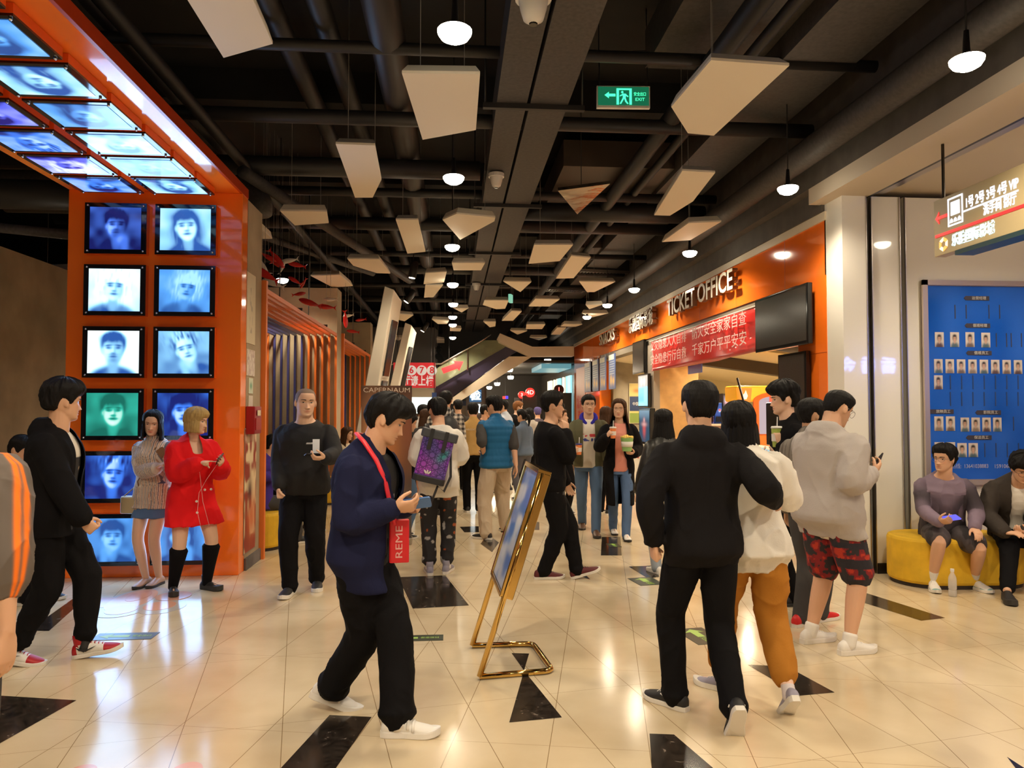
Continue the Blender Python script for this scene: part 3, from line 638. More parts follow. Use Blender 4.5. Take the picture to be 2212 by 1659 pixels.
# right-hand front wall (faces us), its black grooves, skirting, the lowered beige soffit and its step
FXX=3.84; RY=7.02
mb=MB(); mb.box((FXX,RY,0),(4.09,RY+.35,3.735)); mb.box((4.14,RY+.01,0),(4.44,RY+.35,3.735)); mb.box((4.49,RY+.02,0),(9.0,RY+.35,3.735)); mb.box((4.09,RY+.10,0),(4.14,RY+.35,3.735),1); mb.box((4.44,RY+.10,0),(4.49,RY+.35,3.735),1); struct('wall_front',mb,[wpanel,mat('groove_black',(.01,.008,.008),.3)])
for x0,x1 in ((FXX-.01,4.085),(4.145,4.435),(4.495,9.0)):
    mb=MB(); mb.box((x0,RY-.012,0),(x1,RY+.02,.10)); struct('baseboard_front',mb,mat('skirting_black',(.012,.01,.01),.3))
for x in (4.083,4.139,4.433,4.491):
    mb=MB(); mb.box((x,RY-.008,0),(x+.008,RY+.05,3.73)); struct('trim_1',mb,steel)
mb=MB(); mb.box((3.68,-5,3.735),(4.12,RY+.36,3.90)); mb.box((4.16,-5,3.80),(11,RY+.36,3.95)); struct('ceiling_soffit',mb,soff)
mb=MB(); mb.box((4.12,-5,3.74),(4.16,RY+.36,3.9),0); struct('trim_2',mb,mat('groove_black',(.01,.008,.008),.3))
mb=MB(); mb.box((4.16,-5,3.755),(4.27,RY,3.80)); struct('trim_3',mb,steel)
mb=MB(); mb.box((3.68,-5,3.90),(3.80,34,5.3)); struct('wall_bulkhead',mb,mat('bulkhead_grey',(.085,.075,.066),.7,noise=(6,.2)))
# ---- ticket-office facade along x = FXX
orange=mat('orange_lacquer',(1.0,.20,.018),.10,coat=.5); orange2=mat('orange_frame',(.75,.13,.02),.3); cream=mat('cream_trim',(.78,.70,.56),.4)
YN,YF=7.345,23.4
mb=MB(); mb.box((FXX-.004,YN-.004,0),(FXX+.25,7.98,3.0)); mb.box((FXX-.006,YN,2.2),(FXX,7.98,2.203),1); struct('wall_facade_pier',mb,[orange,mat('orange_joint',(.35,.05,.005),.4)])
mb=MB(); mb.box((FXX,19.3,0),(FXX+.3,YF,3.0)); struct('wall_facade_far_pier',mb,orange)
mb=MB(); mb.box((FXX,YN,3.0),(FXX+.25,YF,3.57))
for y in (8.3,9.8,11.3,12.8,14.3,15.8,17.3,18.8,20.3,21.8): mb.box((FXX-.0012,y-.003,3.0),(FXX,y+.003,3.57),1)
struct('wall_ticket_office',mb,[orange,mat('orange_joint',(.35,.05,.005),.4)])
mb=MB(); mb.box((FXX-.02,YN-.02,3.57),(FXX+.25,YF+.02,3.66)); struct('trim_4',mb,cream)
mb=MB(); mb.box((FXX+.02,8.0,2.86),(FXX+.24,19.3,3.0)); struct('trim_5',mb,mat('head_grey',(.20,.17,.13),.5))
mb=MB(); mb.box((3.80,7.36,3.66),(3.86,34,3.9)); struct('trim_6',mb,mat('bulkhead_grey',(.1,.1,.1)))
mb=MB(); zc=lambda x,y: 3.06-.13*(x-4.1)-.018*(y-7.4); q=[(FXX+.25,7.38),(9.5,7.38),(9.5,20.3),(FXX+.25,20.3)]; mb.add([(x,y,zc(x,y)) for x,y in q]+[(x,y,zc(x,y)+.1) for x,y in q],[(3,2,1,0),(4,5,6,7),(0,1,5,4),(1,2,6,5),(2,3,7,6),(3,0,4,7)]); struct('ceiling_ticket_office',mb,mat('office_ceiling',(.80,.68,.48),.7))
mb=MB(); mb.box((9.4,7.38,0),(9.5,23.4,3.05)); struct('wall_office_back',mb,mat('office_wall',(.70,.62,.40),.7))
mb=MB(); mb.box((FXX+.3,20.2,0),(9.4,20.3,3.0)); struct('wall_office_far',mb,mat('office_wall',(.70,.62,.40),.7))
mb=MB(); mb.box((FXX+.3,19.0,0),(5.7,19.1,3.0)); struct('wall_office_return',mb,mat('office_grey',(.30,.25,.18),.7,noise=(3,.2)))
mb=MB(); mb.box((3.96,14.0,0),(4.72,14.7,3.05)); struct('wall_office_pillar',mb,mat('tan_pillar',(.62,.36,.13),.6,noise=(5,.15)))
mb=MB(); mb.box((3.84,14.0,0),(3.96,14.7,2.86)); struct('trim_7',mb,mat('pillar_grey',(.32,.27,.22),.5))
for y,x0,x1 in ((9.6,4.6,6.6),(11.9,4.6,6.2),(15.2,4.8,7.0)):
    mb=MB(); vs=[(x,yy,zc(x,yy)+dz) for x in (x0,x1) for yy in (y,y+.25) for dz in (-.24,.02)]; mb.add(vs,[(0,1,3,2),(4,6,7,5),(0,4,5,1),(2,3,7,6),(0,2,6,4),(1,5,7,3)]); struct('ceiling_beam',mb,mat('beam_dark',(.05,.035,.025),.5))
# lamps inside the ticket office (their own downlights)
def downlight(p,e=40,sz=.11,c=(1,.82,.55)):
    t=thing('recessed_downlight','round downlight in the ticket office ceiling','light',p,0,'ticket office downlights'); mb=MB(); mb.lathe([(.10,0),(.10,.012),(.07,.014)],20); mb.build('bezel',mat('bezel_white',(.8,.78,.7),.4),t)
    mb=MB(); mb.lathe([(.068,-.002),(.068,.003)],20); mb.build('lens',emis('lens_warm',(1,.85,.62),14),t)
    ld=bpy.data.lights.new('office_light','SPOT'); ld.energy=e; ld.color=c; ld.spot_size=R(160); ld.spot_blend=.5; ld.shadow_soft_size=.07; lo=bpy.data.objects.new('office_light',ld); COL.objects.link(lo); lo.parent=t; lo.location=(0,0,-.03); return t
for i,(x,y) in enumerate(((5.6,11.2),(5.9,9.2),(5.4,13.4),(7.2,12.0),(5.2,17.8),(7.2,9.2),(7.0,17))):
    o=downlight((x,y,zc(x,y)-.014),150); o['label']=['round downlight in the office ceiling just right of the tan pillar','round downlight in the office ceiling nearest the mounted screens','round downlight above the tan pillar in the office','round downlight deep in the office above the drinks machines','round downlight at the far snack counter','round downlight over the popcorn counter','round downlight by the far office wall'][i]
# ---- left: concrete piers between the alcoves (front edges all on x=-2.08)
PX=-2.08
def pier(y0,y1,x0,x1=PX,z=3.77,m=conc): mb=MB(); mb.box((x0,y0,0),(x1,y1,z)); return struct('wall_pier',mb,m)
pier(7.63,8.18,-3.72,z=3.73); pier(13.4,13.9,-6.0); pier(18.7,19.2,-6.0); pier(24.0,24.4,-6.0)
mb=MB(); mb.box((-2.3,7.63,0),(-2.06,8.2,.12)); struct('baseboard_pier',mb,conc2)
mb=MB(); mb.box((-11.9,11.5,0),(-6.21,11.7,3.69)); struct('wall_left_pier',mb,conc2)
mb=MB(); mb.box((-6.23,11.7,0),(-6.21,16.5,3.69)); struct('wall_left_return',mb,conc)
mb=MB(); mb.box((-6.1,8.18,0),(-6.0,24.4,3.77)); struct('wall_alcove_back',mb,conc)
# ---- ceiling services: each duct / pipe run is one object of the setting
def run(name,pts,r,m=pipe,sm=True): mb=MB(); mb.tube(pts,r,14); o=struct(name,mb,m,smooth=sm); return o
def bx(name,lo,hi,m=duct): mb=MB(); mb.box(lo,hi); return struct(name,mb,m)
bx('ceiling_duct',(.37,-5,4.30),(.635,26,4.6)); bx('ceiling_duct',(.665,-5,4.30),(1.0,26,4.6)); bx('ceiling_duct',(.635,-5,4.45),(.665,26,4.6),black)
for y in (6.4,9.6,12.6,15.8,19.2,22.4):
    bx('ceiling_duct_hanger',(.25,y,4.255),(1.15,y+.05,4.30),pipe)
    for x in (.27,1.13): run('ceiling_hanger_rod',[(x,y+.025,4.28),(x,y+.025,5.3)],.008)
for x,z,r in ((-.55,4.65,.15),(-1.05,4.75,.09),(-1.45,4.8,.09),(2.15,4.5,.09),(2.45,4.55,.05),(-2.35,4.35,.06),(-2.75,4.7,.07)):
    run('ceiling_pipe',[(x,-5,z),(x,33,z)],r,pipe if r<.1 else mat('pipe_dark',(.035,.03,.03),.45))
bx('ceiling_duct',(2.75,-5,4.55),(3.4,24,4.85)); run('ceiling_pipe',[(3.45,-5,4.12),(3.45,30,4.12)],.13,duct)
bx('ceiling_duct',(1.75,-4,4.75),(3.2,6.6,5.1)); bx('ceiling_duct',(1.35,9,4.62),(2.9,12,4.95),mat('duct_brown',(.06,.042,.032),.6)); bx('ceiling_duct',(1.6,13.5,4.6),(3.0,15.2,4.9),mat('duct_brown',(.06,.042,.032),.6))
for i,(y,z,r,x0,x1) in enumerate(((6.0,4.55,.05,-6,3.6),(7.15,4.42,.07,-6,3.6),(8.6,4.4,.11,-6,.3),(9.9,4.5,.06,-6,3.6),(11.6,4.5,.10,-6,3.6),(13.6,4.45,.05,-6,3.6),(15.4,4.5,.09,-6,3.6),(17.4,4.5,.05,-6,3.6),(19.6,4.5,.08,-6,3.6),(21.8,4.45,.05,-6,3.6),(10.4,4.42,.13,1.0,3.6))):
    run('ceiling_pipe',[(x0,y,z),(x1,y,z)],r,pipe)
for y in (5.2,8.1,11.0,14.2,17,20,23): bx('ceiling_beam',(-12,y,4.95),(3.7,y+.28,5.3),black)
# bent insulated pipes behind the portrait portal
a=[(-5.5,9.6,4.35),(-3.2,9.6,4.35)]+[(-3.2+.42*math.sin(R(q)),9.6-.42+.42*math.cos(R(q)),4.35) for q in (15,30,45,60,75)]+[(-2.78,9.18,4.35),(-2.75,8.9,4.0)]
run('ceiling_pipe',[(-5.5,9.0,4.35),(-3.0,9.0,4.35),(-2.6,8.97,4.33),(-2.35,8.9,4.22),(-2.28,8.85,4.05),(-2.27,8.82,3.9)],.14,duct); run('ceiling_pipe',[(-5.5,9.5,4.15),(-3.2,9.5,4.15),(-2.8,9.46,4.1),(-2.65,9.4,3.95)],.12,duct)
run('ceiling_pipe',[(-7,6.8,4.9),(-1.6,14.8,4.3)],.06,duct); run('ceiling_pipe',[(-2.3,8.2,4.2),(-.9,15.0,4.2)],.07,duct); run('ceiling_pipe',[(-12,8.4,3.95),(-3.9,8.4,3.95)],.16,pipe); run('ceiling_pipe',[(-12,9.0,4.3),(-3.9,7.9,3.4)],.05,duct)
# ---------------------------------------------------------------- lamps seen in the room, and the added ones
whs=['nearest lamp of the row left of the grey duct','second lamp of the middle row, under a diamond panel','third lamp of the middle row, beside two bluish panels','fourth lamp of the middle row','fifth lamp of the middle row','sixth lamp of the middle row','farthest lamp of the middle row, above the escalator glass','large lamp in front of the ticket office, nearest the white pier','lamp above the words TICKET OFFICE','lamp between the TICKET OFFICE words and the Chinese sign','lamp next to a pink lit panel near the facade','lamp left of the Chinese sign, near the facade','lamp among the hanging fish above the slatted alcove']
LB=None
for i,p in enumerate(LAMPS):
    t=thing('pendant_lamp',('glowing round ceiling lamp, '+whs[i]) if i<len(whs) else 'added ceiling lamp lighting the near part of the lobby','lamp',p,0,'round ceiling lamps')
    if LB is None:
        mb=MB(); mb.lathe([(.085,-.02),(.090,-.005),(.055,.012),(.022,.03),(.015,.165)],24); h=mb.build('housing',mat('lamp_black',(.02,.018,.018),.4),t,True)
        mb=MB(); mb.lathe([(.0,-.080),(.045,-.074),(.078,-.056),(.095,-.030),(.097,-.012),(.085,-.003)],24); l=mb.build('lens',emis('lamp_glow',(1,.88,.66),24),t,True); mb=MB(); mb.tube([(0,0,.16),(0,0,1.55)],.006,6); c=mb.build('cable',pipe,t); LB=(h,l,c)
    else:
        for q in LB: copy_tree(q,t)
# ---------------------------------------------------------------- white hanging ceiling panels
wh=mat('hanging_panel_white',(.78,.70,.57),.65); PN=[
('large white panel cut by the top edge of the picture',[(330,-120),(494,-120),(589,95),(483,125)]),
('large white panel left of the grey duct, narrowing towards the camera side',[(868,158),(1037,160),(1028,281),(913,302)]),
('long white panel with a chamfered end left of the biggest middle panel',[(725,311),(810,314),(824,388),(805,427),(767,427)]),
('large slanted white panel right of the green exit sign',[(1536,130),(1705,142),(1542,293),(1486,288),(1450,231)]),
('peach lit slanted panel below the large right panel',[(1474,369),(1545,373),(1497,435),(1447,466),(1413,465)]),
('white panel just right of the portrait column top',[(605,456),(706,457),(710,482),(637,487)]),
('bluish oblong panel left of the diamond panel',[(855,475),(903,475),(919,544),(880,548)]),
('diamond shaped white panel over the second middle lamp',[(956,475),(986,462),(1070,470),(1068,478),(994,518)]),
('white panel with a blue sheen at its right end, above the leaning pillar',[(750,559),(819,560),(843,591),(814,590),(763,574)]),
('white panel above the big concrete pier and the fish',[(671,596),(734,594),(762,618),(719,621)]),
('shallow white panel with a violet corner right of the middle lamps',[(976,568),(1048,568),(1039,584),(980,584)]),
('bluish panel, upper of two beside the third middle lamp',[(919,590),(965,587),(959,610),(915,614)]),
('bluish panel, lower of two beside the third middle lamp',[(919,616),(957,616),(936,642),(916,643)]),
('four sided white panel right of the duct with a sharp left corner',[(1154,529),(1238,529),(1209,564),(1142,570)]),
('narrow slanted white panel just right of the sharp cornered panel',[(1234,553),(1276,557),(1239,601),(1201,602)]),
('slanted panel left of the lamp above TICKET OFFICE',[(1487,482),(1558,479),(1491,519),(1430,523)]),
('white panel with a blunt tip left of the third facade lamp',[(1251,608),(1329,609),(1284,631),(1268,631)]),
('triangular white panel right of the dome camera',[(1087,608),(1148,609),(1124,631)]),
('five sided white panel below the triangular panel',[(1047,649),(1099,649),(1091,667),(1072,668),(1043,659)]),
('white panel right of the five sided one',[(1156,646),(1209,647),(1187,662),(1142,662)]),
('small slanted panel under the five sided panel',[(1105,672),(1127,673),(1108,693),(1084,693)]),
('pink lit triangular panel by the fourth facade lamp',[(1265,659),(1302,658),(1273,668)]),
('pink lit kite panel by the fifth facade lamp',[(1257,677),(1314,677),(1278,686)]),
('small house shaped panel beside the duct',[(1044,695),(1071,695),(1070,705),(1058,707)]),
('small oblong panel before the far corridor',[(1137,701),(1178,701),(1171,711),(1136,711)]),
('thin panel left of the sixth facade lamp',[(1218,700),(1258,701),(1243,706),(1211,705)]),
('small slanted panel above the far white beam',[(1204,708),(1223,708),(1210,723),(1190,723)]),
('tiny triangular panel above the escalator top',[(1102,714),(1139,715),(1118,723)]),
('tiny thin panel over the far white beam',[(1144,729),(1182,729),(1164,735)]),
('triangular panel behind the taller leaning pillar',[(850,677),(893,681),(874,694),(852,689)]),
('thin reddish lit panel between middle lamps',[(980,666),(1012,666),(997,675)]),
('white panel with a pointed left end beside the fifth middle lamp',[(933,690),(970,692),(966,700),(946,700)]),
('small panel under the sixth middle lamp',[(972,708),(997,710),(994,716),(972,715)]),
('small square panel left of the farthest middle lamp',[(943,732),(960,734),(960,741),(944,741)]),
('thin panel between the two leaning pillars',[(845,729),(872,730),(860,736)]),
('wide panel far left behind the portrait column',[(68,582),(200,580),(200,602),(137,597)]),
('panel corner peeking out beside the portrait column',[(540,490),(562,492),(588,516),(540,516)])]
for lb,q in PN:
    p=[G(*c,3.80) for c in q]; n=len(p); c=sum(p,Vector())/n; t=thing('ceiling_panel',lb,'ceiling panel',c,0,'white hanging ceiling panels')
    pts=[(v.x-c.x,v.y-c.y) for v in p]; ar=sum(pts[i][0]*pts[(i+1)%n][1]-pts[(i+1)%n][0]*pts[i][1] for i in range(n)); pts=pts if ar>0 else pts[::-1]
    mb=MB(); mb.prism(pts,0,.018); mb.prism(pts,.018,.085,inset=.88); mb.build('board',wh,t)
    for k in (0,n//2): mb=MB(); x,y=pts[k]; mb.tube([(x*.6,y*.6,.08),(x*.6,y*.6,1.5)],.003,5); mb.build('wire',mat('wire_grey',(.25,.23,.2),.5),t)
p=[G(*c,3.72) for c in ((1205,412),(1318,397),(1247,463))]; c=sum(p,Vector())/3; t=thing('mirror_panel','hanging triangular mirror panel right of the grey duct','ceiling panel',c)
mb=MB(); q=[(v.x-c.x,v.y-c.y) for v in p]; mb.prism(q if (q[1][0]-q[0][0])*(q[2][1]-q[0][1])-(q[1][1]-q[0][1])*(q[2][0]-q[0][0])>0 else q[::-1],0,.03); mb.build('mirror',mat('mirror_bronze',(.30,.24,.17),.10,1,bump=(4,.7)),t); mb=MB(); mb.tube([(0,0,.03),(0,0,1.5)],.004,6); mb.build('wire',pipe,t)
# domes, spots, vents
def dome(px,py,z,lb,s=1):
    p=G(px,py,z); t=thing('dome_camera',lb,'security camera',p,0,'white ceiling cameras'); mb=MB(); mb.lathe([(.02*s,-.12*s),(.05*s,-.10*s),(.065*s,-.05*s),(.075*s,0),(.075*s,.03*s)],20); mb.build('dome',mat('camera_white',(.75,.72,.68),.35),t,True); mb=MB(); mb.lathe([(.09*s,.0),(.09*s,.04*s)],20); mb.build('base',mat('camera_white',(.75,.72,.68),.35),t)
    mb=MB(); mb.lathe([(.02*s,-.126*s),(.022*s,-.118*s)],12); mb.build('lens',mat('lens_black',(.01,.01,.01),.1),t); return t
dome(1072,383,4.24,'white dome camera on the grey duct beside the nearest middle lamp'); dome(1029,616,4.24,'white dome camera on the duct near the triangular panel'); dome(1152,0,4.24,'white camera on the grey duct at the top edge of the picture',1.3)
for px,py,z,a,lb in ((886,640,3.9,35,'black tubular spotlight right of the taller leaning pillar'),(918,706,3.9,30,'black tubular spotlight above the shorter leaning pillar'),(893,583,4.0,10,'small spotlight left of the bluish panels')):
    p=G(px,py,z); t=thing('spotlight',lb,'spotlight',p); M=Matrix.Rotation(R(a),4,'Y'); mb=MB(); mb.lathe([(.065,-.14),(.07,-.13),(.07,.13),(.05,.15)],18,0,M); mb.build('barrel',mat('spot_black',(.03,.028,.026),.35),t,True); mb=MB(); mb.lathe([(.05,-.146),(.055,-.138)],16,0,M); mb.build('lens',emis('lamp_glow',(1,.88,.66),24),t); mb=MB(); mb.tube([(0,0,.1),(0,0,5.3-p.z)],.01,6); mb.build('stem',pipe,t)
p=G(137,513,3.3); t=thing('wall_spotlight','bright spotlight shining beside the left edge of the orange portal','spotlight',p+Vector((-.05,.8,0))); mb=MB(); mb.lathe([(.04,0),(.09,.02),(.09,.16),(.04,.2)],18,0,Matrix.Rotation(R(-70),4,'X')); mb.build('barrel',mat('spot_black',(.03,.028,.026),.35),t,True); mb=MB(); mb.lathe([(.0,-.03),(.06,-.02),(.085,.02)],16,0,Matrix.Rotation(R(-70),4,'X')); mb.build('lens',emis('lamp_glow',(1,.88,.66),24),t,True); mb=MB(); mb.tube([(0,0,.1),(0,0,2.0)],.01,6); mb.build('stem',pipe,t)
for px,py,wd,lb in ((1305,592,1.3,'slotted air grille above the facade panels'),(1219,629,1.0,'small lit air grille left of the blunt tipped panel'),(1345,462,1.3,'dark slotted air grille under the crosswise duct')):
    p=G(px,py,4.45); t=thing('air_grille',lb,'air vent',p,R(8)); mb=MB(); mb.box((-wd/2,-.16,0),(wd/2,-.13,.06)); mb.box((-wd/2,.13,0),(wd/2,.16,.06)); mb.box((-wd/2,-.13,0),(-wd/2+.03,.13,.06)); mb.box((wd/2-.03,-.13,0),(wd/2,.13,.06)); mb.build('frame',steel,t)
    mb=MB(); n=int(wd/.07)
    for i in range(n): x=-wd/2+.05+i*.07; mb.box((x,-.13,.01),(x+.02,.13,.05))
    mb.build('louvre',steel,t); mb=MB(); mb.box((-wd/2,-.15,.06),(wd/2,.15,.3)); mb.build('plenum',black,t)
# ---------------------------------------------------------------- green exit sign on two chains
p=WY(1346,211,6.6); t=thing('exit_sign','green lit exit sign hanging on two chains under the ceiling','exit sign',p,R(-3)); W_,H_=.49,.205
mb=MB(); mb.box((-W_/2,-.02,-H_/2),(W_/2,.02,H_/2)); mb.build('frame',mat('exit_alu',(.75,.72,.68),.35),t,bev=.004)
mb=MB(); mb.box((-W_/2+.012,-.024,-H_/2+.022),(W_/2-.012,-.018,H_/2-.012)); mb.build('face',emis('exit_green',(.003,.10,.045),.9),t)
gl=emis('exit_light',(.06,.95,.42),1.3); F0=FX((0,-.0255,0))
mb=MB(); mb.prism([(-.175,.012),(-.135,.042),(-.135,.024),(-.075,.024),(-.075,.0),(-.135,.0),(-.135,-.018)],0,.002,0,F0); mb.build('arrow',gl,t)
mb=MB(); mb.box((-.065,-.075,0),(-.043,.075,.002),0,F0); mb.box((.053,-.075,0),(.075,.075,.002),0,F0); mb.box((-.043,.06,0),(.053,.075,.002),0,F0); mb.build('door_symbol',gl,t)
mb=MB(); mb.prism([(-.012+.011*math.cos(a),.040+.011*math.sin(a)) for a in np.linspace(0,6.28,13)[:-1]],0,.002,0,F0)
for q in ([(-.006,.028),(.024,.024),(.018,-.02),(-.008,-.014)],[(.02,.022),(.045,.002),(.04,-.006),(.016,.01)],[(-.006,.026),(-.034,.010),(-.036,0),(-.004,.012)],[(-.008,-.012),(.006,-.018),(-.024,-.07),(-.036,-.066)],[(.004,-.014),(.02,-.016),(.028,-.04),(.045,-.066),(.034,-.07),(.014,-.046)]): mb.prism(q,0,.002,0,F0)
mb.build('running_figure',gl,t); text('chinese_lettering','安全出口',gl,t,F0@Matrix.Translation((.15,.022,0)),.038,.002,width=.11); text('english_lettering','EXIT',gl,t,F0@Matrix.Translation((.15,-.026,0)),.040,.002,width=.085)
for x in (-.22,.22): mb=MB(); mb.tube([(x,0,H_/2),(x+.004,0,.25),(x-.003,0,.38),(x,0,1.4)],.006,6); mb.build('chain',mat('chain_grey',(.16,.15,.14),.4,1),t)
mb=MB(); mb.tube([(-.22,0,.40),(-.05,0,.41),(.1,0,.43),(.22,0,.435)],.008,6); mb.build('cross_bar',pipe,t)
# small green exit box seen edge-on far away
p=WY(1103,645,14.5); t=thing('exit_sign','small green lit sign seen edge-on beside the five sided panel','exit sign',p,R(70)); mb=MB(); mb.box((-.08,-.025,-.08),(.08,.025,.08)); mb.build('frame',emis('exit_pale',(.22,.55,.38),.7),t); mb=MB(); mb.tube([(0,0,.09),(0,0,1.4)],.006,6); mb.build('rod',pipe,t)
# ---------------------------------------------------------------- orange portal with back-lit portrait panels (generic faces)
PALS={'navy':((.004,.008,.10),(.06,.17,.75),(.42,.72,1.0)),'white':((.02,.09,.36),(.28,.66,1.0),(.85,1.0,1.0)),'blue':((.004,.012,.14),(.05,.22,.95),(.62,.90,1.0)),'mist':((.015,.07,.28),(.09,.34,.85),(.36,.72,1.0)),'green':((.004,.12,.09),(.03,.48,.36),(.75,1.0,.92)),'violet':((.008,.006,.16),(.10,.13,.85),(.70,.78,1.0))}
def portrait(seed,pal,bg=.5,hair='short',tilt=0,cx=.5,size=1.,shade=.5,hand=0,beard=0,smile=0):
    lo,md,hi=[np.array(c) for c in PALS[pal]]
    def lum(L): t=np.clip(L,0,1)[...,None]; return np.where(t<.5,lo+(md-lo)*t*2,md+(hi-md)*(t-.5)*2)
    def f(u,v):
        n=vnoise(np.stack([u.ravel()*5,v.ravel()*5,0*u.ravel()+seed],1),seed).reshape(u.shape); L=bg+.10*n+.10*(v-.5)
        c,s=math.cos(R(tilt)),math.sin(R(tilt)); x=((u-cx)*c+(v-.56)*s)/size; y=(-(u-cx)*s+(v-.56)*c)/size*.84
        P=lambda L,val,m: L*(1-m)+val*m
        hr=.04+.06*vnoise(np.stack([x.ravel()*30,y.ravel()*8,0*x.ravel()],1),seed+1).reshape(u.shape)
        hv=.30 if hair in('light',) else .04
        L=P(L,.12+.1*n,ell(x,y,0,-.62,.48,.32,.06))                      # shoulders
        if hair in('long','wave'): L=P(L,hv+hr*1.5,ell(x,y,0,-.10,.29,.42,.14))
        if hair=='light': L=P(L,.75+hr*5,ell(x,y,0,.06,.31,.34,.2))
        L=P(L,.42,ell(x,y,0,-.30,.095,.20,.2))                            # neck
        if hair not in('bald','light'): L=P(L,hv+hr,ell(x,y,0,.10,.235,.245,.07))
        if hair in('up',): L=P(L,.25+hr*6,ell(x,y,0,.22,.24,.16,.3))
        face=ell(x,y,0,-.015,.185,.245,.06); sh=.88-shade*.75*sig(x-.02,16)-.25*abs(x)/.2*.5
        L=P(L,sh,face); L=P(L,sh*.85,ell(x,y,-.19,-.02,.03,.05,.3)); 
        if hair in('short','long','wave','fringe'): L=P(L,hv+hr,ell(x,y,-.02,.20,.20,.085 if hair!='fringe' else .12,.25))
        if hair=='light': L=P(L,.80+hr*5,ell(x,y,.05,.20,.22,.10,.3))
        for q in(-1,1):
            L=P(L,.08,ell(x,y,q*.080,.030,.046,.022,.3)); L=P(L,.10,ell(x,y,q*.082,.074,.062,.018,.3,q*-6)); L=P(L,sh*.62,ell(x,y,q*.055,.035,.03,.05,.6)*.5)
        L=P(L,sh*.55,ell(x,y,.028,-.02,.016,.075,.6)*.7); L=P(L,.15,ell(x,y,0,-.072,.040,.018,.4)*.8); L=P(L,.14,ell(x,y,0,-.130,.066,.022,.3)); L=P(L,sh*.7,ell(x,y,0,-.165,.04,.012,.6)*.6)
        if beard: L=P(L,.16,ell(x,y,0,-.20,.085,.055,.4)*.8); L=P(L,.16,ell(x,y,0,-.092,.062,.012,.5)*.8)
        if hand: L=P(L,.62,ell(x,y,.10*hand,-.27,.11,.10,.25)); L=P(L,.5,ell(x,y,.16*hand,-.40,.075,.16,.25)); 
        return lum((L-.5)*1.35+.47)
    return f
pic=picmat('backlit_print',.9,.12); fr=mat('panel_black',(.008,.008,.01),.08,coat=.5); scr=mat('screw_steel',(.8,.8,.8),.2,1)
COLP=[[('navy',.25,'short',0,.52,1.0,.8,1,1,'dark blue portrait of a man with moustache and raised fist, top left of the column'),('white',.55,'long',6,.52,1.05,.1,0,0,'pale blue portrait with chin-long hair, top right of the column')],
 [('white',.8,'light',-4,.5,1.0,.35,0,0,'near white portrait with light curled hair, second row left'),('mist',.45,'light',-8,.55,.9,.5,0,0,'misty blue portrait with tied hair, second row right')],
 [('white',1.0,'short',0,.5,1.08,.45,0,1,'portrait of a bearded man on white, third row left'),('white',.35,'up',18,.55,1.0,.3,-1,0,'tilted portrait leaning on a hand, third row right')],
 [('green',.3,'fringe',0,.52,1.05,.1,0,0,'green portrait with a short fringe, fourth row left'),('blue',.2,'long',0,.52,1.05,.35,0,0,'deep blue portrait with long dark hair, fourth row right behind the blonde woman')],
 [('blue',.2,'up',-4,.55,1.05,.5,0,0,'deep blue portrait with swept up hair, fifth row left'),('violet',.3,'short',0,.5,1.0,.4,0,0,'portrait hidden behind the woman in red, fifth row right')],
 [('mist',.35,'short',0,.55,1.0,.3,-1,0,'blue portrait of a man resting chin on hand, bottom row left'),('mist',.4,'long',0,.5,1.0,.4,1,0,'blue portrait behind the legs of the woman in red, bottom row right')]]
YP=7.43
def panel(lb,spec,M,seed,sc=1.0,grp='back-lit portrait panels'):
    W_,H_,w_,h_=.572,.492,.475,.408; p=M.translation.copy(); t=thing('portrait_lightbox',lb,'light box',p,0,grp); L0=Matrix.Translation(-p)@M
    mb=MB(); mb.box((-W_/2,-H_/2,-.075),(W_/2,H_/2,-.018)); mb.build('light_box',mat('box_orange',(.72,.10,.008),.25),t,label='orange back box'); mb.v=[tuple(L0@Vector(v)) for v in mb.v]; t.children[0].data=mb.mesh('light_box'); t.children[0].data.materials.append(_M['box_orange'])
    mb=MB(); mb.box((-W_/2,-H_/2,-.018),(W_/2,H_/2,-.004),0,L0); mb.build('glass_plate',fr,t,label='black bordered glass plate')
    pl,bg,hr,ti,cx,sz,sh,hd,bd=spec; picture('picture',portrait(seed,pl,bg,hr,ti,cx,sz,sh,hd,bd),w_,h_,84,70,pic,t,L0@Matrix.Translation((0,0,-.001)))
    for x in(-1,1):
        for y in(-1,1): mb=MB(); mb.lathe([(.009,-.004),(.010,.006),(.005,.010)],10,0,L0@Matrix.Translation((x*(W_/2-.028),y*(H_/2-.026),0))); mb.build('screw',scr,t,True)
    return t
t=thing('portrait_portal','glossy orange portal framing rows of back-lit portraits, on the left','column',(-2.90,YP,0))
mb=MB(); ox,oy=2.90,-YP
mb.box((-3.725+ox,0,0),(-2.08+ox,.19,3.74)); mb.build('front',orange,t,bev=.006)
mb=MB(); mb.box((-3.725+ox,-6.6,3.74),(-2.08+ox,.19,3.80)); mb.build('soffit',orange,t,bev=.004)
mb=MB(); mb.box((-2.10+ox,-6.6,3.735),(-2.075+ox,.19,3.83)); mb.build('fascia',mat('fascia_red',(.45,.045,.008),.25),t)
for i in range(6):
    for j in range(2):
        z=3.352-.5965*i; x=-3.25+.653*j; s_=COLP[i][j]; panel(s_[9],s_[:9],FX((x,YP-.078,z)),10+i*2+j)
ORD=['last','second last','third last','fourth last','fifth last','sixth last','seventh last','eighth last']
HS=['short','long','light','short','up','short','fringe','long','short','wave','short','long','short','up','fringe','short']
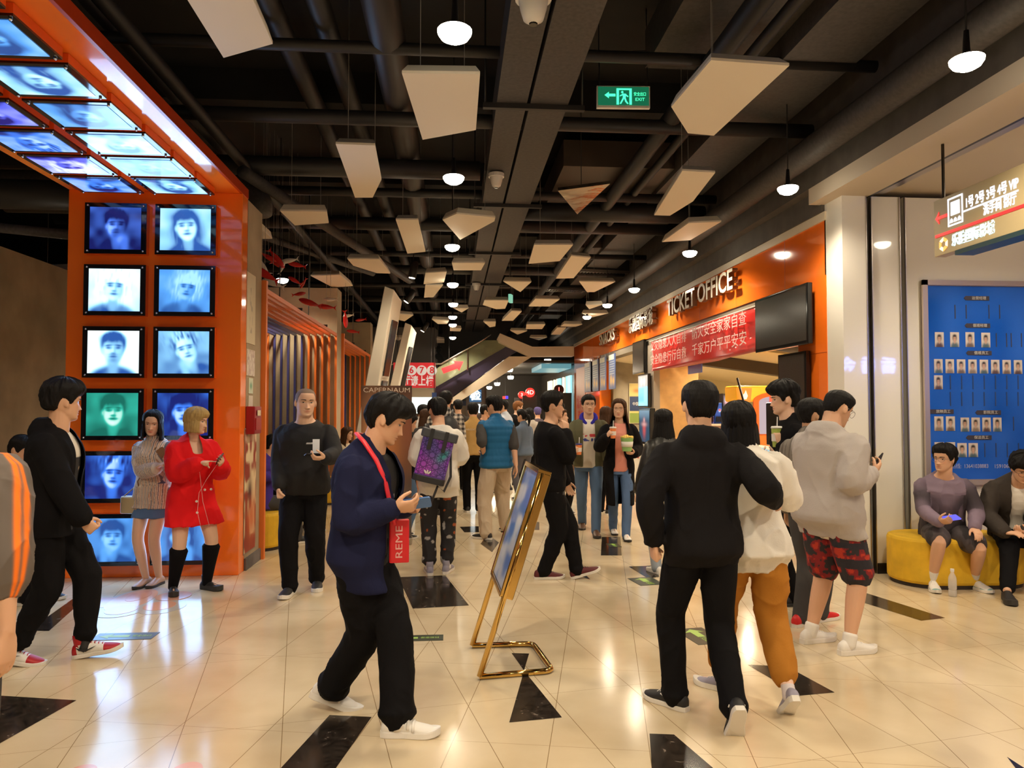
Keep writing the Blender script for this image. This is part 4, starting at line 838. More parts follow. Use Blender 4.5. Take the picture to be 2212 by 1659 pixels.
for i in range(7):
    for j in range(2):
        y=YP-.42-.555*i; x=-3.235+.653*j; s_=(('blue','mist','violet','white')[(i*2+j*3)%4],.6,HS[i*2+j],(-8,5,10,-4)[(i+j)%4],.5,1.05,.5,0,(i+j)%3==0)
        M=Matrix.Translation((x,y,3.74-.078))@Matrix.Rotation(R(180),4,'X')@Matrix.Rotation(R(180),4,'Z')
        panel('portrait panel on the portal soffit, %s row before the column, %s side'%(ORD[i],'right' if j else 'left'),s_,M,40+i*2+j)
# glow of the back-lit panels
for z in (3.0,1.8,.7):
    ld=bpy.data.lights.new('panel_glow','AREA'); ld.shape='RECTANGLE'; ld.size=1.2; ld.size_y=1.0; ld.energy=14; ld.color=(.35,.6,1); lo=bpy.data.objects.new('panel_glow',ld); COL.objects.link(lo); lo.location=(-2.9,YP-.12,z); lo.rotation_euler=(R(90),0,R(180)); lo.rotation_euler=(R(-90),0,0)
# ---- slatted alcoves: bars run along the canopy, then down the back wall
oslat=mat('slat_orange',(.80,.19,.03),.4); bslat=mat('slat_blue',(.045,.05,.20),.4)
def slats(y0,y1,x1,z,lbp,n,sp,cols,zt=.0,front=True):
    t=thing('slat_canopy',lbp,'slat wall',(x1,y1,0))
    for i in range(n):
        x=-.02-sp*i; mb=MB(); mb.box((x-.034,-.09,0),(x,-.04,z)); mb.box((x-.034,y0-y1,z-.05),(x,-.04,z)); mb.build('slat',oslat if cols[i]=='o' else bslat,t)
    mb=MB(); mb.box((-.06,y0-y1-.03,0),(.02,y0-y1+.03,z+.06)); mb.build('front_post',oslat,t); mb=MB(); mb.box((-sp*n,y0-y1,z),(.0,y0-y1+.05,z+.05)); mb.build('front_rail',oslat,t)
    for y in (-1.2,-3.2): mb=MB(); mb.box((-sp*n,y,z-.005),(.0,y+.03,z+.03)); mb.build('cross_rail',pipe,t); mb=MB(); mb.tube([(-.3,y,z),(-.3,y,5.3-.0)],.008,6); mb.build('hanger',pipe,t)
    return t
slats(8.22,13.39,PX+.03,2.95,'orange and blue slat canopy bending down the nearer concrete wall',13,.118,'ooooobbbbboooo')
slats(13.95,18.69,PX+.03,2.95,'orange and blue slat canopy in the farther alcove',13,.118,'ooooobbbbboooo')
# ---- things fixed to the side of the first pier (faces +x)
paper=mat('paper_cream',(.72,.62,.42),.7); 
def sidepic(name,lb,cat,y0,y1,z0,z1,f,x=PX,th=.006,lit=False,nx=40,ny=60,frame=None):
    t=thing(name,lb,cat,(x,(y0+y1)/2,(z0+z1)/2)); w_,h_=abs(y1-y0),z1-z0; mb=MB(); mb.box((.001,-w_/2,-h_/2),(th,w_/2,h_/2)); mb.build('board',frame or paper,t)
    picture('print',f,w_*.97,h_*.98,nx,ny,picmat('lit_print',1.0,.3) if lit else picmat('print_matte',rough=.5,lit=False),t,FX((th+.001,0,0),(1,0,0))); return t
def scroll(u,v): n=vnoise(np.stack([u.ravel()*9,v.ravel()*14,0*u.ravel()],1),4).reshape(u.shape); c=np.ones(u.shape+(3,))*[.66,.56,.36]; return mixc(c,(.30,.24,.18),np.clip(sig(abs(u-.5)*-1+.16,40)*sig(n-.25,14)*.7,0,1)*(v>.15)*(v<.8))
o=sidepic('wall_scroll','long cream paper scroll pinned to the pier side','poster',7.60,7.92,2.28,3.0,scroll)
o=sidepic('notice','small white notice sheet below the cream scroll','notice',7.62,7.92,1.95,2.22,lambda u,v: mixc(np.ones(u.shape+(3,))*[.72,.64,.55],(.35,.2,.18),sig(vnoise(np.stack([u.ravel()*14,v.ravel()*9,0*u.ravel()],1),8).reshape(u.shape)-.2,12)*.6))
o=sidepic('notice','small green tinted notice card under the white sheet','notice',7.70,7.86,1.77,1.93,lambda u,v: mixc(np.ones(u.shape+(3,))*[.62,.68,.52],(.1,.35,.2),ell(u,v,.5,.5,.25,.2,.3)))
o=sidepic('notice','small pale card above the red box','notice',7.70,7.86,1.62,1.75,lambda u,v: np.ones(u.shape+(3,))*[.66,.58,.48])
t=thing('fire_alarm_box','dark red box mounted on the pier side at head height','alarm box',(PX,7.75,1.50)); mb=MB(); mb.box((0,-.13,-.14),(.09,.13,.14)); mb.build('case',mat('alarm_red',(.30,.01,.015),.35),t,bev=.008); mb=MB(); mb.box((.09,-.1,-.10),(.098,.1,.02)); mb.build('door',mat('alarm_red2',(.4,.02,.02),.3),t); mb=MB(); mb.box((.098,-.06,.045),(.10,.06,.10)); mb.build('label_plate',paper,t)
def saga(u,v):
    n=vnoise(np.stack([u.ravel()*6,v.ravel()*13,0*u.ravel()],1),21).reshape(u.shape); c=np.ones(u.shape+(3,))*[.28,.025,.012]; c=mixc(c,(.75,.60,.36),sig(n+.5-abs(v-.55)*1.2-.35,10)); c=mixc(c,(.65,.14,.03),ell(u,v,.6,.28,.3,.14,.4)); c=mixc(c,(.05,.02,.02),ell(u,v,.45,.50,.16,.08,.4)); return mixc(c,(.8,.55,.4),(sig(abs(v-.93)*-1+.025,120)*(np.sin(u*60)>-.3)))
sidepic('movie_poster','tall red film poster leaning on the pier side','poster',7.58,8.02,.16,1.42,saga,frame=mat('poster_back',(.25,.2,.15),.6))
# left return wall: back-lit advert of a woman on the phone, seen beside the portal edge
def advert(u,v):
    c=np.stack([.75+0*u,.92+0*u,.95-.5*u*(v>.5)],-1); c=mixc(c,(.95,.70,.15),sig(.5-v,9)); c=mixc(c,(.30,.06,.02),ell(u,v,.45,.36,.30,.20,.2)); c=mixc(c,(1.0,.72,.28),ell(u,v,.50,.30,.17,.17,.15)); c=mixc(c,(.95,.65,.25),ell(u,v,.24,.16,.10,.14,.2)); c=mixc(c,(.25,.08,.03),ell(u,v,.43,.33,.04,.015,.3)+ell(u,v,.58,.33,.04,.015,.3)); c=mixc(c,(.8,.15,.08),ell(u,v,.51,.22,.05,.015,.3)); return mixc(c,(.12,.06,.04),ell(u,v,.5,.0,.42,.10,.2))
sidepic('lightbox','bright yellow back-lit advert of a woman on the phone beside the portal edge','light box',13.0,14.6,1.0,2.9,advert,x=-6.21,lit=True,th=.05,frame=steel,nx=60,ny=90)
# ---- yellow benches
def bench(lb,loc,L,Wd,Hh,m=None,bend=0,rz=0,cat='bench'):
    t=thing('ottoman',lb,cat,loc,rz,'low round-ended seats'); n=14; pts=[]
    for q in range(2):
        for k in range(n+1):
            a=R(-90+180*q*1.0)+math.pi*k/n*1.0
            cx=(L/2-Wd/2)*(1 if q==0 else -1); pts.append((cx+Wd/2*math.cos(a),Wd/2*math.sin(a)))
    pts=[(x,y+bend*(1-(2*x/L)**2)) for x,y in pts]; mb=MB(); mb.prism(pts,.03,Hh); mb.build('cushion',m or mat('ottoman_yellow',(.72,.43,.015),.7,noise=(7,.12),bump=(50,.1)),t,bev=.03)
    mb=MB(); mb.prism([(x*.96,y*.94) for x,y in pts],0,.035); mb.build('base',mat('base_dark',(.03,.02,.015),.6),t); return t
bench('yellow round-ended bench in the alcove behind the bald man',(-2.42,8.87,0),.9,.62,.42); bench('yellow bench in the alcove left of the tall leaning pillar',(-2.25,12.92,0),.8,.58,.44)
bench('long yellow bench under the blue staff board',(4.68,6.64,0),1.2,.66,.44,rz=R(-3)); bench('dark red bench at the right edge of the picture',(5.78,6.6,0),.9,.66,.42,mat('ottoman_red',(.32,.025,.012),.7,bump=(50,.1)))
# ---------------------------------------------------------------- letters on the orange fascia (facing -x)
lf=mat('letter_front',(.85,.80,.68),.3,coat=.3); ls=mat('letter_side',(.16,.06,.02),.35)
def fascia_sign(s_,y0,y1,z,size,lb,ysc=1):
    yc=(y0+y1)/2; t=thing('fascia_sign',lb,'sign',(FXX,yc,z)); w_=abs(y1-y0)
    text('lettering',s_,lf,t,FX((-.125,0,0),(-1,0,0)),size,.004,width=w_,ysc=ysc,bold=.004,label='cream letter fronts'); text('letter_return',s_,ls,t,FX((-.085,0,0),(-1,0,0)),size,.075,width=w_,ysc=ysc,bold=.003,label='dark brown letter sides')
    for y in np.linspace(-w_/2+.1,w_/2-.1,4): mb=MB(); mb.tube([(-.05,y,-.02),(0.0,y,-.02)],.012,6); mb.build('standoff',steel,t); 
    mb=MB(); mb.tube([(-.05,-w_/2,-.02),(-.05,w_/2,-.02)],.008,6); mb.build('rail',steel,t); return t
fascia_sign('TICKET OFFICE',12.65,9.6,3.345,.36,'raised cream letters TICKET OFFICE on the orange fascia',1.1); fascia_sign('乐融国际影城',15.5,13.6,3.345,.36,'raised cream Chinese sign between SNACKS and TICKET OFFICE'); fascia_sign('SNACKS',18.7,16.9,3.34,.34,'raised cream letters SNACKS at the far end of the fascia',1.1)
# red cloth banner
t=thing('red_banner','red cloth banner with two rows of white Chinese characters','banner',(3.77,11.43,2.61)); mb=MB(); nx,nzb=60,9; vs=[];fs=[]
for j in range(nzb):
    for i in range(nx):
        u=i/(nx-1); v=j/(nzb-1); y=(.5-u)*4.94; sag=-.05*math.sin(u*math.pi)*(v); vs.append((.035*math.sin(u*21)*v*.6+.03*math.sin(u*7+v*3)*(.3+v),y,.29-.57*v+sag*.5+.0))
fs=[(j*nx+i,j*nx+i+1,(j+1)*nx+i+1,(j+1)*nx+i) for j in range(nzb-1) for i in range(nx-1)]; mb.add(vs,fs); o=mb.build('cloth',mat('banner_red',(.72,.03,.025),.28,spec=.6,coat=.2),t,True); so=o.modifiers.new('s','SOLIDIFY'); so.thickness=.004
wt=mat('banner_white',(.80,.62,.60),.5)
for k,row in enumerate(('火灾隐患人人自排　防火安全家家自查','安全隐患行行自救　千家万户平平安安')):
    o=text('lettering',row,wt,t,FX((-.062,0,.155-.255*k),(-1,0,0)),.20,.002,width=4.6); 
for z in (.29,): mb=MB(); mb.tube([(0,-2.55,z),(0,2.55,z)],.012,6); mb.build('cord',mat('cord_white',(.6,.55,.5),.6),t)
t=thing('blue_sign','small blue board hanging behind the red banner','sign',(3.98,12.0,2.27)); mb=MB(); mb.box((0,-.34,-.07),(.02,.34,.07)); mb.build('board',mat('sign_blue',(.10,.16,.62),.4),t); mb=MB(); mb.tube([(.01,-.25,.07),(.01,-.25,.62)],.006,6); mb.tube([(.01,.25,.07),(.01,.25,.62)],.006,6); mb.build('wire',steel,t)
# televisions / screens on the facade (facing -x)
tvb=mat('tv_black',(.008,.008,.009),.12); 
def tv(lb,y0,y1,z0,z1,x,f=None,th=.06,es=1.0,arm=True,bez=.03,rz=0):
    yc,zc=(y0+y1)/2,(z0+z1)/2; w_,h_=abs(y1-y0),z1-z0; t=thing('wall_screen',lb,'screen',(x,yc,zc),rz,'screens on the ticket office front'); mb=MB(); mb.box((0,-w_/2,-h_/2),(th,w_/2,h_/2)); mb.build('case',tvb,t,bev=.008)
    if f: picture('display',f,w_-2*bez,h_-2*bez,40,50,picmat('screen_lit',es,.15),t,FX((-.002,0,.0),(-1,0,0)))
    else: mb=MB(); mb.box((-.002,-w_/2+bez,-h_/2+bez*1.3),(0,w_/2-bez,h_/2-bez)); mb.build('display',mat('screen_off',(.035,.030,.026),.18),t)
    if arm: mb=MB(); mb.box((th,-.08,-.12),(FXX-x+.002,.08,.12)); mb.build('bracket',pipe,t)
    return t
tv('large dark television on the orange pilaster beside the red banner',8.86,7.5,2.30,2.95,3.71,arm=True); tv('dark upright screen below the large television',8.34,7.66,1.02,2.24,3.76)
tv('dark upright screen hanging at the left end of the red banner',15.4,14.46,2.33,3.0,3.77)
def cyan(u,v): c=np.ones(u.shape+(3,))*[.16,.55,.85]; c=mixc(c,(.45,.42,.38),sig(v-.62,60)); c=mixc(c,(.8,.85,.8),ell(u,v,.35,.8,.1,.1,.3)+ell(u,v,.65,.8,.1,.1,.3)); c=mixc(c,(.35,.85,.95),sig(.12-v,50)); return mixc(c,(.30,.70,.95),sig(u-.6,40)*(v<.62))
tv('bright upright screen with a pale blue picture left of the tan pillar',14.9,14.12,1.64,2.3,3.76,cyan,es=1.0)
def figure(u,v): c=np.ones(u.shape+(3,))*[.012,.05,.09]; c=mixc(c,(.10,.18,.25),sig(v-.75,20)); c=mixc(c,(.45,.06,.06),ell(u,v,.5,.42,.13,.22,.3)); return mixc(c,(.55,.30,.28),ell(u,v,.5,.56,.20,.05,.4)+ell(u,v,.5,.70,.07,.06,.3))
t=thing('kiosk_screen','upright kiosk with a dark display showing a small red figure','kiosk',(3.52,13.5,0)); 
for i,(lo,hi,n_,m_) in enumerate((((0,-.40,.95),(.10,.40,1.62),'case',tvb),((-.02,-.34,.0),(.34,.34,.95),'pedestal',mat('counter_white',(.78,.72,.62),.35)))): mb=MB(); mb.box(lo,hi); mb.build(n_,m_,t,bev=.01)
picture('display',figure,.72,.58,36,40,picmat('screen_lit',1.0,.15),t,FX((-.003,0,1.29),(-1,0,0)))
# blue hanging menu sheets
def menu(u,v): c=np.ones(u.shape+(3,))*[.06,.11,.32]; c=mixc(c,(.70,.72,.62),(v>.84)*1.*(u<.8)); c=mixc(c,(.80,.45,.05),ell(u,v,.35,.25,.13,.13,.3)+ell(u,v,.72,.22,.13,.10,.3)); return mixc(c,(.55,.60,.62),(np.sin(v*90)>.5)*(v>.40)*(v<.80)*(abs(u-.5)<.36)*.8)
for i,(y,w_) in enumerate(((20.75,.95),(19.6,.85),(18.6,.8),(17.5,.75))):
    t=thing('menu_sheet',['blue menu sheet hanging at the far end of the snack counter','second blue menu sheet from the far end of the snack counter','third blue menu sheet from the far end of the snack counter','blue menu sheet nearest the middle of the facade'][i],'poster',(3.78,y,2.5)); mb=MB(); mb.box((.002,-w_/2,-.42),(.012,w_/2,.42)); mb.build('sheet',mat('sheet_blue',(.08,.13,.33),.5),t); picture('print',menu,w_*.98,.82,40,44,picmat('print_matte',rough=.5,lit=False),t,FX((.0,0,0),(-1,0,0)))
    for d in (-.4,.4): mb=MB(); mb.tube([(.006,d*w_,.42),(.006,d*w_,.50)],.005,6); mb.build('clip',steel,t)
# counters
t=thing('ticket_counter','white ticket counter with a red stripe behind the queue','counter',(4.25,10.6,0)); mb=MB(); mb.box((-.3,-2.6,0),(.3,2.5,1.02)); mb.build('body',mat('counter_white',(.78,.72,.62),.35),t); mb=MB(); mb.box((-.305,-2.6,.55),(-.295,2.5,.72)); mb.build('stripe',mat('stripe_red',(.62,.03,.02),.35),t); mb=MB(); mb.box((-.36,-2.64,1.02),(.34,2.54,1.07)); mb.build('worktop',mat('worktop_pale',(.75,.66,.52),.25),t,bev=.006)
t=thing('snack_counter','white snack counter with red stripe at the far end of the facade','counter',(4.25,17.6,0)); mb=MB(); mb.box((-.3,-2.5,0),(.3,1.3,1.02)); mb.build('body',_M['counter_white'],t); mb=MB(); mb.box((-.305,-2.5,.55),(-.295,1.3,.72)); mb.build('stripe',_M['stripe_red'],t); mb=MB(); mb.box((-.36,-2.54,1.02),(.34,1.34,1.07)); mb.build('worktop',_M['worktop_pale'],t)
t=thing('queue_monitor','large black monitor seen from behind above the ticket counter','monitor',(4.25,9.2,1.075)); mb=MB(); mb.box((-.03,-.55,.05),(.04,.55,.62)); mb.build('case',tvb,t,bev=.01); mb=MB(); mb.box((-.05,-.12,0),(.05,.12,.06)); mb.build('foot',tvb,t)
t=thing('boom_stand','thin black slanted pole standing behind the queue','stand',(4.3,10.6,1.075)); mb=MB(); mb.tube([(0,-.3,.02),(0,.1,.02)],.018,8); mb.build('foot',pipe,t); mb=MB(); mb.tube([(0,-.3,.02),(0,.35,1.0)],.018,8); mb.build('pole',pipe,t)
# popcorn machine, fridges, posters inside the office
PY=12.9; PX0=WY(1591,850,PY).x; k_=lambda px: WY(px,850,PY).x-PX0; zz_=lambda py: WY(1620,py,PY).z
t=thing('popcorn_machine','yellow and orange popcorn machine with lit POP sign in the office','popcorn machine',(PX0,PY,0)); FP=lambda x,y,z: FX((x,y,z),(0,-1,0)); r_=k_(1750)
mb=MB(); mb.box((.05,.02,0),(r_,.6,1.16)); mb.build('cabinet',mat('pop_orange',(.80,.16,.02),.4),t); mb=MB(); mb.box((.0,.0,zz_(868)),(r_,.6,zz_(833))); mb.build('canopy',mat('pop_yellow',(.85,.48,.03),.4,emit=(.85,.40,.02),es=.25),t,bev=.04)
a0,a1,zt,zb=k_(1626),k_(1690),zz_(845),1.16; arc=[(a0,zb)]+[(a0+(a1-a0)*(1-math.cos(R(q))),zz_(866)+(zt-zz_(866))*math.sin(R(q))) for q in range(0,91,15)]+[(r_,zt),(r_,zz_(854)),(a1,zz_(854))]+[(a0+.1+(a1-a0-.1)*(1-math.cos(R(q))),zz_(868)+(zz_(854)-zz_(868))*math.sin(R(q))) for q in range(75,-1,-15)]+[(a0+.1,zb)]
mb=MB(); mb.prism(arc,0,.03,0,FP(0,-.005,0)); mb.build('arch',mat('pop_arch',(.85,.12,.01),.35),t)
mb=MB(); mb.box((a0+.1,-.004,1.16),(r_,.03,zz_(856))); mb.build('window',emis('pop_window',(.50,.40,.45),.7),t); mb=MB(); mb.box((k_(1660),-.06,zz_(868)),(k_(1720),-.03,zz_(855))); mb.build('sign_plate',emis('pop_red',(.85,.10,.04),.9),t); text('lettering','POPCORN',emis('pop_letters',(1,.92,.75),2.2),t,FP(k_(1691),-.064,zz_(861.5)),.11,.003,width=.42)
mb=MB(); mb.prism([(-.10,-.12),(.10,-.12),(.125,.12),(-.125,.12)],-.05,.05,0,FP(.115,-.06,zz_(853))); mb.build('flame_sign',emis('flame_orange',(.95,.24,.02),.9),t); mb=MB(); mb.prism([(-.02,-.08),(.02,-.08),(.045,-.02),(.01,.08),(-.01,.03),(-.04,.0)],.051,.056,0,FP(.115,-.06,zz_(853))); mb.build('flame',emis('flame_yellow',(1,.75,.35),1.6),t)
t=thing('back_counter','pale back counter carrying the drinks machines in the office','counter',(WY(1555,880,14.2).x,14.3,0)); mb=MB(); mb.box((-.45,-.25,0),(.55,.25,1.28)); mb.build('body',_M['counter_white'],t); mb=MB(); mb.box((-.47,-.28,1.28),(.57,.27,1.32)); mb.build('worktop',_M['worktop_pale'],t)
def machine(lb,px0,px1,py,cb,f):
    a=WY(px0,py,14.05); b=WY(px1,py,14.05); w_=b.x-a.x-.01; t=thing('drinks_machine',lb,'drinks machine',((a.x+b.x)/2,14.05,1.32)); h_=a.z-1.32; mb=MB(); mb.box((-w_/2,0,0),(w_/2,.35,h_)); mb.build('cabinet',cb,t,bev=.006); picture('front_print',f,w_*.9,h_*.55,26,34,picmat('lit_print',1.0,.3),t,FX((0,-.003,h_*.66))); mb=MB(); mb.box((-w_/2+.02,-.02,.04),(w_/2-.02,.0,h_*.34)); mb.build('tap_bay',tvb,t); return t
machine('violet blue drinks machine nearest the tan pillar',1526,1543,870,mat('cooler_blue',(.05,.06,.30),.4),lambda u,v: mixc(np.ones(u.shape+(3,))*[.05,.05,.20],(.35,.32,.45),sig(abs(v-.35)*-1+.05,60)*(abs(u-.5)<.3)*1.))
machine('deep blue drinks machine with a small round red and white emblem',1543.5,1560,870,mat('cooler_blue2',(.01,.06,.30),.4),lambda u,v: mixc(mixc(np.ones(u.shape+(3,))*[.01,.06,.26],(.6,.6,.65),ell(u,v,.7,.45,.2,.14,.15)),(.7,.03,.04),ell(u,v,.7,.49,.18,.08,.15)))
machine('black drinks machine with a lit round picture on top',1560.5,1583,850,mat('cooler_black',(.02,.015,.012),.4),lambda u,v: mixc(mixc(np.ones(u.shape+(3,))*[.08,.05,.08],(.75,.72,.80),ell(u,v,.5,.72,.32,.26,.15)),(.75,.25,.22),ell(u,v,.5,.55,.25,.08,.3)))
t=thing('door_panel','pale blue lit doorway beside the tan pillar in the office','door',(WY(1514,880,15.9).x,15.9,0)); mb=MB(); mb.box((-.1,0,0),(.1,.05,2.0)); mb.build('leaf',emis('door_blue',(.20,.45,.85),.8),t); mb=MB(); mb.box((-.16,-.01,0),(-.1,.06,2.04)); mb.build('jamb',conc2,t); mb=MB(); mb.box((.1,-.01,0),(.16,.06,2.04)); mb.build('jamb',conc2,t)
def promo(u,v): c=np.ones(u.shape+(3,))*[.62,.50,.18]; c=mixc(c,(.02,.04,.12),(v<.68)*(v>.30)*1.); c=mixc(c,(.20,.28,.06),(v<=.26)*1.); c=mixc(c,(.45,.18,.05),ell(u,v,.28,.82,.13,.05,.3)); return c
t=thing('promo_poster','yellow and navy poster on the grey office wall behind the couple with drinks','poster',(4.9,18.98,1.75)); mb=MB(); mb.box((-.35,-.012,-.52),(.35,.0,.52)); mb.build('board',paper,t); picture('print',promo,.68,1.02,30,46,picmat('print_matte',rough=.5,lit=False),t,FX((0,-.014,0))); text('lettering','中国乡音声',mat('text_pale',(.7,.7,.7),.5),t,FX((-.05,-.016,-.02)),.1,.002,width=.42)
# far pilaster posters with red script
t=thing('pilaster_poster','pale poster with red script on the far orange pilaster','poster',(FXX-.012,22.2,1.55)); mb=MB(); mb.box((0,-.8,-.9),(.01,.8,1.3)); mb.build('sheet',mat('poster_pink',(.72,.30,.20),.5),t); text('lettering','爆米花\n套餐',mat('script_red',(.75,.03,.02),.5),t,FX((-.003,0,.0),(-1,0,0)),.45,.002)
t=thing('menu_display','dark framed menu on the far orange pilaster','poster',(FXX-.02,20.1,2.5)); mb=MB(); mb.box((0,-.3,-.42),(.02,.3,.42)); mb.build('frame',tvb,t)
# ---------------------------------------------------------------- hanging direction sign at right (faces -x)
Y0s,Y1s=5.64,4.50; t=thing('direction_sign','beige hanging direction sign with red arrow and lit white characters','sign',(3.90,(Y0s+Y1s)/2,3.06)); L_=Y0s-Y1s
mb=MB(); mb.box((-.045,-L_/2,-.225),(.045,L_/2,.225)); mb.build('case',mat('sign_beige',(.50,.40,.22),.4),t,bev=.004); mb=MB(); mb.box((-.05,-L_/2,-.26),(.10,L_/2-.25,-.225)); mb.build('lower_rail',mat('rail_teal',(.02,.05,.06),.3),t)
sw=emis('sign_white',(.80,.84,1.0),1.3); sr=emis('sign_red',(1,.02,.02),1.2); B=lambda y,z: FX((-.047,y,z),(-1,0,0)); yl=L_/2
text('lettering','1号 2号 3号 4号 VIP',sw,t,B(yl-.635,.105),.095,.003,width=.52,bold=.002); text('lettering','洗手间 影厅',sw,t,B(yl-.72,.0),.085,.003,width=.32,bold=.002)
mb=MB(); mb.box((-.28,-.006,0),(.28,.006,.003),0,B(yl-.62,.052)); mb.build('white_line',sw,t); mb=MB(); mb.box((-.55,-.011,0),(.55,.011,.003),0,B(0,-.065)); mb.build('red_line',sr,t)
mb=MB(); mb.prism([(-.075,0),(-.03,.05),(-.03,.028),(-.045,.012),(.065,.012),(.065,-.012),(-.045,-.012),(-.03,-.028),(-.03,-.05)],0,.003,0,B(yl-.10,.075)); mb.build('arrow',sr,t)
mb=MB()
for a,b in (((-.085,-.11),(.085,-.098)),((-.085,.098),(.085,.11)),((-.085,-.098),(-.073,.098)),((.073,-.098),(.085,.098)),((-.05,-.03),(.05,.075))): mb.box((*a,0),(*b,.003),0,B(yl-.26,.085))
for x in (-.045,0,.045): mb.prism([(x-.018,-.085),(x+.018,-.085),(x+.014,-.062),(x,-.05),(x-.014,-.062)],0,.003,0,B(yl-.26,.085))
mb.build('cinema_symbol',sw,t); text('lettering','乐融国际影城',emis('sign_cyan',(.55,.88,1.0),1.8),t,B(yl-.44,-.145),.10,.003,width=.46,bold=.003)
mb=MB()
for k in range(6):
    a0,a1=R(60*k+30),R(60*k+84); mb.prism([(.035*math.cos(a0),.035*math.sin(a0)),(.075*math.cos(a0),.075*math.sin(a0)),(.075*math.cos(a1),.075*math.sin(a1)),(.035*math.cos(a1),.035*math.sin(a1))],0,.003,k%2,B(yl-.115,-.145)@Matrix.Scale(.75,4))
mb.build('emblem',[emis('emblem_orange',(1,.40,.08),1.2),emis('emblem_peach',(1,.70,.45),1.3)],t)
for y in (yl-.06,-yl+.06): mb=MB(); mb.tube([(0,y,.225),(0,y,.69)],.012,8); mb.build('rod',mat('rod_dark',(.06,.05,.04),.3,1),t)
# ---------------------------------------------------------------- staff notice board on the front wall
bx0,bx1,bz0,bz1=4.655,6.5,.86,2.90; bw,bh=bx1-bx0,bz1-bz0; cx_,cz_=(bx0+bx1)/2,(bz0+bz1)/2; YB=RY+.019
t=thing('staff_board','large blue staff board with rows of small photos on the right wall','notice board',(cx_,YB,cz_))
def bluebg(u,v): n=vnoise(np.stack([u.ravel()*7,v.ravel()*9,0*u.ravel()],1),5).reshape(u.shape); return np.stack([.012+.012*n,.12+.03*n,.66+.08*n],-1)
mb=MB(); mb.box((-bw/2,-.018,-bh/2),(bw/2,0,bh/2)); mb.build('backing',steel,t); picture('panel',bluebg,bw-.11,bh-.11,50,60,picmat('board_print',rough=.12,lit=False),t,FX((0,-.0195,0)))
for a,b in (((-bw/2,-.045,-bh/2),(-bw/2+.05,-.018,bh/2)),((bw/2-.05,-.045,-bh/2),(bw/2,-.018,bh/2)),((-bw/2,-.045,bh/2-.05),(bw/2,-.018,bh/2)),((-bw/2,-.045,-bh/2),(bw/2,-.018,-bh/2+.05))): mb=MB(); mb.box(a,b); mb.build('frame_bar',mat('board_frame',(.55,.46,.40),.3,.6),t)
bp=lambda px,py: ((WY(px,py,YB).x-cx_),(WY(px,py,YB).z-cz_))
def head(sd):
    r_=random.Random(sd); sk=(.62,.40,.30); hc=(.03,.025,.02); cc=r_.choice([(.16,.12,.10),(.08,.14,.17),(.25,.20,.16),(.10,.06,.06)]); L_=r_.random()<.35
    def f(u,v): c=np.ones(u.shape+(3,))*[.70,.64,.60]; c=mixc(c,hc,ell(u,v,.5,.60,.24,.27 if L_ else .22,.12)); c=mixc(c,cc,ell(u,v,.5,.0,.45,.32,.12)); c=mixc(c,sk,ell(u,v,.5,.54,.17,.20,.12)); c=mixc(c,sk,ell(u,v,.5,.33,.08,.1,.2)); return mixc(c,hc,ell(u,v,.5,.76,.19,.08,.2)*1.0+ell(u,v,.43,.57,.03,.012,.4)*.7+ell(u,v,.57,.57,.03,.012,.4)*.7)
    return f
phs=[(2026,734,21,33),(2059,734,21,33),(2092,734,21,33),(2126,735,21,33)]+[(2024+24.5*i,791+.3*i,20,31) for i in range(8)]+[(2024,826,20,31)]+[(2025,915,21,32),(2050,915,21,32)]+[(2081+23.3*i,917,20,31) for i in range(4)]+[(2026,970,22,31),(2050,970,22,31),(2075,972,22,31),(2099,972,22,31)]
for i,(x,y,w_,h_) in enumerate(phs):
    a=bp(x,y); s_=7.2/1600; picture('staff_photo',head(i),w_*s_,h_*s_,18,24,picmat('board_photo',rough=.2,lit=False),t,FX((a[0],-.0225,a[1])))
for x,y,s_ in ((2107,645,'运营经理'),(2109,704,'值班经理'),(2112,763,'值班员工'),(2132,891,'影院员工'),(2112,945,'保洁员工'),(2030,889,'放映员工')):
    a=bp(x,y); mb=MB(); mb.prism([(-.12,-.022),(.13,-.022),(.13,.022),(-.12,.022),(-.14,0)],.0,.003,0,FX((a[0],-.021,a[1]))); mb.build('title_plate',mat('plate_dark',(.05,.045,.06),.4),t); text('lettering',s_,mat('text_pale',(.7,.7,.7),.5),t,FX((a[0]+.02,-.0255,a[1])),.036,.001,width=.15)
for x,y in ((2060,674),(2084,674),(2133,674),(2156,674),(2149,735),(2171,735),(2181,735),(2203,735)): a=bp(x,y); mb=MB(); mb.box((a[0]-.004,-.023,a[1]-.07),(a[0]+.004,-.020,a[1]+.07)); mb.build('slot_strip',mat('plate_dark',(.05,.045,.06),.4),t)
for r_,y in enumerate((826,862,915,972)):
    for i in range(7):
        x=(2050,2050,2186,2124)[r_]+24.3*i
        if x<2330: a=bp(x,y); mb=MB(); mb.box((a[0]-.005,-.023,a[1]-.07),(a[0]+.005,-.020,a[1]+.07)); mb.build('slot_strip',mat('plate_dark2',(.03,.06,.18),.4),t)
a=bp(2082,1007); text('lettering','投诉热线:  13641038883',mat('text_blue',(.45,.50,.70),.5),t,FX((a[0],-.024,a[1])),.055,.001,width=.48); a=bp(2172,1007); text('lettering','15910606068',mat('text_blue',(.45,.50,.70),.5),t,FX((a[0],-.024,a[1])),.055,.001,width=.27)
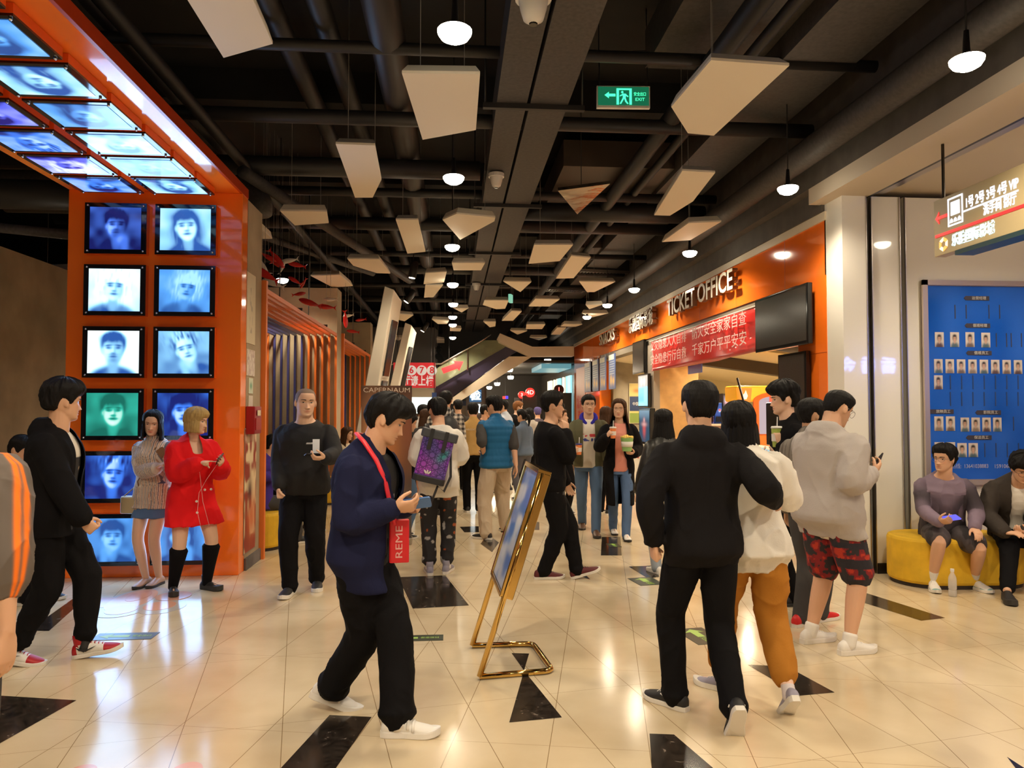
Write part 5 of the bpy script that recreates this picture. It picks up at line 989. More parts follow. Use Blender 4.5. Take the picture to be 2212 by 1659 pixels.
# ---------------------------------------------------------------- far end: escalator, upper level, signs, corridor
YE=23.0; g=lambda px,py,Y=YE: WY(px,py,Y)
wbk=mat('far_grey',(.16,.135,.12),.6)
def slab(name,pix,Y,th,m,lb=None,cat=None,parent=None):    # a board of real thickness seen face-on
    p=[g(*c,Y) for c in pix]; mb=MB(); q=[(v.x,v.z) for v in p]; n=len(q); ar=sum(q[i][0]*q[(i+1)%n][1]-q[(i+1)%n][0]*q[i][1] for i in range(n)); q=q if ar>0 else q[::-1]
    M=Matrix(((1,0,0,0),(0,0,-1,Y),(0,1,0,0),(0,0,0,1))); mb.prism(q,-th,0,0,M); return mb
struct('wall_upper_far',MB().box((-6,29,3.0),(8,29.2,5.3)),mat('upper_wall',(.13,.115,.105),.7)); struct('wall_far_left',MB().box((-6,27.5,0),(.95,27.7,3.0)),wbk)
struct('wall_far_upper_left',MB().box((-6,27.4,2.6),(-.6,27.7,4.6)),mat('upper_grey',(.30,.27,.24),.6))
cb=mat('cream_beam',(.80,.70,.55),.5)
struct('trim_8',slab('b',[(1075,730),(1080,720),(1150,749),(1240,748),(1240,769),(1145,769),(1078,738)],22.6,.5,cb),cb)
t=thing('escalator','escalator with greenish glass side and cream lower edge at the far end','escalator',(1.2,YE,0)); T0=Matrix.Translation((-1.2,-YE,0))
def part(n_,pix,Y,th,m): mb=slab('x',pix,Y,th,m); mb.v=[(a-1.2,b-YE,c) for a,b,c in mb.v]; return mb.build(n_,m,t)
part('cream_edge',[(960,872),(985,872),(1150,770),(1100,770)],YE,.6,cb); part('truss',[(938,868),(962,868),(1100,769),(1128,752),(1100,742),(940,835)],YE+.1,.6,mat('truss_purple',(.045,.035,.075),.3))
gm=mat('green_glass',(.34,.37,.22),.05,trans=0,alpha=.5,spec=.8)
part('glass_side',[(938,838),(1100,745),(1090,735),(1042,735),(955,786),(940,800)],YE,.04,gm); part('glass_side',[(870,840),(938,838),(940,792),(870,790)],YE+.02,.04,gm)
def rail(pix,r=.03): mb=MB(); mb.tube([g(*c,YE-.05)-Vector((1.2,YE,0)) for c in pix],r,8); mb.build('handrail',steel,t,True)
rail([(826,795),(850,785),(953,786),(1042,735),(1060,722)]); 
for c in ((940,786,838),(1010,754,800)): mb=MB(); mb.tube([g(c[0],c[1],YE-.03)-Vector((1.2,YE,0)),g(c[0],c[2],YE-.03)-Vector((1.2,YE,0))],.02,6); mb.build('glass_clamp',steel,t)
# red hall sign, arrow, silhouette
def flat(name,lb,cat,px0,py0,px1,py1,Y,m,es=None,th=.04):
    a,b=g(px0,py0,Y),g(px1,py1,Y); c=(a+b)/2; w_,h_=abs(b.x-a.x),abs(a.z-b.z); t=thing(name,lb,cat,(c.x,Y,c.z)); mb=MB(); mb.box((-w_/2,0,-h_/2),(w_/2,th,h_/2)); mb.build('board',m,t); return t,w_,h_
sgr=mat('sign_red_board',(.78,.04,.05),.4,emit=(.8,.04,.05),es=.25); sww=mat('sign_white_board',(.85,.82,.78),.4,emit=(1,.95,.9),es=.25)
t,w_,h_=flat('hall_sign','red board with white numbered discs 5 6 7 8 beside the escalator','sign',850,783,940,838,22.2,sgr)
for i,d in enumerate('5678'):
    x=-w_/2+w_*(.11+.265*i) if False else (-.33+.245*i)*w_*1.0; mb=MB(); mb.lathe([(.15,0),(.15,.006)],28,0,FX((x+.02,-.006,h_*.19))); mb.build('disc',sww,t); text('lettering',d,sgr,t,FX((x+.02,-.014,h_*.19)),.27,.003,bold=.006)
text('lettering','号厅请上楼',sww,t,FX((.0,-.006,-h_*.25)),.32,.004,width=w_*.92,bold=.008)
for x in (-.5,.5): mb=MB(); mb.tube([(x*w_*.8,.02,h_/2),(x*w_*.8,.02,2.7)],.01,6); mb.build('wire',pipe,t)
t=thing('arrow_sign','red arrow sign pointing up the escalator','sign',g(977,793,22.6)); c=g(977,793,22.6); mb=slab('a',[(953,796),(983,785),(980,780),(1001,781),(992,801),(988,796),(958,807)],22.6,.04,sgr); mb.v=[(a-c.x,b-c.y,q-c.z) for a,b,q in mb.v]; mb.build('board',sgr,t); mb=MB(); mb.tube([(-.1,.02,.08),(-.1,.02,2.4)],.008,6); mb.build('wire',pipe,t)
t=thing('wall_sticker','black silhouette of a person in a hat on the upper wall','sticker',g(943,765,27.35)); mb=MB(); F0=FX((0,-.012,0)); k_=27.35/1600
for q in ([(4+5*math.cos(a),8+6.0*math.sin(a)) for a in np.linspace(0,6.28,15)[:-1]],[(-3,12),(11,13),(11,14.5),(-3,13.5)],[(0,13),(8,14),(7,19),(1,18)],[(-5,-3),(2,2),(7,2),(12,-4),(17,-14),(5,-14),(-2,-9)]): mb.prism([(x*k_,y*k_) for x,y in q],0,.01,0,F0)
mb.build('figure',mat('sticker_black',(.02,.018,.018),.6),t)
t,w_,h_=flat('lit_counter_box','bright white lit panel below the red hall sign','light panel',885,858,942,893,25,emis('box_white',(.80,.95,.88),1.5)); mb=MB(); mb.box((-w_/2-.2,-.1,h_/2),(w_/2+.4,.1,h_/2+.30)); mb.build('lintel',cb,t); mb=MB(); mb.box((-w_/2,0,-h_/2-1.7),(w_/2,.06,-h_/2)); mb.build('lower_panel',wbk,t)
t,w_,h_=flat('check_sign','lit blue and white sign with a Chinese character before the corridor','sign',1014,842,1040,868,24,emis('check_blue',(.05,.15,.30),.6)); text('lettering','检',emis('check_white',(.75,.95,1.0),2.4),t,FX((0,-.01,0)),.36,.004,bold=.01); mb=MB(); mb.box((-.16,0,-.55),(.16,.04,-.27)); mb.build('lower_light',emis('box_white2',(.8,.97,1),1.6),t); mb=MB(); mb.box((-.3,.05,-t.location.z),(.3,.15,.3)); mb.build('pylon',wbk,t)
t,w_,h_=flat('blue_roundel','small round blue sign left of the tall man with plaid shirt','sign',933,848,943,868,22,mat('roundel_blue',(.05,.12,.45),.4)); mb=MB(); mb.tube([(0,.02,h_/2),(0,.02,5.3-t.location.z)],.012,6); mb.build('rod',pipe,t)

t,w_,h_=flat('info_poster','pale information poster at the corridor entrance','poster',990,866,1012,900,24.5,mat('info_pale',(.40,.36,.33),.5)); mb=MB(); mb.box((-.04,.04,-t.location.z),(.04,.08,0)); mb.build('post',pipe,t); mb=MB(); mb.box((-w_/2,-.006,h_*.2),(w_/2,0,h_/2)); mb.build('blue_header',mat('info_blue',(.10,.14,.30),.5),t)
# corridor on the right behind the escalator
struct('wall_corridor_left',MB().box((.95,25,0),(1.1,33.8,3.0)),wbk); struct('ceiling_corridor',MB().box((.9,24.2,3.12),(4.2,33.9,3.2)),mat('corridor_ceiling',(.06,.055,.05),.5)); struct('wall_corridor_right',MB().box((4.02,24,0),(4.2,33.9,3.1)),mat('corridor_dark',(.10,.085,.075),.25))
lc=emis('corridor_strip',(1.0,.86,.55),1.6); lb_=emis('corridor_cyan',(.35,.75,.80),.9)
for i,y in enumerate((25.0,25.9,26.7,27.5,28.3,29.1,30,31)): o=struct('trim_9',MB().box((3.96,y,.9),(4.02,y+(.16 if i%3 else .7),2.75)),lb_ if i in(0,1,3) else lc)
struct('trim_10',MB().box((2.9,24.4,2.95),(3.9,27.5,3.1)),emis('cove_teal',(.10,.25,.28),.8))
for i,(px,py,Y) in enumerate(((1183,780,25),(1103,816,27),(1074,830,29),(1057,838,31),(1057,822,32),(1101,800,26))):
    p=g(px,py,Y); t=thing('corridor_lamp',['round corridor lamp nearest the orange facade','round corridor lamp above the round 4D sign','round corridor lamp at middle depth','low corridor lamp at the left wall','deepest corridor lamp at the left wall','small corridor lamp below the cream beam'][i],'lamp',p,0,'corridor lamps'); mb=MB(); mb.lathe([(.0,-.06),(.08,-.05),(.11,0),(.11,.06)],16); mb.build('globe',emis('lamp_glow',(1,.88,.66),24),t,True); mb=MB(); mb.tube([(0,0,.05),(0,0,max(.06,3.12-p.z))],.01,6); mb.build('stem',pipe,t)
    ld=bpy.data.lights.new('corridor_light','POINT'); ld.energy=25; ld.color=(1,.8,.55); ld.shadow_soft_size=.1; lo=bpy.data.objects.new('corridor_light',ld); COL.objects.link(lo); lo.parent=t; lo.location=(0,-.05,-.15)
rg=emis('neon_red',(.95,.03,.02),1.3)
for px,py,Y,r_,s_,lb in ((1145,848,25.2,.16,'4D','round red lit 4D sign in the corridor'),(1127,853,26.5,.13,'3','small round red lit sign left of the 4D sign'),(1207,842,24.6,.17,'1','round dark sign with a lit red number one by the facade')):
    p=g(px,py,Y); t=thing('round_sign',lb,'sign',p); mb=MB(); mb.lathe([(r_,0),(r_,.10)],28,0,FX((0,.05,0))); mb.build('drum',rg if s_!='1' else mat('drum_red',(.10,.012,.012),.3),t); text('lettering',s_,emis('neon_pink',(1,.45,.40),1.6) if s_!='1' else emis('neon_hot',(1,.12,.08),2),t,FX((0,-.055,0)),r_*1.25,.004,bold=.004); mb=MB(); mb.box((-.25 if s_!='1' else -.3,.06,-p.z),(.25 if s_!='1' else .45,.16,-.1)); mb.build('door_post',mat('door_grey',(.10,.11,.11),.4),t)
t=thing('corridor_light_box','small red and blue light at the end of the corridor','lamp',g(1092,859,31)); mb=MB(); mb.box((-.12,0,-.05),(0,.06,.06)); mb.build('red_half',rg,t); mb=MB(); mb.box((0,0,-.05),(.11,.06,.07)); mb.build('blue_half',emis('neon_blue',(.06,.03,1),1.3),t); mb=MB(); mb.tube([(0,.03,.05),(0,.03,3.12-t.location.z)],.01,6); mb.build('rod',pipe,t)
# ---------------------------------------------------------------- leaning white pillars with screens
def leaner(lb,xb,y,xt,zt,w_,d_):
    t=thing('leaning_pillar',lb,'pillar',(xb,y,0),0,'leaning white display pillars'); dx=xt-xb; P=lambda x,yy,f: Vector((x+dx*f,yy,zt*f))
    mb=MB(); vs=[P(0,0,0),P(w_,-.0,0),P(w_+.10,d_,0),P(.10,d_,0),P(0,0,1),P(w_*.62,0,.985),P(w_*.62+.10,d_,.955),P(.10,d_,.97)]; mb.add(vs,[(3,2,1,0),(4,5,6,7),(0,1,5,4),(1,2,6,5),(2,3,7,6),(3,0,4,7)]); mb.build('shaft',mat('pillar_cream',(.80,.72,.58),.35),t,bev=.01)
    n_=Vector((1,-.12,0))
    for f0,f1,c in ((.42,.60,(.05,.05,.05)),(.62,.86,(.035,.03,.03)),(.12,.30,(.03,.04,.10))):
        W1=lambda f,q: P(w_*(1-.38*f)+.10*q,d_*q,f)+Vector((.004,0,0)); mb=MB(); a,b,c_,e=W1(f0,.25),W1(f0,.75),W1(f1,.75),W1(f1,.25); off=Vector((.02,0,.0)); mb.add([a,b,c_,e,a+off,b+off,c_+off,e+off],[(0,1,2,3),(7,6,5,4),(0,4,5,1),(1,5,6,2),(2,6,7,3),(3,7,4,0)]); mb.build('poster_case',mat('case_%d'%int(c[2]*1000),c,.12),t)
    mb=MB(); a=P(w_*.78,d_*.5,.55); mb.lathe([(.0,-.03),(.05,-.02),(.05,.05)],12,0,Matrix.Translation(a+Vector((.12,0,0)))); mb.build('picture_lamp',emis('lamp_glow',(1,.88,.66),24),t); return t
leaner('tall white pillar leaning to the right behind the film banner',-1.61,10.6,-.985,3.36,.23,.48); leaner('farther white pillar leaning to the right by the red hall sign',-1.72,14.6,-.955,3.30,.22,.48)
# film banner (roll-up)
def film(u,v): c=np.ones(u.shape+(3,))*[.07,.035,.025]; n=vnoise(np.stack([u.ravel()*5,v.ravel()*9,0*u.ravel()],1),33).reshape(u.shape); c=c*(1+.5*n[...,None]); c=mixc(c,(.62,.24,.08),ell(u,v,.42,.62,.34,.22,.35)); c=mixc(c,(.82,.45,.20),ell(u,v,.22,.60,.12,.18,.5)); c=mixc(c,(.30,.10,.05),ell(u,v,.92,.70,.10,.12,.5)); c=mixc(c,(.05,.02,.02),ell(u,v,.33,.66,.07,.014,.4)+ell(u,v,.55,.66,.07,.014,.4)); return mixc(c,(.12,.09,.08),sig(.34-v,20))
a=WY(781,833,9.0); b=WY(890,833,9.0); t=thing('film_banner','dark brown film banner with CAPERNAUM lettering behind the navy jacket man','banner stand',((a.x+b.x)/2,9.0,0)); bw_=b.x-a.x; zt=a.z
mb=MB(); mb.box((-bw_/2,-.004,.08),(bw_/2,.004,zt)); mb.build('sheet',mat('film_back',(.08,.06,.05),.6),t); picture('print',film,bw_,zt-.08,50,120,picmat('print_matte',rough=.5,lit=False),t,FX((0,-.006,(zt+.08)/2))); text('lettering','CAPERNAUM',mat('film_text',(.80,.68,.55),.5),t,FX((0,-.008,zt-.055)),.08,.001,width=bw_*.92); text('lettering','迦百农',mat('film_text',(.8,.68,.55),.5),t,FX((0,-.008,zt-.115)),.03,.001)
mb=MB(); mb.box((-bw_/2-.01,-.09,0),(bw_/2+.01,.09,.08)); mb.build('cassette',steel,t,bev=.01); mb=MB(); mb.tube([(0,.02,.08),(0,.02,zt)],.01,8); mb.build('pole',steel,t)
# ---------------------------------------------------------------- hanging fish
fr_=mat('fish_red',(.62,.025,.02),.12,coat=.6); fw_=mat('fish_white',(.80,.72,.62),.15,coat=.5)
FISH=[(580,556,10.0,.24,150,'r','red fish hanging highest beside the portrait column'),(597,558,10.1,.30,130,'r','red fish second from the column in the upper cluster'),(609,578,10.4,.2,250,'w','small white fish swimming downward below the upper cluster'),(624,563,10.6,.26,10,'w','white fish pointing left at the end of the upper cluster'),(641,572,10.8,.26,-12,'r','red fish just right of the white one in the upper cluster'),(572,592,9.2,.36,-30,'r','large red fish beside the pier edge'),(567,575,9.3,.26,-50,'w','white fish partly hidden by the pier edge'),(637,606,11.0,.22,-30,'r','dark red fish right of the lamp'),(655,612,11.4,.18,60,'r','small red fish nose-on right of the lamp'),(646,635,11.2,.20,190,'r','small red fish above the big low one'),(669,654,11.2,.34,-18,'r','largest red fish in front of the concrete wall'),(705,663,11.6,.28,-6,'r','red fish near the concrete pier corner'),(714,647,11.8,.22,0,'w','pale fish against the concrete pier'),(746,690,13.0,.3,95,'r','red fish hanging upright past the pier corner'),(752,682,13.4,.2,10,'w','small white fish past the pier corner'),(779,691,14.0,.2,8,'r','red fish beside the far mobile'),(762,716,14.0,.24,-8,'r','red fish over the far slats'),(590,612,9.9,.3,-20,'w','white fish under the big red one'),(600,572,10.2,.2,160,'r','small red fish in the upper cluster')]
for px,py,Y,L_,an,c,lb in FISH:
    p=WY(px,py,Y); t=thing('hanging_fish',lb+', on a thin wire','fish ornament',p,0,'hanging fish ornaments'); M=Matrix.Rotation(R(-an),4,'Y')@Matrix.Rotation(R(90),4,'Y'); m_=fr_ if c=='r' else fw_
    prof=[(r*L_,z*L_) for r,z in ((.004,-.5),(.06,-.45),(.115,-.32),(.14,-.15),(.13,.05),(.09,.22),(.045,.36),(.03,.40))]; mb=MB(); mb.lathe(prof,14,0,M@Matrix.Scale(.55,4,(0,1,0))); mb.build('body',m_,t,True)
    mb=MB(); mb.prism([(L_*a_,L_*b_) for a_,b_ in ((.0,.36),(.16,.56),(.05,.50),(-.05,.50),(-.16,.56))],-.006,.006,0,M@Matrix(((1,0,0,0),(0,0,1,0),(0,1,0,0),(0,0,0,1)))); mb.build('tail',m_,t); mb=MB(); mb.tube([(0,0,.0),(0,0,5.3-p.z)],.0025,5); mb.build('wire',_M['wire_grey'],t)
# ---------------------------------------------------------------- gold sign stand
t=thing('sign_stand','slanted golden sign stand holding a blue and white board','sign stand',G(1108,1470)); o_=t.location.copy(); gold=mat('polished_gold',(.80,.52,.16),.10,1)
A=G(1036,1468)-o_; B=G(1194,1455)-o_; C=G(1152,1396)-o_; D=G(1020,1400)-o_; zr=.018
for v in (A,B,C,D): v.z=zr
def tilt(px,py,Y): return WY(px,py,Y)-o_
yA=A.y+o_.y; yD=D.y+o_.y; TA=tilt(1172,1022,yA+.10); TD=tilt(1143,1003,yD+.10)
def corner(p,q,s_,r_=.07): a=(p-q).normalized(); b=(s_-q).normalized(); return [q+a*r_,q+a*r_*.4+b*r_*.08,q+a*r_*.08+b*r_*.4,q+b*r_]
mb=MB(); mb.tube([A]+corner(A,B,C)+corner(B,C,D)+[D],.018,12); mb.build('base_loop',gold,t,True); mb=MB(); mb.tube([A,TA],.018,12); mb.build('upright',gold,t,True); mb=MB(); mb.tube([D,TD],.018,12); mb.build('upright',gold,t,True)
f0=.385; P=lambda f,s_: (A+(TA-A)*f)*(1-s_)+(D+(TD-D)*f)*s_; nrm=(TA-A).cross(D-A).normalized(); nrm=nrm if nrm.x<0 else -nrm
def sky_f(u,v): n=vnoise(np.stack([u.ravel()*3,v.ravel()*9,0*u.ravel()],1),3).reshape(u.shape); n2=vnoise(np.stack([u.ravel()*7,v.ravel()*20,0*u.ravel()],1),6).reshape(u.shape); c=np.ones(u.shape+(3,))*[.22,.38,.72]; c=mixc(c,(.70,.74,.80),sig(n+.3*n2,5)); return mixc(c,(.10,.22,.60),sig(n*-1-.25,9)*.8)
up=(TA-A).normalized(); ac=(P(.7,1)-P(.7,0)); wd_=ac.length; ac.normalize(); zz=up.cross(-ac) ; 
Mx=lambda c: Matrix(((*[ac[0]],up[0],nrm[0],c[0]),(ac[1],up[1],nrm[1],c[1]),(ac[2],up[2],nrm[2],c[2]),(0,0,0,1)))
h_=(P(1,0)-P(f0,0)).length; c0=(P(f0,0)+P(1,1)+P(f0,1)+P(1,0))/4
if Mx(c0).to_3x3().determinant()<0: ac=-ac
mb=MB(); mb.box((-wd_/2+.01,-h_/2,-.02),(wd_/2-.01,h_/2,.012),0,Mx(c0)); mb.build('board',mat('board_back',(.3,.28,.25),.5),t); picture('poster',sky_f,wd_-.03,h_-.03,24,70,picmat('poster_gloss',rough=.1,lit=False),t,Mx(c0+nrm*.0145))
mb=MB()
for a_,b_ in (((-wd_/2,-h_/2-.01),(wd_/2,-h_/2+.012)),((-wd_/2,h_/2-.012),(wd_/2,h_/2+.02)),((-wd_/2-.012,-h_/2),(-wd_/2+.014,h_/2)),((wd_/2-.014,-h_/2),(wd_/2+.012,h_/2))): mb.box((*a_,-.055),(*b_,.03),0,Mx(c0))
mb.build('frame',gold,t,bev=.003)
# ---------------------------------------------------------------- floor stickers
def sticker(lb,px,py,w_,h_,rz,arrow='left',m=None):
    p=G(px,py); t=thing('floor_sticker',lb,'floor sticker',(p.x,p.y,0),rz,'green arrow floor stickers'); mb=MB(); mb.box((-w_/2,-h_/2,.0005),(w_/2,h_/2,.003)); mb.build('sheet',mat('sticker_dark',(.035,.045,.03),.3),t); gm_=mat('sticker_green',(.38,.62,.12),.4); a=w_/2
    mb=MB(); mb.prism([(-a*.85,0),(-a*.45,h_*.34),(-a*.5,h_*.13),(a*.15,h_*.13),(a*.15,-h_*.13),(-a*.5,-h_*.13),(-a*.45,-h_*.34)],.003,.0038); mb.build('arrow',gm_,t); text('lettering','安全出口',gm_,t,Matrix.Translation((a*.55,0,.0035)),h_*.3,.0006,width=a*.6); return t
sticker('dark floor sticker with green arrow in front of the man in red sneakers',270,1375,.42,.16,R(0)); sticker('dark floor sticker with green arrow half behind the navy jacket man',893,1379,.42,.13,0); sticker('dark floor sticker with green arrow by the legs of the black hooded man',1395,1256,.30,.24,R(-80)); sticker('dark floor sticker beside the brown trousers',1512,1374,.36,.22,R(-80)); sticker('small green arrow sticker on the dark tile below the popcorn woman',1326,1178,.22,.14,R(-90))
def decal(lb,cs,px,py):
    p=G(px,py); t=thing('floor_decal',lb,'floor sticker',(p.x,p.y,0))
    for i,(cx,cy,a,b,k) in enumerate(cs): 
        c=G(cx,cy)-p; e=G(cx+a,cy)-p; f=G(cx,cy-b)-p; rx_=(e-c).length; ry_=(f-c).length; pts=[(c.x+rx_*math.cos(q),c.y+ry_*math.sin(q)) for q in np.linspace(0,2*math.pi,41)[:-1]]; mb=MB(); mb.prism(pts,.0004,.0016+.0004*i); mb.build('petal',mat('decal_%s'%k,dict(r=(.62,.26,.16),g=(.50,.44,.38),p=(.68,.34,.22))[k],.15),t)
decal('pink flower shaped floor sticker in front of the two women',[(290,1298,62,26,'g'),(350,1311,48,14,'g'),(262,1318,50,14,'g'),(215,1303,45,10,'r'),(285,1296,42,20,'p'),(345,1309,32,9,'p'),(262,1318,32,9,'r'),(375,1288,36,9,'p'),(300,1288,22,10,'r')],290,1300)
decal('pink floor sticker corner at the bottom edge of the picture',[(400,1668,34,20,'p'),(175,1668,30,14,'p')],300,1665)
# bottle on the floor
p=G(2058,1288); t=thing('water_bottle','clear plastic water bottle standing on the floor before the seated men','bottle',(p.x,p.y,0)); mb=MB(); mb.lathe([(.028,0),(.033,.006),(.033,.05),(.030,.06),(.033,.07),(.033,.14),(.030,.165),(.014,.20),(.014,.215)],20); mb.build('body',mat('bottle_plastic',(.80,.76,.72),.12,alpha=.45),t,True); mb=MB(); mb.lathe([(.031,.0),(.031,.13)],20,0,Matrix.Translation((0,0,.004))); mb.build('water',mat('bottle_water',(.7,.68,.66),.05,alpha=.3),t,True); mb=MB(); mb.lathe([(.0155,.212),(.0155,.235)],16); mb.build('cap',mat('cap_white',(.8,.78,.75),.4),t)

# blue neon shop sign hanging in the lobby behind us: it shows as a reflection in the glossy white wall
vY=2*RY+2.5; v0=WY(1874,792,vY); t=thing('neon_sign','blue neon shop sign mirrored in the glossy white wall panels','sign',(v0.x,-2.5,v0.z)); text('lettering','香 香 金',emis('neon_shop_blue',(.16,.28,1.0),28.0),t,FX((0,0.03,0),(0,1,0)),.40,.01,width=1.40,bold=.010); mb=MB(); mb.box((-.75,-.05,-.25),(.75,.02,.25)); mb.build('backboard',mat('neon_board',(.03,.03,.03),.5),t)
for x in (-.6,.6): mb=MB(); mb.tube([(x,0,.25),(x,0,3.8-v0.z)],.012,6); mb.build('rod',pipe,t)
# ---------------------------------------------------------------- cloth
blk=cloth('cloth_black',(.0055,.005,.006)); blk2=cloth('cloth_soft_black',(.009,.008,.009)); wht=cloth('cloth_white',(.74,.70,.64)); navy=cloth('cloth_navy',(.012,.014,.045)); grey=cloth('cloth_grey',(.42,.38,.36)); red=cloth('cloth_red',(.72,.012,.015)); 
denim=cloth('cloth_denim',(.10,.17,.32)); jean=cloth('cloth_jeans',(.09,.15,.26)); beige=cloth('cloth_beige',(.50,.40,.29)); brown=cloth('cloth_rust',(.42,.17,.025)); olive=cloth('cloth_olive',(.10,.10,.05)); tan=cloth('cloth_tan',(.50,.31,.11)); blue=cloth('cloth_teal_blue',(.02,.13,.30),.5); knit=cloth('cloth_knit',(.19,.17,.15)); char=cloth('cloth_charcoal',(.06,.057,.057)); pink=cloth('cloth_pink',(.80,.33,.26)); pat=dyed('cloth_pattern')
leather=mat('shoe_white',(.76,.73,.69),.45); rub=mat('sole_white',(.72,.68,.62),.55); shb=mat('shoe_black',(.015,.014,.015),.6); srd=mat('shoe_red',(.42,.01,.015),.5); sgr_=mat('shoe_grey',(.30,.28,.36),.6); sbr=mat('shoe_brown',(.10,.045,.02),.5); stl=mat('shoe_teal',(.20,.38,.38),.5); rubd=mat('sole_dark',(.03,.028,.026),.6); gum=mat('sole_gum',(.30,.18,.09),.6)
hb=hairmat('hair_black',(.006,.005,.005),.6); hbr=hairmat('hair_brown',(.055,.025,.012),.5); hblo=hairmat('hair_blonde',(.42,.28,.10),.5); hgin=hairmat('hair_ginger',(.20,.08,.025),.5)
SK=(.66,.38,.24); SKL=(.72,.45,.31); SKD=(.52,.29,.17); SKP=(.76,.50,.38)
def rgb(c,n): return np.ones((n,3))*np.array(c)
def sel(c,k,m): c[m]=k; return c
# ---- held and carried things
def phone(lb,M,m=None,scr=None,w_=.072,h_=.15):
    p=M.translation.copy(); t=thing('phone',lb,'phone',p); R3=M.to_3x3().to_4x4(); mb=MB(); mb.rbox((-w_/2,-h_/2,-.004),(w_/2,h_/2,.004),.010,0,R3); mb.build('case',m or mat('phone_dark',(.02,.02,.025),.2),t,bev=.0015)
    mb=MB(); mb.rbox((-w_/2+.004,-h_/2+.006,.0042),(w_/2-.004,h_/2-.006,.005),.007,0,R3); mb.build('screen',scr or mat('phone_glass',(.01,.01,.014),.06),t); return t
def cup(lb,M,c,h_=.15,r=.042,lid=(.80,.78,.74),straw=True,tilt=0):
    p=M.translation.copy(); t=thing('drink_cup',lb,'drink',p); T=Matrix.Rotation(R(tilt),4,'X'); z0=-h_*.5
    mb=MB(); mb.lathe([(r*.72,z0),(r*.76,z0+.004),(r,z0+h_-.01),(r,z0+h_)],24,0,T); mb.build('cup',c,t,True); mb=MB(); mb.lathe([(r*1.07,z0+h_-.006),(r*1.07,z0+h_+.004),(r*.95,z0+h_+.012),(r*.4,z0+h_+.014)],24,0,T); mb.build('lid',mat('cup_lid_%d'%int(lid[0]*100),lid,.3),t,True)
    mb=MB(); mb.lathe([(r*.93,z0+h_*.30),(r*.985,z0+h_*.68)],24,0,T); mb.lathe([(r*.35,0),(r*.35,.002)],16,0,T@Matrix.Translation((0,-r*.9,0))@Matrix.Rotation(R(90),4,'X')); mb.build('emblem',mat('cup_emblem',(.78,.74,.70),.4),t)
    if straw: mb=MB(); mb.tube([T@Vector((0,.0,z0+h_*.4)),T@Vector((.006,.0,z0+h_+.09))],.0042,8); mb.build('straw',mat('straw_white',(.85,.82,.78),.3),t)
    return t
# ---- dark navy jacket man, foreground centre-left
p=Person('person in navy jacket with red lanyard walking right, looking at a phone',(785,1562),-108,H=1.715,wb=1.08,wl=1.08,lean=7,twist=-2,hy=20,hp=24,nk=16,vox=.0048,LF=('px',858,1590,14,0),RF=('ball',742,1530,14,20),
 RA=dict(px=(852,1098),dy=-.20,e=(.7,-.9,-.5),f=(-.25,.9,.12),n=(-.75,-.1,.65),pose='phone'),LA=dict(px=(880,1096),dy=.10,e=(-.7,-.8,-.5),f=(.35,.85,.10),n=(.75,.0,.65),pose='phone'),skin=SK)
def tee(q): n=len(q['x']); c=rgb((.006,.005,.006),n); m=(abs(q['x'])<.12)&(q['y']>.03)&(abs(q['z']-.685)<.022); nn=vnoise(q['co']*[40,40,60],2); return sel(sel(c,(.16,.16,.17),m&(nn>-.1)),(.05,.30,.30),(abs(q['z']-.652)<.004)&(q['y']>.03)&(q['x']>0))
p.hair('short',hb,fringe=.045,top=.034,sides=.024,back=.026,mess=.008,nape=-.075,burn=-.02,seed=4,fwd=.012)
p.top('t_shirt',pat,ease=.012,hem=.46,sl=0,vox=.008,paint=tee); p.top('jacket',navy,ease=.040,hem=.415,sl=.97,sr=1.25,collar='shirt',open_=lambda q:(abs(q['x']-.0)<.062)&(q['y']>-.01),vox=.010,wr=.009,seed=11,sle=.022)
p.pants('trousers',blk,r=(.105,.090,.082),ln=.93,wr=.010,stack=1,seed=5); p.socks(wht,.09,.040); p.shoes(leather,leather,chunky=.5,strap=leather)
c,F=p.at(.80*p.H); c1,F1=p.at(.62*p.H); mb=MB(); L_=lambda z,x,y: (lambda a:a[0]+a[1]@V(x,y,0))(p.at(z*p.H))
pts=[L_(.858,-.05,-.085),L_(.866,.055,-.085),L_(.862,.118,.0),L_(.815,.122,.09),L_(.76,.105,.142),L_(.70,.085,.168),L_(.665,.07,.185),L_(.625,.06,.20)]
for q in (0,1):
    rr=[v+F@V(.013*q,0,0) for v in pts]; mb.tube(rr,.009,8)
o=mb.build('lanyard',mat('lanyard_red',(.75,.03,.05),.4),p.o,True); c2=L_(.585,.04,.215); Mp=Matrix.Translation(c2)@Matrix.Rotation(R(25),4,'Z'); mb=MB(); mb.rbox((-.025,-.05,-.13),(.025,.05,.085),.012,0,Mp); pc=mb.build('pouch',mat('pouch_red',(.62,.012,.02),.45),o,bev=.004); text('lettering','REME',mat('pouch_text',(.75,.40,.38),.4),pc,Mp@FX((.027,.0,-.025),(1,0,0))@Matrix.Rotation(R(90),4,'Z'),.05,.002,width=.16)
M=p.frame(1,(-.02,.02,.012)); phone('phone with blue and black case held by the navy jacket man',M,mat('phone_blue',(.06,.16,.42),.3))
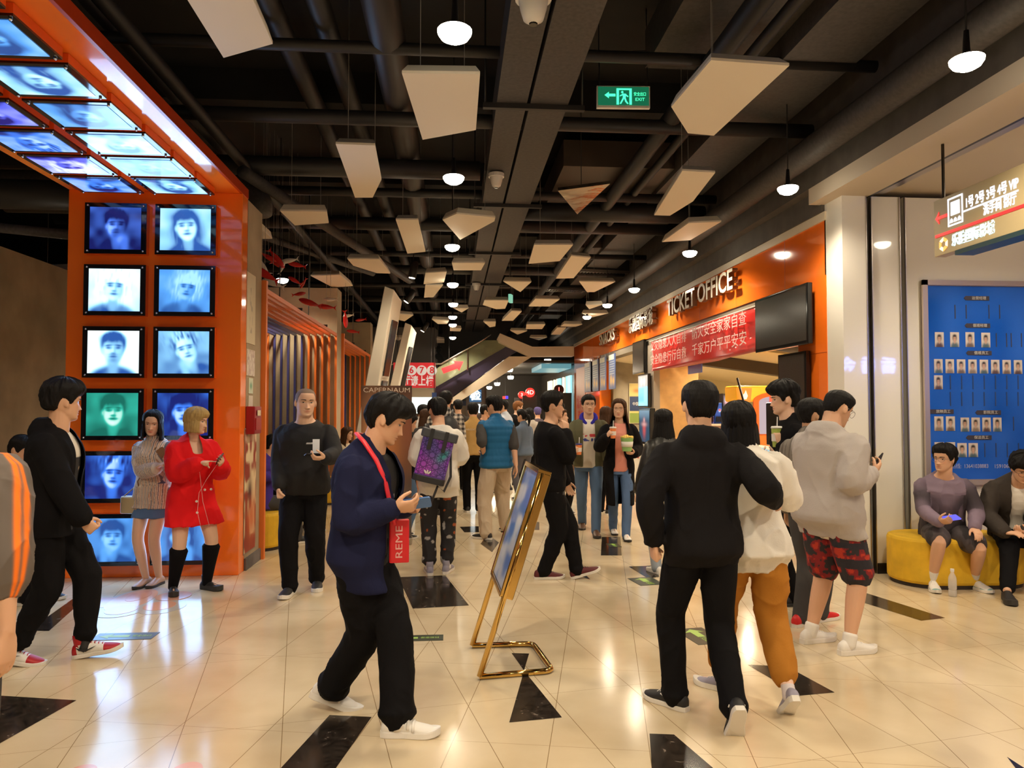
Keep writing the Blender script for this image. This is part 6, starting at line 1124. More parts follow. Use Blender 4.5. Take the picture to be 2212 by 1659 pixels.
# ---- couple seen from behind
p=Person('person in black hooded jacket seen from behind, arm around a long haired woman',(1520,1560),-2,H=1.735,wb=1.05,wl=1.0,lean=3,twist=-4,hp=4,hr=3,vox=.0048,face=0,LF=('px',1458,1528,38,0),RF=('ball',1588,1590,-4,58),
 RA=dict(px=(1672,1082),dy=-.02,e=(.6,-.9,-.6),f=(.55,.75,-.2),n=(-.7,.3,-.2),pose='relax'),LA=dict(px=(1412,1172),dy=.0,e=(-1,-.6,-.1),f=(.1,.25,-1),n=(1,.2,.1),pose='fist'),skin=SK)
p.hair('short',hb,top=.024,sides=.016,back=.017,mess=.004,nape=-.072,seed=2); p.top('hooded_jacket',blk2,ease=.032,hem=.455,sr=1.12,collar='hood',wr=.010,seed=6,cuff=.018); p.pants('trousers',blk,r=(.098,.078,.066),wr=.008,stack=1,seed=8)
p.shoes(shb,rub,laces=rub,toe=1); p.socks(blk,.10,.042)
for (b,Rf,pv) in p.feet:
    for sg in (-1,1): mb=MB(); mb.tube([b+Rf@(V(sg*.037,-.045,.055)*p.k-pv),b+Rf@(V(sg*.0385,.0,.060)*p.k-pv),b+Rf@(V(sg*.038,.035,.052)*p.k-pv),b+Rf@(V(sg*.040,.065,.066)*p.k-pv)],.004,6); mb.build('side_stripe',rub,p.o,True)
p=Person('person with long black hair, white shirt and rust cropped trousers, held by man in black',(1628,1515),-6,H=1.635,fem=1,wb=1.10,wl=1.05,lean=3,side=-6,hr=-6,hp=2,vox=.0055,face=0,LF=('px',1560,1492,45,0),RF=('ball',1700,1543,2,42),RA=dict(w=(.18,.30,1.15),e=(.8,-.3,-.6),f=(-.6,.7,.2),n=(-.5,.2,-.6)),LA=dict(w=(-.05,.32,1.10),e=(-.9,-.2,-.5),f=(.6,.7,.1),n=(.3,.2,-.8)),skin=SKP)
p.hair('long',hb,L=.56,wd=.128,top=.022,sides=.016,back=.02,fringe=.05,seed=7); p.top('shirt',wht,ease=.030,hem=.435,sr=1.3,collar='shirt',flare=.05,wr=.013,seed=3); p.pants('trousers',brown,r=(.105,.092,.078),ln=.74,wr=.012,seed=9); p.socks(mat('sock_pale',(.62,.56,.58),.8),.03,.036); p.shoes(sgr_,rub,laces=rub,chunky=.6)
# ---- grey hoodie man with patterned shorts, right
def shorts(q):
    n=len(q['x']); c=rgb((.02,.016,.02),n); nn=vnoise(q['co']*[22,22,22],5)+.5*vnoise(q['co']*[50,50,50],6); m=(nn>-.05); c[m]=(.20,.008,.012); c[nn>.45]=(.42,.03,.012); right=q['co'][:,0]>.04; z=q['co'][:,2]; st=(np.sin((z-.02)*2*np.pi/.135)>.05)&(z<.735); c[right&st]=(.016,.014,.022); return c
p=Person('person with glasses in grey hooded sweatshirt and red-black shorts, looking at phone by white wall',(1790,1405),-62,H=1.735,wb=1.17,wl=1.15,lean=4,hy=-14,hp=24,nk=18,vox=.0048,LF=('px',1752,1388,-12,0),RF=('px',1835,1413,-16,0),
 RA=dict(px=(1886,1022),dy=-.10,e=(.3,-.6,-1),f=(-.05,.85,.45),n=(-.8,-.1,.5),pose='phone'),LA=dict(w=(-.10,.36,1.06),e=(-.8,-.6,-.5),f=(.5,.8,.2),n=(.6,-.2,.6),pose='phone'),skin=SK)
p.hair('short',hb,top=.016,sides=.006,back=.007,mess=.002,nape=-.055,fringe=.055,seed=3); p.glasses(mat('glasses_wire',(.20,.18,.20),.3,.8),.026,.0012); p.top('hooded_sweatshirt',grey,ease=.042,hem=.425,flare=.07,sr=1.15,collar='hood',wr=.011,seed=12,cuff=.02); p.top('undershirt',wht,ease=.018,hem=.415,sl=0,wr=.003,up=.50,collar='none'); p.pants('shorts',pat,r=(.106,.100,.100),ln=-.03,wr=.007,paint=shorts,vox=.007,waist=.485); p.socks(leather,.045,.046); p.shoes(leather,rub,laces=leather,chunky=.5)
o=MB(); c,F=p.at(.455*p.H); 
M=p.frame(1,(.0,.035,.010)); phone('phone with green lit screen held by the grey hoodie man',M,scr=emis('phone_green',(.10,.22,.06),.8))
# ---- knit sweater man and the drinking man behind them
def knitp(q): n=len(q['x']); c=rgb((.19,.165,.14),n); s_=np.sin(q['x']*2*np.pi/.05); c[(s_>.55)]=(.12,.10,.085); return c
p=Person('person with glasses and beard in grey cable-knit sweater behind the grey hoodie man',(1752,1346),-58,H=1.665,wb=1.0,lean=3,hy=-26,hp=2,vox=.0055,LF=('px',1728,1352,0,0),RF=('px',1772,1342,-8,0),RA=dict(w=(.20,.2,.85),e=(.5,-1,-.3)),skin=SKD)
p.hair('short',hb,top=.026,sides=.012,back=.016,mess=.005,seed=6,burn=-.045); p.glasses(); p.top('sweater',pat,ease=.026,hem=.50,collar='stand',wr=.005,paint=knitp,vox=.007); p.pants('trousers',char,r=(.090,.070,.058)); p.shoes(mat('shoe_bright_red',(.62,.012,.015),.5),rub,laces=rub); p.socks(char,.1,.04)
p=Person('person in black drinking from a cup through a straw behind the knit sweater man',(1712,1302),78,H=1.80,lean=2,hy=0,hp=4,vox=.006,LA=dict(px=(1688,962),dy=-.12,e=(-.6,-.3,-1),f=(.05,.15,1),n=(.8,.3,.0),pose='cup'),RA=dict(px=(1678,992),dy=-.22,e=(.6,-.6,-.6),f=(-.1,.9,.35),n=(-.6,-.2,.7),pose='phone'),skin=SKL)
p.hair('short',hb,top=.05,sides=.022,back=.028,mess=.016,fringe=.040,seed=15); p.top('jacket',blk,ease=.030,hem=.46,collar='hood'); p.pants('trousers',blk); p.shoes(shb,rubd)
M=p.frame(0,(0,-.02,.025)); cup('pale green drink cup with white lid at the lips of the drinking man',M,mat('cup_green',(.38,.48,.10),.35),.16,.044)
M=p.frame(1,(0,.03,.006)); phone('white lit phone held low by the drinking man',M,mat('phone_white',(.7,.7,.72),.3),emis('phone_white_lit',(.35,.65,.75),.8))
# ---- left foreground: striped sleeve, black jacket with red sneakers
a=WY(38,1100,2.62)
def stripes(q): n=len(q['x']); c=rgb((.125,.10,.085),n); an=q['ang']; g=lambda m: sig(6.5-abs(an-m),.8); m_=((q['arm']>=0)*(g(-25)+g(-6))).clip(0,1)[:,None]; c=c*(1-m_)+np.array((.95,.20,.008))*m_; sh=(q['arm']<0)&(q['z']>.76)&(q['x']>.07)&(((q['y']>-.055)&(q['y']<-.038))|((q['y']>-.028)&(q['y']<-.011))); c[sh]=(.95,.20,.008); return c
p=Person('person in grey sweatshirt with orange sleeve stripes cut by the left edge of the picture',(a.x-.245,2.62,0),-6,H=1.76,wb=1.05,wl=1.18,lean=3,vox=.005,face=0,LF=(-.11,.25,5,0),RF=(.015,-.12,-4,14),RA=dict(w=(.26,-.03,.80),e=(.3,-1,0),f=(-.04,.05,-1),n=(-1,.1,0),pose='relax'),skin=SK)
p.hair('short',hb); p.top('sweatshirt',pat,ease=.034,hem=.47,sl=.70,sr=1.25,collar='hood',wr=.010,paint=stripes,vox=.0048,cuff=.042); p.pants('trousers',char,r=(.086,.064,.055)); p.shoes(leather,rub)
def inner(q): n=len(q['x']); c=rgb((.02,.018,.02),n); c[q['z']>.735]=(.70,.64,.55); nn=vnoise(q['co']*[25,25,25],3); c[(nn>.35)&(q['z']<.70)]=(.55,.42,.28); return c
redwhite=lambda v: not(v[1]>.105 or v[1]<-.035 or v[2]>.085)
p=Person('person in black jacket and red-white high sneakers walking right at left',(115,1432),-84,H=1.765,lean=3,hy=38,hp=3,nk=14,vox=.005,LF=('px',188,1420,4,-8),RF=('ball',62,1436,0,10),RA=dict(px=(186,1138),dy=-.12,e=(.4,-1,0),f=(.0,.75,-.75),n=(-1,.2,.0),pose='fist'),LA=dict(w=(-.24,.0,.86),e=(-.4,-1,0)),skin=SK)
p.hair('short',hb,top=.046,sides=.022,back=.030,mess=.012,fringe=.045,seed=9,nape=-.055); p.top('t_shirt',pat,ease=.012,hem=.46,sl=.3,paint=inner,vox=.008); p.top('jacket',blk,ease=.034,hem=.45,sr=1.25,collar='hood',open_=lambda q:(abs(q['x'])<.055)&(q['y']>0),wr=.009,seed=2); p.pants('trousers',blk,r=(.100,.085,.062),ln=.84,stack=1,wr=.010); p.socks(shb,.055,.038); p.shoes(srd,rub,high=.8,acc=(leather,redwhite),laces=srd)
for (b,Rf,pv) in p.feet: mb=MB(); mb.prism([(-.03,.052),(.01,.038),(.075,.066),(.015,.050),(-.02,.060),(-.045,.075)],.0,.003,0,Matrix(((0,0,1,.041),(1,0,0,0),(0,1,0,0),(0,0,0,1)))); mb.v=[tuple(b+Rf@(np.array(v)*p.k-pv)) for v in mb.v]; mb.build('swoosh',shb,p.o)
# ---- the two women at the portal
def strp(q):
    n=len(q['x']); c=rgb((.66,.56,.46),n); u=np.where(q['arm']>=0,q['arm']*.30,q['x']*1.1); t_=np.mod(u,.032); c[t_<.007]=(.16,.15,.18); c[(t_>.016)&(t_<.023)]=(.46,.26,.17); band=(q['z']<.675)&(q['z']>.585)&(q['arm']<0); c[band]=(.075,.09,.16); return c
p=Person('person with black bob in striped shirt and denim skirt holding a phone, by the portal',(328,1263),168,H=1.585,fem=1,lean=3,hy=22,hp=13,hr=-5,vox=.0055,LF=('px',343,1263,0,0),RF=('px',315,1265,0,0),LA=dict(px=(372,1004),dy=-.20,e=(-.6,-.2,-1),f=(.5,.3,.75),n=(.5,-.6,.2),pose='phone'),RA=dict(px=(338,1012),dy=-.24,e=(.9,-.1,-.8),f=(-.7,.3,.45),n=(-.2,-.3,-.8),pose='relax'),skin=SKL)
p.hair('bob',hb,L=.185,wd=.098,top=.02,sides=.014,back=.018,fringe=.084,seed=5); p.top('shirt',pat,ease=.028,hem=.44,sr=1.25,collar='shirt',paint=strp,vox=.005,wr=.008,flare=.06); p.skirt('skirt',denim,hem=.385,ease=.016,flare=.03); p.shoes(mat('shoe_nude',(.45,.26,.16),.45),rubd)
M=p.frame(0,(0,.03,.008)); phone('brown cased phone held up by the woman in the striped shirt',M,mat('phone_brown',(.22,.12,.06),.4))
c,F=p.at(.475*p.H); bw=p.world(c+F@V(.175,.06,-.03)); t=thing('shoulder_bag','small khaki shoulder bag hanging at the side of the striped shirt woman','bag',bw,R(168)); kh=mat('bag_khaki',(.42,.33,.19),.5); mb=MB(); mb.rbox((-.095,-.04,-.075),(.095,.04,.075),.02); mb.build('body',kh,t,bev=.008); mb=MB(); mb.rbox((-.098,-.048,-.02),(.098,.03,.080),.02); mb.build('flap',kh,t,bev=.006)
W2=lambda v: tuple(Matrix.Rotation(R(-168),3,'Z')@(p.world(v)-bw)); sp=lambda z,x,y: (lambda a:a[0]+a[1]@V(x,y,0))(p.at(z*p.H)); mb=MB(); mb.tube([(-.09,0,.07),W2(sp(.60,.07,.135)),W2(sp(.70,-.03,.135)),W2(sp(.79,-.08,.09)),W2(sp(.825,-.085,.0)),W2(sp(.79,-.07,-.09)),W2(sp(.65,.06,-.125)),(.09,0,.07)],.006,6); mb.build('strap',mat('strap_brown',(.18,.10,.05),.5),t); mb=MB(); mb.lathe([(.006,-.16),(.013,-.12),(.006,-.08)],10,0,Matrix.Translation((-.09,-.045,0))); mb.build('tassel',mat('tassel_red',(.6,.03,.03),.6),t)
p=Person('person with short blonde hair in red coat and tall black boots holding a phone',(408,1277),-140,H=1.60,fem=1,wb=1.02,wl=1.12,lean=2,hy=44,hp=6,vox=.0052,RF=('px',374,1282,-18,0),LF=('px',447,1273,22,0),RA=dict(px=(428,1000),dy=-.26,e=(.9,-.4,-.8),f=(-.55,.75,.1),n=(-.3,.2,-.8),pose='point'),LA=dict(px=(476,1005),dy=-.16,e=(-.9,-.4,-.8),f=(.2,.75,.35),n=(.6,-.3,.6),pose='phone'),skin=SKL)
p.hair('bob',hblo,L=.135,wd=.104,top=.028,sides=.018,back=.022,fringe=.042,seed=8,mess=.007); p.top('coat',red,ease=.040,hem=.365,sr=1.25,collar='shirt',flare=.13,wr=.010,seed=4,open_=lambda q:(abs(q['x']-.01)<.04)&(q['y']>0)&(q['z']>.76)); p.socks(blk,.33,.060); p.shoes(shb,rubd,high=.9,chunky=1.6)
bt=mat('button_white',(.8,.76,.7),.3)
for z,x in ((.56,-.10),(.56,-.045),(.50,.03),(.44,.03)): c=L2=sp2=(lambda a:a[0]+a[1]@V(x,.175+(.56-z)*.25,0))(p.at(z*p.H)); mb=MB(); v,f=ball(c,.011); mb.add(v,f); mb.build('button',bt,p.o,True)
mb=MB(); c=p.arms[1]['w']; g=lambda z,x,y: (lambda a:a[0]+a[1]@V(x,y,0))(p.at(z*p.H)); mb.tube([p.arms[0]['c'],g(.62,-.03,.24),g(.55,.03,.24),g(.45,.05,.26),g(.36,.02,.27),g(.37,-.05,.27),g(.5,.0,.25),g(.66,.02,.22),g(.74,.02,.16)],.0022,6); mb.build('earphone_cord',mat('cord_pink',(.75,.35,.33),.4),p.o,True)
M=p.frame(1,(0,.03,.008)); 
M=p.frame(0,(0,.03,.008)); phone('dark phone held by the woman in the red coat',M)
# ---- bald man in black
def sw(q): n=len(q['x']); c=rgb((.006,.005,.006),n); return sel(c,(.6,.6,.6),(abs(q['x']+.085)<.028)&(abs(q['z']-.738)<.0035)&(q['y']>0))
p=Person('person with shaved head in black sweatshirt walking towards us, holding a receipt',(655,1288),176,H=1.775,wb=1.22,wl=1.12,lean=2,hy=26,hp=2,hr=-2,hs=1.06,vox=.0052,RF=('px',627,1284,-4,0),LF=('px',685,1268,14,6),LA=dict(px=(703,990),dy=-.26,e=(-1,-.4,-.7),f=(.75,.5,.05),n=(.2,-.2,.9),pose='phone'),RA=dict(px=(603,1052),dy=-.02,e=(.7,-.8,0),f=(-.1,.15,-1),n=(-1,.2,0),pose='fist'),skin=SKL)
p.stubble(); p.top('sweatshirt',pat,ease=.026,hem=.475,sr=1.12,belly=.05,wr=.006,paint=sw,seed=3); p.pants('trousers',blk,r=(.100,.082,.062),stack=1,wr=.008); p.socks(blk,.08,.04); p.shoes(shb,rub,laces=shb,chunky=.3)
M=p.frame(0,(0,.01,.008)); phone('dark phone held at the waist by the man with shaved head',M); t=thing('receipt','white paper slip standing in the fingers of the man with shaved head','paper',M@Vector((.0,-.02,.03)),R(15)); mb=MB(); mb.box((-.028,-.001,-.02),(.028,.001,.10)); mb.build('sheet',mat('paper_white',(.72,.76,.85),.6),t)
tx=cloth('print_white',(.6,.6,.6))
for h,kn,a_ in (p.legs[1],): text('leg_print','46\n45',tx,p.o,FX(h+(kn-h)*.30+V(.070,.062,0),(.75,1,0)),.055,.003); mb=MB(); mb.lathe([(.03,0),(.03,.003)],6,0,FX(h+(kn-h)*.55+V(.062,.056,-.01),(.75,1,0))); mb.build('leg_patch',tx,p.o)
# ---- white t-shirt with geometric backpack
def cargo(q): n=len(q['x']); c=rgb((.014,.012,.014),n); nn=vnoise(q['co']*[18,18,26],8); c[nn>.52]=(.30,.28,.27); c[nn<-.72]=(.35,.08,.02); return c
p=Person('person in white t-shirt and black printed trousers seen from behind with purple backpack',(947,1238),2,H=1.70,wb=1.0,lean=2,hy=16,hp=16,vox=.0058,face=0,LF=('px',928,1240,4,0),RF=('px',965,1237,-14,0),LA=dict(px=(905,1052),dy=.05,e=(-.5,-1,0),f=(0,.3,-1),n=(1,.2,0)),RA=dict(w=(.16,.30,.98),e=(.6,-.6,-.5)),skin=SK)
p.hair('short',hb,top=.026,sides=.016,back=.018,seed=12); p.top('t_shirt',wht,ease=.040,hem=.432,sl=.44,sr=1.3,sle=.034,wr=.009,seed=7); p.pants('trousers',pat,r=(.098,.082,.066),ln=.86,stack=1,wr=.010,paint=cargo,vox=.008); p.socks(wht,.07,.038); p.shoes(sgr_,rub,high=.5,laces=rub)
def geo(u,v):
    s_=np.array([.10,.09,.36]); c=np.ones(u.shape+(3,))*s_; g=sig(np.sin(u*5+v*4+.5),3); c=mixc(c,(.26,.04,.50),g); c=mixc(c,(.02,.34,.33),ell(u,v,.78,.52,.22,.10,.3,40)); c=mixc(c,(.42,.08,.55),ell(u,v,.3,.15,.3,.2,.5))
    a=6.0; x=u*2.2; y=v*3.2; ln=np.zeros_like(u)
    for d in (0,60,120): t_=(x*math.cos(R(d))+y*math.sin(R(d)))*2.2; ln=np.maximum(ln,np.exp(-((np.mod(t_,1)-.5)/.05)**2)); t2=(x*math.cos(R(d+30))+y*math.sin(R(d+30)))*2.2*.577*2; ln=np.maximum(ln,.8*np.exp(-((np.mod(t2,1)-.5)/.05)**2))
    return mixc(c,(.015,.012,.05),np.clip(ln,0,1)*.9)
c,F=p.at(.68*p.H); Bp=p.world(c+F@V(-.045,-.25,-.02)); t=thing('backpack','purple geometric roll-top backpack hanging from one shoulder of the white t-shirt man','backpack',Bp,R(2)); Mr=Matrix.Rotation(R(14),4,'Y'); bb=mat('bag_black',(.02,.02,.022),.5)
mb=MB(); mb.rbox((-.15,-.06,-.24),(.15,.075,.20),.04,0,Mr); mb.build('body',mat('bag_purple',(.12,.05,.35),.35),t,bev=.012); picture('front_panel',geo,.285,.40,120,160,picmat('bag_print',rough=.25,lit=False),t,Mr@FX((0,-.0625,.02))); mb=MB(); mb.rbox((-.155,-.068,-.25),(.155,.08,-.19),.04,0,Mr); mb.build('base',bb,t,bev=.006)
mb=MB(); mb.rbox((-.175,-.075,.17),(.175,.05,.255),.02,0,Mr); mb.build('roll_top',mat('bag_slate',(.06,.065,.075),.5),t,bev=.012)
for x in (-.075,.065): mb=MB(); mb.box((x-.018,-.080,.06),(x+.018,-.062,.26),0,Mr); mb.build('strap_tab',bb,t)
q_=lambda z,x,y: tuple(Matrix.Rotation(R(-2),3,'Z')@(p.world((lambda a:a[0]+a[1]@V(x,y,0))(p.at(z*p.H)))-Bp)); mb=MB()
for dx in (-.014,0,.014): mb.tube([Mr@Vector((-.03,.03,.22)),q_(.80,-.105+dx,-.165),q_(.842,-.115+dx,-.06),q_(.835,-.13+dx,.04),q_(.76,-.15+dx,.14),q_(.62,-.17+dx,.12),q_(.55,-.16+dx,-.06),Mr@Vector((-.14,.06,-.18))],.012,6)
mb.build('shoulder_strap',bb,t,True); mb=MB(); mb.tube([Mr@Vector((.14,.05,.1)),Mr@Vector((.20,.03,-.15)),Mr@Vector((.17,.0,-.30)),Mr@Vector((.10,-.01,-.26)),Mr@Vector((.07,.02,-.5))],.012,8); mb.build('loose_strap',bb,t,True)
for dx,an in ((-.02,-35),(0,0),(.02,35)): mb=MB(); v,f=ball((0,0,.018),(.008,.002,.020)); mb.add(v,f,0); mb.v=[tuple(Mr@(Vector((-.03+dx*.5,-.066,-.165))+Matrix.Rotation(R(an),3,'Y')@Vector(w_))) for w_ in mb.v]; mb.build('leaf_emblem',rub,t)
# ---- blue padded vest
def vest(q): n=len(q['x']); return rgb((.012,.115,.27),n)
p=Person('person with glasses in blue padded vest and beige trousers, side-on in the crowd',(1072,1163),14,H=1.755,wb=1.08,lean=3,hy=34,hp=6,vox=.006,LF=('px',1050,1165,40,0),RF=('px',1093,1150,0,10),LA=dict(px=(1046,984),dy=.16,e=(-.6,-1,-.5),f=(-.3,.9,.1),n=(.8,0,.5),pose='phone'),RA=dict(px=(1118,1030),dy=0,e=(.5,-1,0)),skin=SK)
p.hair('short',hb,top=.03,sides=.016,back=.02,mess=.008,seed=20); p.glasses(); p.top('shirt',char,ease=.020,hem=.5,sl=.56,sr=1.2,vox=.010)
rg=p.tors(.485*p.H,.845*p.H,.030,64); n_=len(rg)
for i in range(n_): c=rg[i].mean(0); rg[i]=c+(rg[i]-c)*(1+.045*abs(math.sin(i/n_*math.pi*8))*(1 if i<58 else 0))
c,F=p.at(.842*p.H); me=union([loft(rg),limb([c+F@V(0,-.012,-.03),c+F@V(0,-.006,.035)],[.095,.078],20,2)]+[ball(A['sh']+V(-A['sg']*.02,0,.0),(.075,.075,.08)) for A in p.arms],.009,'vest',1); p.finish(me,'vest',blue,.003,.009,None,None,None,3,1.5)
p.pants('trousers',beige,r=(.108,.094,.074),wr=.012,seed=4); p.shoes(shb,rub,laces=rub); p.socks(blk,.06,.04)
# ---- man in black with hand at the mouth
p=Person('person with glasses all in black striding right with a hand at the mouth',(1212,1250),-84,H=1.75,wb=1.04,wl=1.06,hyo=-.10,lean=2,hy=-4,hp=-2,vox=.0058,RF=('px',1172,1251,0,0),LF=('px',1252,1250,-6,-16),RA=dict(px=(1222,934),dy=-.13,e=(.25,.3,-1),f=(-.25,.05,1),n=(-.9,-.4,0),pose='phone'),LA=dict(w=(-.2,.10,.88),e=(-.4,-1,-.2)),skin=SK)
p.hair('short',hb,top=.036,sides=.009,back=.012,fringe=.062,seed=17,nape=-.06); p.glasses(); p.top('sweatshirt',blk,ease=.034,hem=.475,sr=1.2); p.top('undershirt',char,ease=.028,hem=.455,sl=0,wr=.003,up=.52,collar='none'); p.pants('trousers',blk,r=(.104,.088,.060),wr=.010,stack=1); p.socks(mat('skin_ankle',SK,.6),.03,.036)
p.shoes(mat('shoe_maroon',(.10,.008,.012),.6),rub,laces=shb)
# ---- couple with drinks
def bom(q): n=len(q['x']); c=rgb((.105,.10,.05),n); c[(q['z']<.492)&(np.mod(q['z'],.012)<.005)]=(.5,.45,.35); return c
def tee2(q): n=len(q['x']); c=rgb((.70,.64,.56),n); f=(q['y']>.02)&(abs(q['x'])<.10); nn=vnoise(q['co']*[45,45,30],4); c[f&(abs(q['z']-.715)<.012)&(nn>-.1)]=(.55,.05,.06); c[f&(abs(q['z']-.685)<.012)&(nn>-.25)]=(.04,.06,.30); return c
p=Person('person with glasses in olive bomber jacket holding an orange drink',(1272,1152),172,H=1.80,wb=1.0,lean=2,hy=8,vox=.0065,RF=('px',1258,1140,-4,8),LF=('px',1287,1158,4,0),RA=dict(px=(1238,976),dy=-.22,e=(.8,-.5,-.7),f=(-.3,.8,.3),n=(-.9,-.2,.1),pose='cup'),LA=dict(w=(-.26,.02,.90),e=(-.5,-1,0)),skin=SKL)
p.hair('short',hb,top=.020,sides=.010,back=.012,seed=21); p.glasses(mat('glasses_wire',(.20,.18,.20),.3,.8),.024,.001); p.top('t_shirt',pat,ease=.020,hem=.478,sl=.4,paint=tee2,vox=.008,wr=.003); p.top('jacket',pat,ease=.034,hem=.482,sr=1.2,collar='none',paint=bom,open_=lambda q:(abs(q['x']-.0)<.075)&(q['y']>0),cuff=.016)
c,F=p.at(.838*p.H); parts=[limb([c+F@V(x,y,z) for x,y,z in ((-.035,.10,-.05),(-.10,.04,.0),(-.08,-.06,.03),(0,-.09,.03),(.08,-.06,.03),(.10,.04,.0),(.035,.10,-.05))],[.024,.032,.034,.034,.034,.032,.024],10,4)]; me=union(parts,.008,'hood'); p.finish(me,'hood',cloth('cloth_royal',(.035,.03,.36)),.003)
p.pants('trousers',jean,r=(.090,.068,.056),wr=.005,ease=.010,waist=.50); p.shoes(sbr,rubd,high=.4)
M=p.frame(0,(0,0,.0)); 
M=Matrix.Translation(p.world(p.arms[1]['c']+p.arms[1]['n']*.022)); cup('orange drink cup with a white straw held by the man in the bomber jacket',M,mat('cup_orange',(.85,.25,.08),.35),.13,.040,(.04,.04,.22))
p=Person('person with long brown hair in long black coat carrying popcorn and a drink',(1334,1160),178,H=1.715,fem=1,lean=2,hy=-16,vox=.0065,RF=('px',1324,1152,0,6),LF=('px',1352,1166,0,0),LA=dict(px=(1368,980),dy=-.22,e=(-.9,-.4,-.6),f=(.7,.6,.1),n=(.2,-.1,.9),pose='cup'),RA=dict(px=(1310,944),dy=-.24,e=(.9,-.2,-.9),f=(-.35,.5,.6),n=(-.8,-.2,-.1),pose='cup'),skin=SKL)
p.hair('long',hbr,L=.40,wd=.135,top=.022,sides=.016,back=.02,fringe=.078,seed=14); p.glasses(mat('glasses_wire',(.20,.18,.20),.3,.8),.024,.001); p.top('jumper',pink,ease=.016,hem=.475,sl=.9,vox=.009); p.top('coat',blk,ease=.036,hem=.235,sr=1.2,collar='shirt',open_=lambda q:(abs(q['x']+.0)<.070+.02*(q['z']<.5))&(q['y']>0)); p.pants('jeans',denim,ease=.008,waist=.52,r=(.086,.068,.053),wr=.006); p.shoes(leather,rubd,high=1); p.socks(leather,.16,.040)
M=Matrix.Translation(p.world(p.arms[1]['c']+p.arms[1]['n']*.022)); cup('orange drink cup with straw raised by the woman in the black coat',M,mat('cup_orange',(.85,.25,.08),.35),.13,.040)
pw=p.world(p.arms[0]['c']+p.arms[0]['n']*.03+V(.025,.03,-.02)); pw=Vector((pw.x,pw.y,pw.z)); t=thing('popcorn_tub','green paper tub of yellow popcorn held by the woman in the black coat','popcorn tub',pw); mb=MB(); mb.lathe([(.052,-.005),(.056,.0),(.078,.155),(.081,.158)],24); mb.build('tub',mat('tub_green',(.32,.62,.22),.45),t,True); mb=MB(); mb.lathe([(.069,.05),(.076,.115)],24,0,Matrix.Translation((.0,-.0035,0))@Matrix.Scale(.99,4)); mb.build('white_band',mat('tub_white',(.78,.76,.70),.5),t,True); mb=MB(); rr=random.Random(3)
for k in range(70): a_=rr.random()*6.28; r_=.07*math.sqrt(rr.random()); v,f=ball((r_*math.cos(a_),r_*math.sin(a_),.158+.022*(1-r_/.07)+rr.random()*.012),.011+.004*rr.random(),None,6,4); mb.add(v,f)
o=mb.build('popcorn',mat('popcorn_yellow',(.88,.62,.15),.7),t,True); o['kind']='stuff'
# ---- seated men on the yellow bench
def lav(q): n=len(q['x']); c=rgb((.20,.145,.20),n); nn=.5*vnoise(q['co']*[9,9,9],4); d=np.where(q['arm']>=0,sig(.45-abs(q['arm']-.55)+nn*.5,9),sig(abs(q['x'])-.09+nn*.08-(q['z']-.72)*1.2,30)*(q['z']<.76)); return c*(1-d[:,None])+np.array((.035,.027,.035))*d[:,None]
def camo(q): n=len(q['x']); c=rgb((.075,.06,.065),n); nn=vnoise(q['co']*[16,16,16],4); c[nn>.2]=(.035,.028,.03); return c
a=WY(2036,1180,6.60)
p=Person('person with glasses in lavender-black sweater and shorts seated on the yellow bench',(a.x,a.y,0),158,H=1.68,wb=1.06,wl=1.06,hz=.475,lean=15,hy=-44,hp=-2,vox=.0055,RF=('px',2014,1272,-2,0),LF=('px',2104,1272,30,0),RA=dict(px=(2030,1128),dy=-.36,e=(.9,-.4,-.6),f=(-.55,.75,.25),n=(-.5,-.2,.8),pose='phone'),LA=dict(px=(2105,1140),dy=-.42,e=(-.9,-.4,-.4),f=(-.1,.85,-.45),n=(.2,-.4,-.9),pose='knee'),skin=SK)
p.hair('short',hb,top=.040,sides=.012,back=.018,fringe=.062,mess=.011,seed=25); p.glasses(mat('glasses_wire',(.20,.18,.20),.3,.8),.025,.0012); p.top('sweater',pat,ease=.032,hem=.485,sr=1.12,wr=.009,paint=lav,vox=.007,sle=.022); p.pants('shorts',pat,r=(.108,.098,.098),ln=-.12,paint=camo,vox=.009); p.socks(wht,.09,.040); p.shoes(stl,rub,high=.7,acc=(leather,lambda v: -.03<v[1]<.17 and v[2]>.03),laces=leather)
M=p.frame(1,(0,.03,.008)); phone('phone with violet lit edge held by the seated man in lavender',M,emis('phone_violet',(.12,.12,.75),.9))
a=WY(2192,1180,6.45)
p=Person('person in dark jacket and black trousers bent over on the bench at the right edge',(a.x,a.y,0),152,H=1.73,wb=1.08,hz=.48,lean=32,hy=8,hp=30,nk=24,vox=.006,RF=('px',2176,1298,0,0),LF=('px',2252,1290,10,0),RA=dict(px=(2170,1150),dy=-.34,e=(.9,-.2,-.6),f=(-.8,.5,.05),n=(.1,-.2,-.9)),LA=dict(px=(2216,1150),dy=-.36,e=(-.9,-.2,-.6),f=(.6,.6,.1),n=(.2,-.1,.9),pose='phone'),skin=SK)
p.hair('short',hb,top=.046,sides=.018,back=.026,fringe=.05,mess=.014,seed=27); p.glasses(); p.top('t_shirt',wht,ease=.012,hem=.5,sl=.3); p.top('jacket',cloth('cloth_dark_brown',(.045,.037,.032)),ease=.034,hem=.50,sr=1.2,collar='shirt',wr=.010,open_=lambda q:(abs(q['x']-.01)<.055)&(q['y']>0)); p.pants('trousers',blk,r=(.096,.078,.058),ln=.88); p.shoes(shb,rubd,chunky=1)
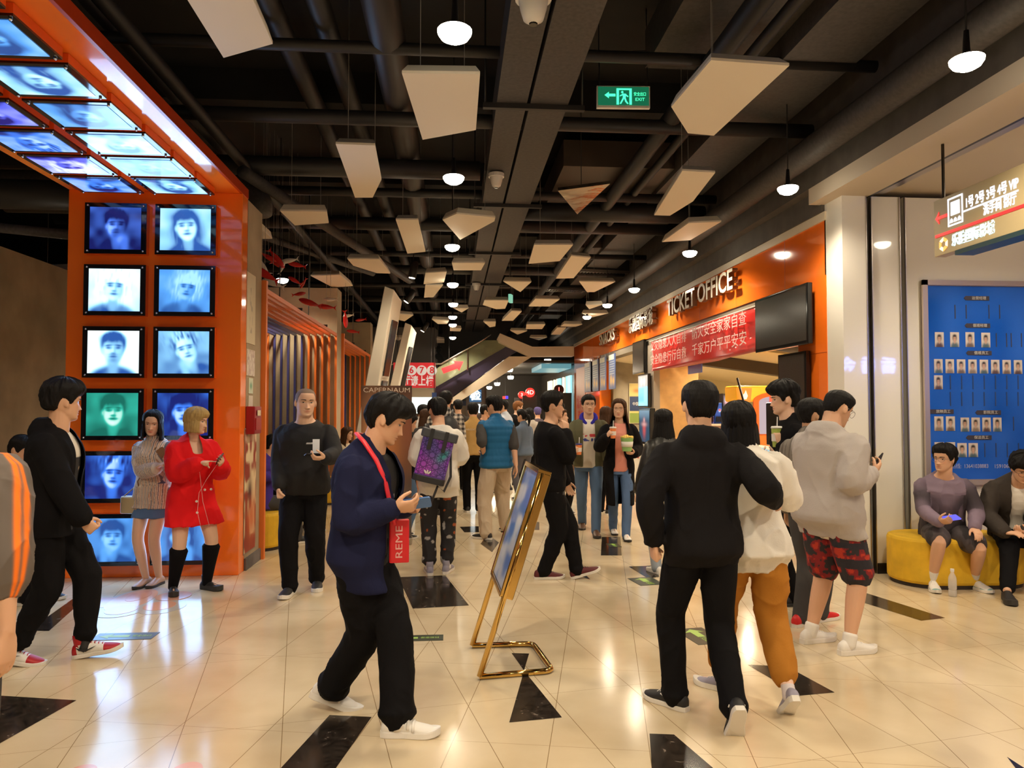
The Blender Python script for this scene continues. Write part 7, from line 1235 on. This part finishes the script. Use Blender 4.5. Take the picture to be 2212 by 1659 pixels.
# ---- woman in leather jacket left of the black hooded man
p=Person('person with long dark hair in black leather jacket half behind the black hooded man',(1438,1238),8,H=1.58,fem=1,lean=2,vox=.007,face=0,skin=SKL,LA=dict(w=(-.26,.05,.80),e=(-.6,-1,0)))
p.hair('long',hb,L=.30,wd=.115,seed=31); p.top('jacket',mat('leather_black',(.018,.017,.016),.35,bump=(20,.2)),ease=.028,hem=.5,sr=1.15,collar='shirt'); p.pants('jeans',cloth('cloth_pale_denim',(.32,.36,.42)),r=(.085,.066,.055)); p.shoes(leather,rub)
# ---------------------------------------------------------------- the crowd further back
def plaid(q): n=len(q['x']); c=rgb((.62,.56,.48),n); u=np.floor(q['co'][:,0]/.035)+np.floor(q['co'][:,2]/.035); a_=np.mod(np.floor(q['co'][:,0]/.035),2)*.5+np.mod(np.floor(q['co'][:,2]/.035),2)*.5; c[a_>.3]=(.22,.20,.18); c[a_>.8]=(.015,.013,.013); return c
def folk(lb,at,hd,H,hair,hm,top,pants,fem=0,hy=0,hp=4,col='crew',LA=None,RA=None,hem=.48,sl=1.,glass=0,paint=None,L=.3,skin=SK,face=1,wb=1.,sh=None,seed=1,hz=None,LF=(-.09,.03,8,0),RF=(.09,-.03,-8,0),lean=3,top_=.024):
    p=Person(lb,at,hd,H=H,wb=wb,fem=fem,lean=lean,hy=hy,hp=hp,vox=.009,face=face,LA=LA,RA=RA,skin=skin,hz=hz,LF=LF,RF=RF)
    p.hair(hair,hm,L=L,wd=.115,top=top_,seed=seed,fringe=.055 if not fem else .065); p.top('top',top,ease=.028,hem=hem,sl=sl,sr=1.15,collar=col,vox=.012,paint=paint); p.pants('trousers',pants,vox=.012,r=(.094,.074,.060)); p.shoes(sh or shb,rub)
    if glass: p.glasses()
    return p
p=folk('person tall in black and white plaid shirt, seen from behind',(962,1116),-4,1.85,'short',hb,pat,blk,hp=6,paint=plaid,wb=1.05,col='shirt',face=0,seed=41)
c,F=p.at(.69*p.H); Bp=p.world(c+F@V(.06,-.255,-.04)); t=thing('backpack','black backpack on the tall man in the plaid shirt','backpack',Bp,R(-4)); mb=MB(); v,f=ball((0,0,0),(.17,.10,.25),None,18,12); mb.add(v,f); mb.build('body',bb,t,True); mb=MB(); v,f=ball((0,-.07,-.08),(.13,.05,.12),None,16,10); mb.add(v,f); mb.build('pocket',mat('bag_slate',(.06,.065,.075),.5),t,True); q_=lambda z,x,y: tuple(Matrix.Rotation(R(4),3,'Z')@(p.world((lambda a:a[0]+a[1]@V(x,y,0))(p.at(z*p.H)))-Bp))
for sg in (-1,1): mb=MB(); mb.tube([(sg*.08-.03,.05,.2),q_(.815,sg*.10,-.14),q_(.845,sg*.11,-.04),q_(.83,sg*.12,.06),q_(.74,sg*.14,.15)],.020,8); mb.build('strap',bb,t,True)
p=folk('person in mustard yellow jacket seen from behind, left of the blue vest man',(1022,1106),2,1.68,'short',hb,tan,blk,hem=.52,col='shirt',face=0,seed=42); text('back_print','WHEN DON\'T STOP ME',mat('print_cream',(.7,.6,.45),.6),p.o,FX((lambda a:a[0]+a[1]@V(0,-.150,0))(p.at(.755*p.H)),(0,-1,0)),.04,.002,width=.28)
folk('person with ponytail in denim jacket, right of the blue vest man',(1132,1080),40,1.575,'tail',hb,cloth('cloth_denim_jacket',(.11,.15,.22)),cloth('cloth_slate',(.09,.09,.11)),fem=1,hy=12,col='shirt',hem=.49,seed=43)
folk('person short haired in black hooded top between the navy jacket man and the purple backpack',(872,1162),-60,1.53,'short',hb,blk,jean,fem=1,hy=-20,hp=14,col='hood',seed=44,RA=dict(w=(.2,.25,.85),e=(.5,-1,-.2)))
folk('person in white collared shirt looking right beside the lit counter',(905,1090),-70,1.66,'short',hb,wht,blk,hp=14,col='shirt',seed=45)
folk('person with long brown hair facing away between white shirt man and white t-shirt man',(918,1110),5,1.58,'long',hbr,char,blk,fem=1,face=0,seed=46)
folk('person in dark brown jacket standing far behind the plaid shirt man',(990,1060),10,1.76,'short',hb,cloth('cloth_dark_brown',(.045,.037,.032)),blk,face=0,seed=47)
folk('person in pale blue shirt facing left behind the blue vest man',(1092,1062),62,1.76,'short',hb,cloth('cloth_pale_blue',(.48,.52,.60)),blk,hy=10,col='shirt',seed=48)
folk('person with ginger brown hair in black t-shirt facing right in the corridor mouth',(1114,1050),-75,1.74,'short',hgin,blk,blk,skin=SKL,seed=49)
folk('person with glasses partly hidden between mustard jacket and blue vest',(1043,1068),-120,1.66,'short',hb,cloth('cloth_maroon',(.06,.02,.03)),blk,hy=40,glass=1,seed=50)
folk('person with dark hair in pale top far off left of the striding man in black',(1146,1040),20,1.60,'long',hb,cloth('cloth_pale_grey',(.42,.38,.34)),blk,fem=1,face=0,seed=51)
folk('person in violet beanie far off beside the striding man in black',(1162,1035),0,1.62,'short',hairmat('beanie_violet',(.10,.08,.22),.9),cloth('cloth_dusk',(.10,.08,.10)),blk,face=0,seed=52)
folk('person with hair tied back smiling between the striding man and the bomber jacket',(1212,1110),-150,1.58,'short',hbr,blk,blk,fem=1,hy=40,hp=-10,skin=SKL,seed=53)
folk('person with dark hair behind the couple with drinks at the snack counter',(1306,1110),-40,1.62,'long',hbr,wht,blk,fem=1,face=0,seed=54)
a=WY(1604,900,12.4); folk('person with brown fringe behind the ticket counter',(a.x,12.4,0),160,1.70,'short',hbr,blk,blk,hy=-30,seed=55)
# seated in the alcoves
a=WY(560,960,8.95); folk('person in violet blue hooded top seated in the near alcove behind the pier',(a.x,9.0,0),-60,1.68,'short',hb,cloth('cloth_violet',(.06,.035,.25)),char,hz=.50,LF=(-.1,.40,5,0),RF=(.1,.42,-5,0),lean=10,hp=20,col='hood',seed=56)
a=WY(590,960,9.2); folk('person in black seated in the alcove behind the arm of the bald man',(a.x-.12,9.95,0),-80,1.66,'short',hb,blk,blk,hz=.50,LF=(-.1,.40,5,0),RF=(.1,.42,-5,0),lean=14,hp=20,seed=57)
a=WY(748,940,12.8); folk('person in cream cardigan seated by the far alcove left of the leaning pillar',(a.x-.05,12.95,0),-120,1.60,'long',hbr,cloth('cloth_cream',(.55,.45,.32)),blk,fem=1,hz=.52,LF=(-.1,.40,5,0),RF=(.1,.42,-5,0),hy=10,seed=58,sh=leather)
a=WY(-6,960,6.6); folk('person in black seated low at the far left edge behind the striped sleeve',(a.x,6.6,0),-100,1.66,'short',hb,blk,blk,hz=.62,LF=(-.1,.36,5,0),RF=(.1,.38,-5,0),lean=22,hp=16,seed=59)
t=thing('stool','dark stool under the person at the far left edge','stool',(a.x,6.62,0)); mb=MB(); mb.lathe([(.20,.50),(.22,.51),(.22,.54),(.19,.555)],24); mb.build('seat',char,t,True)
for k in range(4): mb=MB(); x,y=.14*math.cos(k*1.57+.8),.14*math.sin(k*1.57+.8); mb.tube([(x*1.25,y*1.25,0),(x,y,.51)],.016,8); mb.build('leg',pipe,t)
bench('low dark bench in the near alcove under the two seated people',(-2.95,10.0,0),1.2,.5,.42,mat('ottoman_brown',(.12,.07,.02),.7),rz=R(80))
bpy.data.scenes.remove(TS)
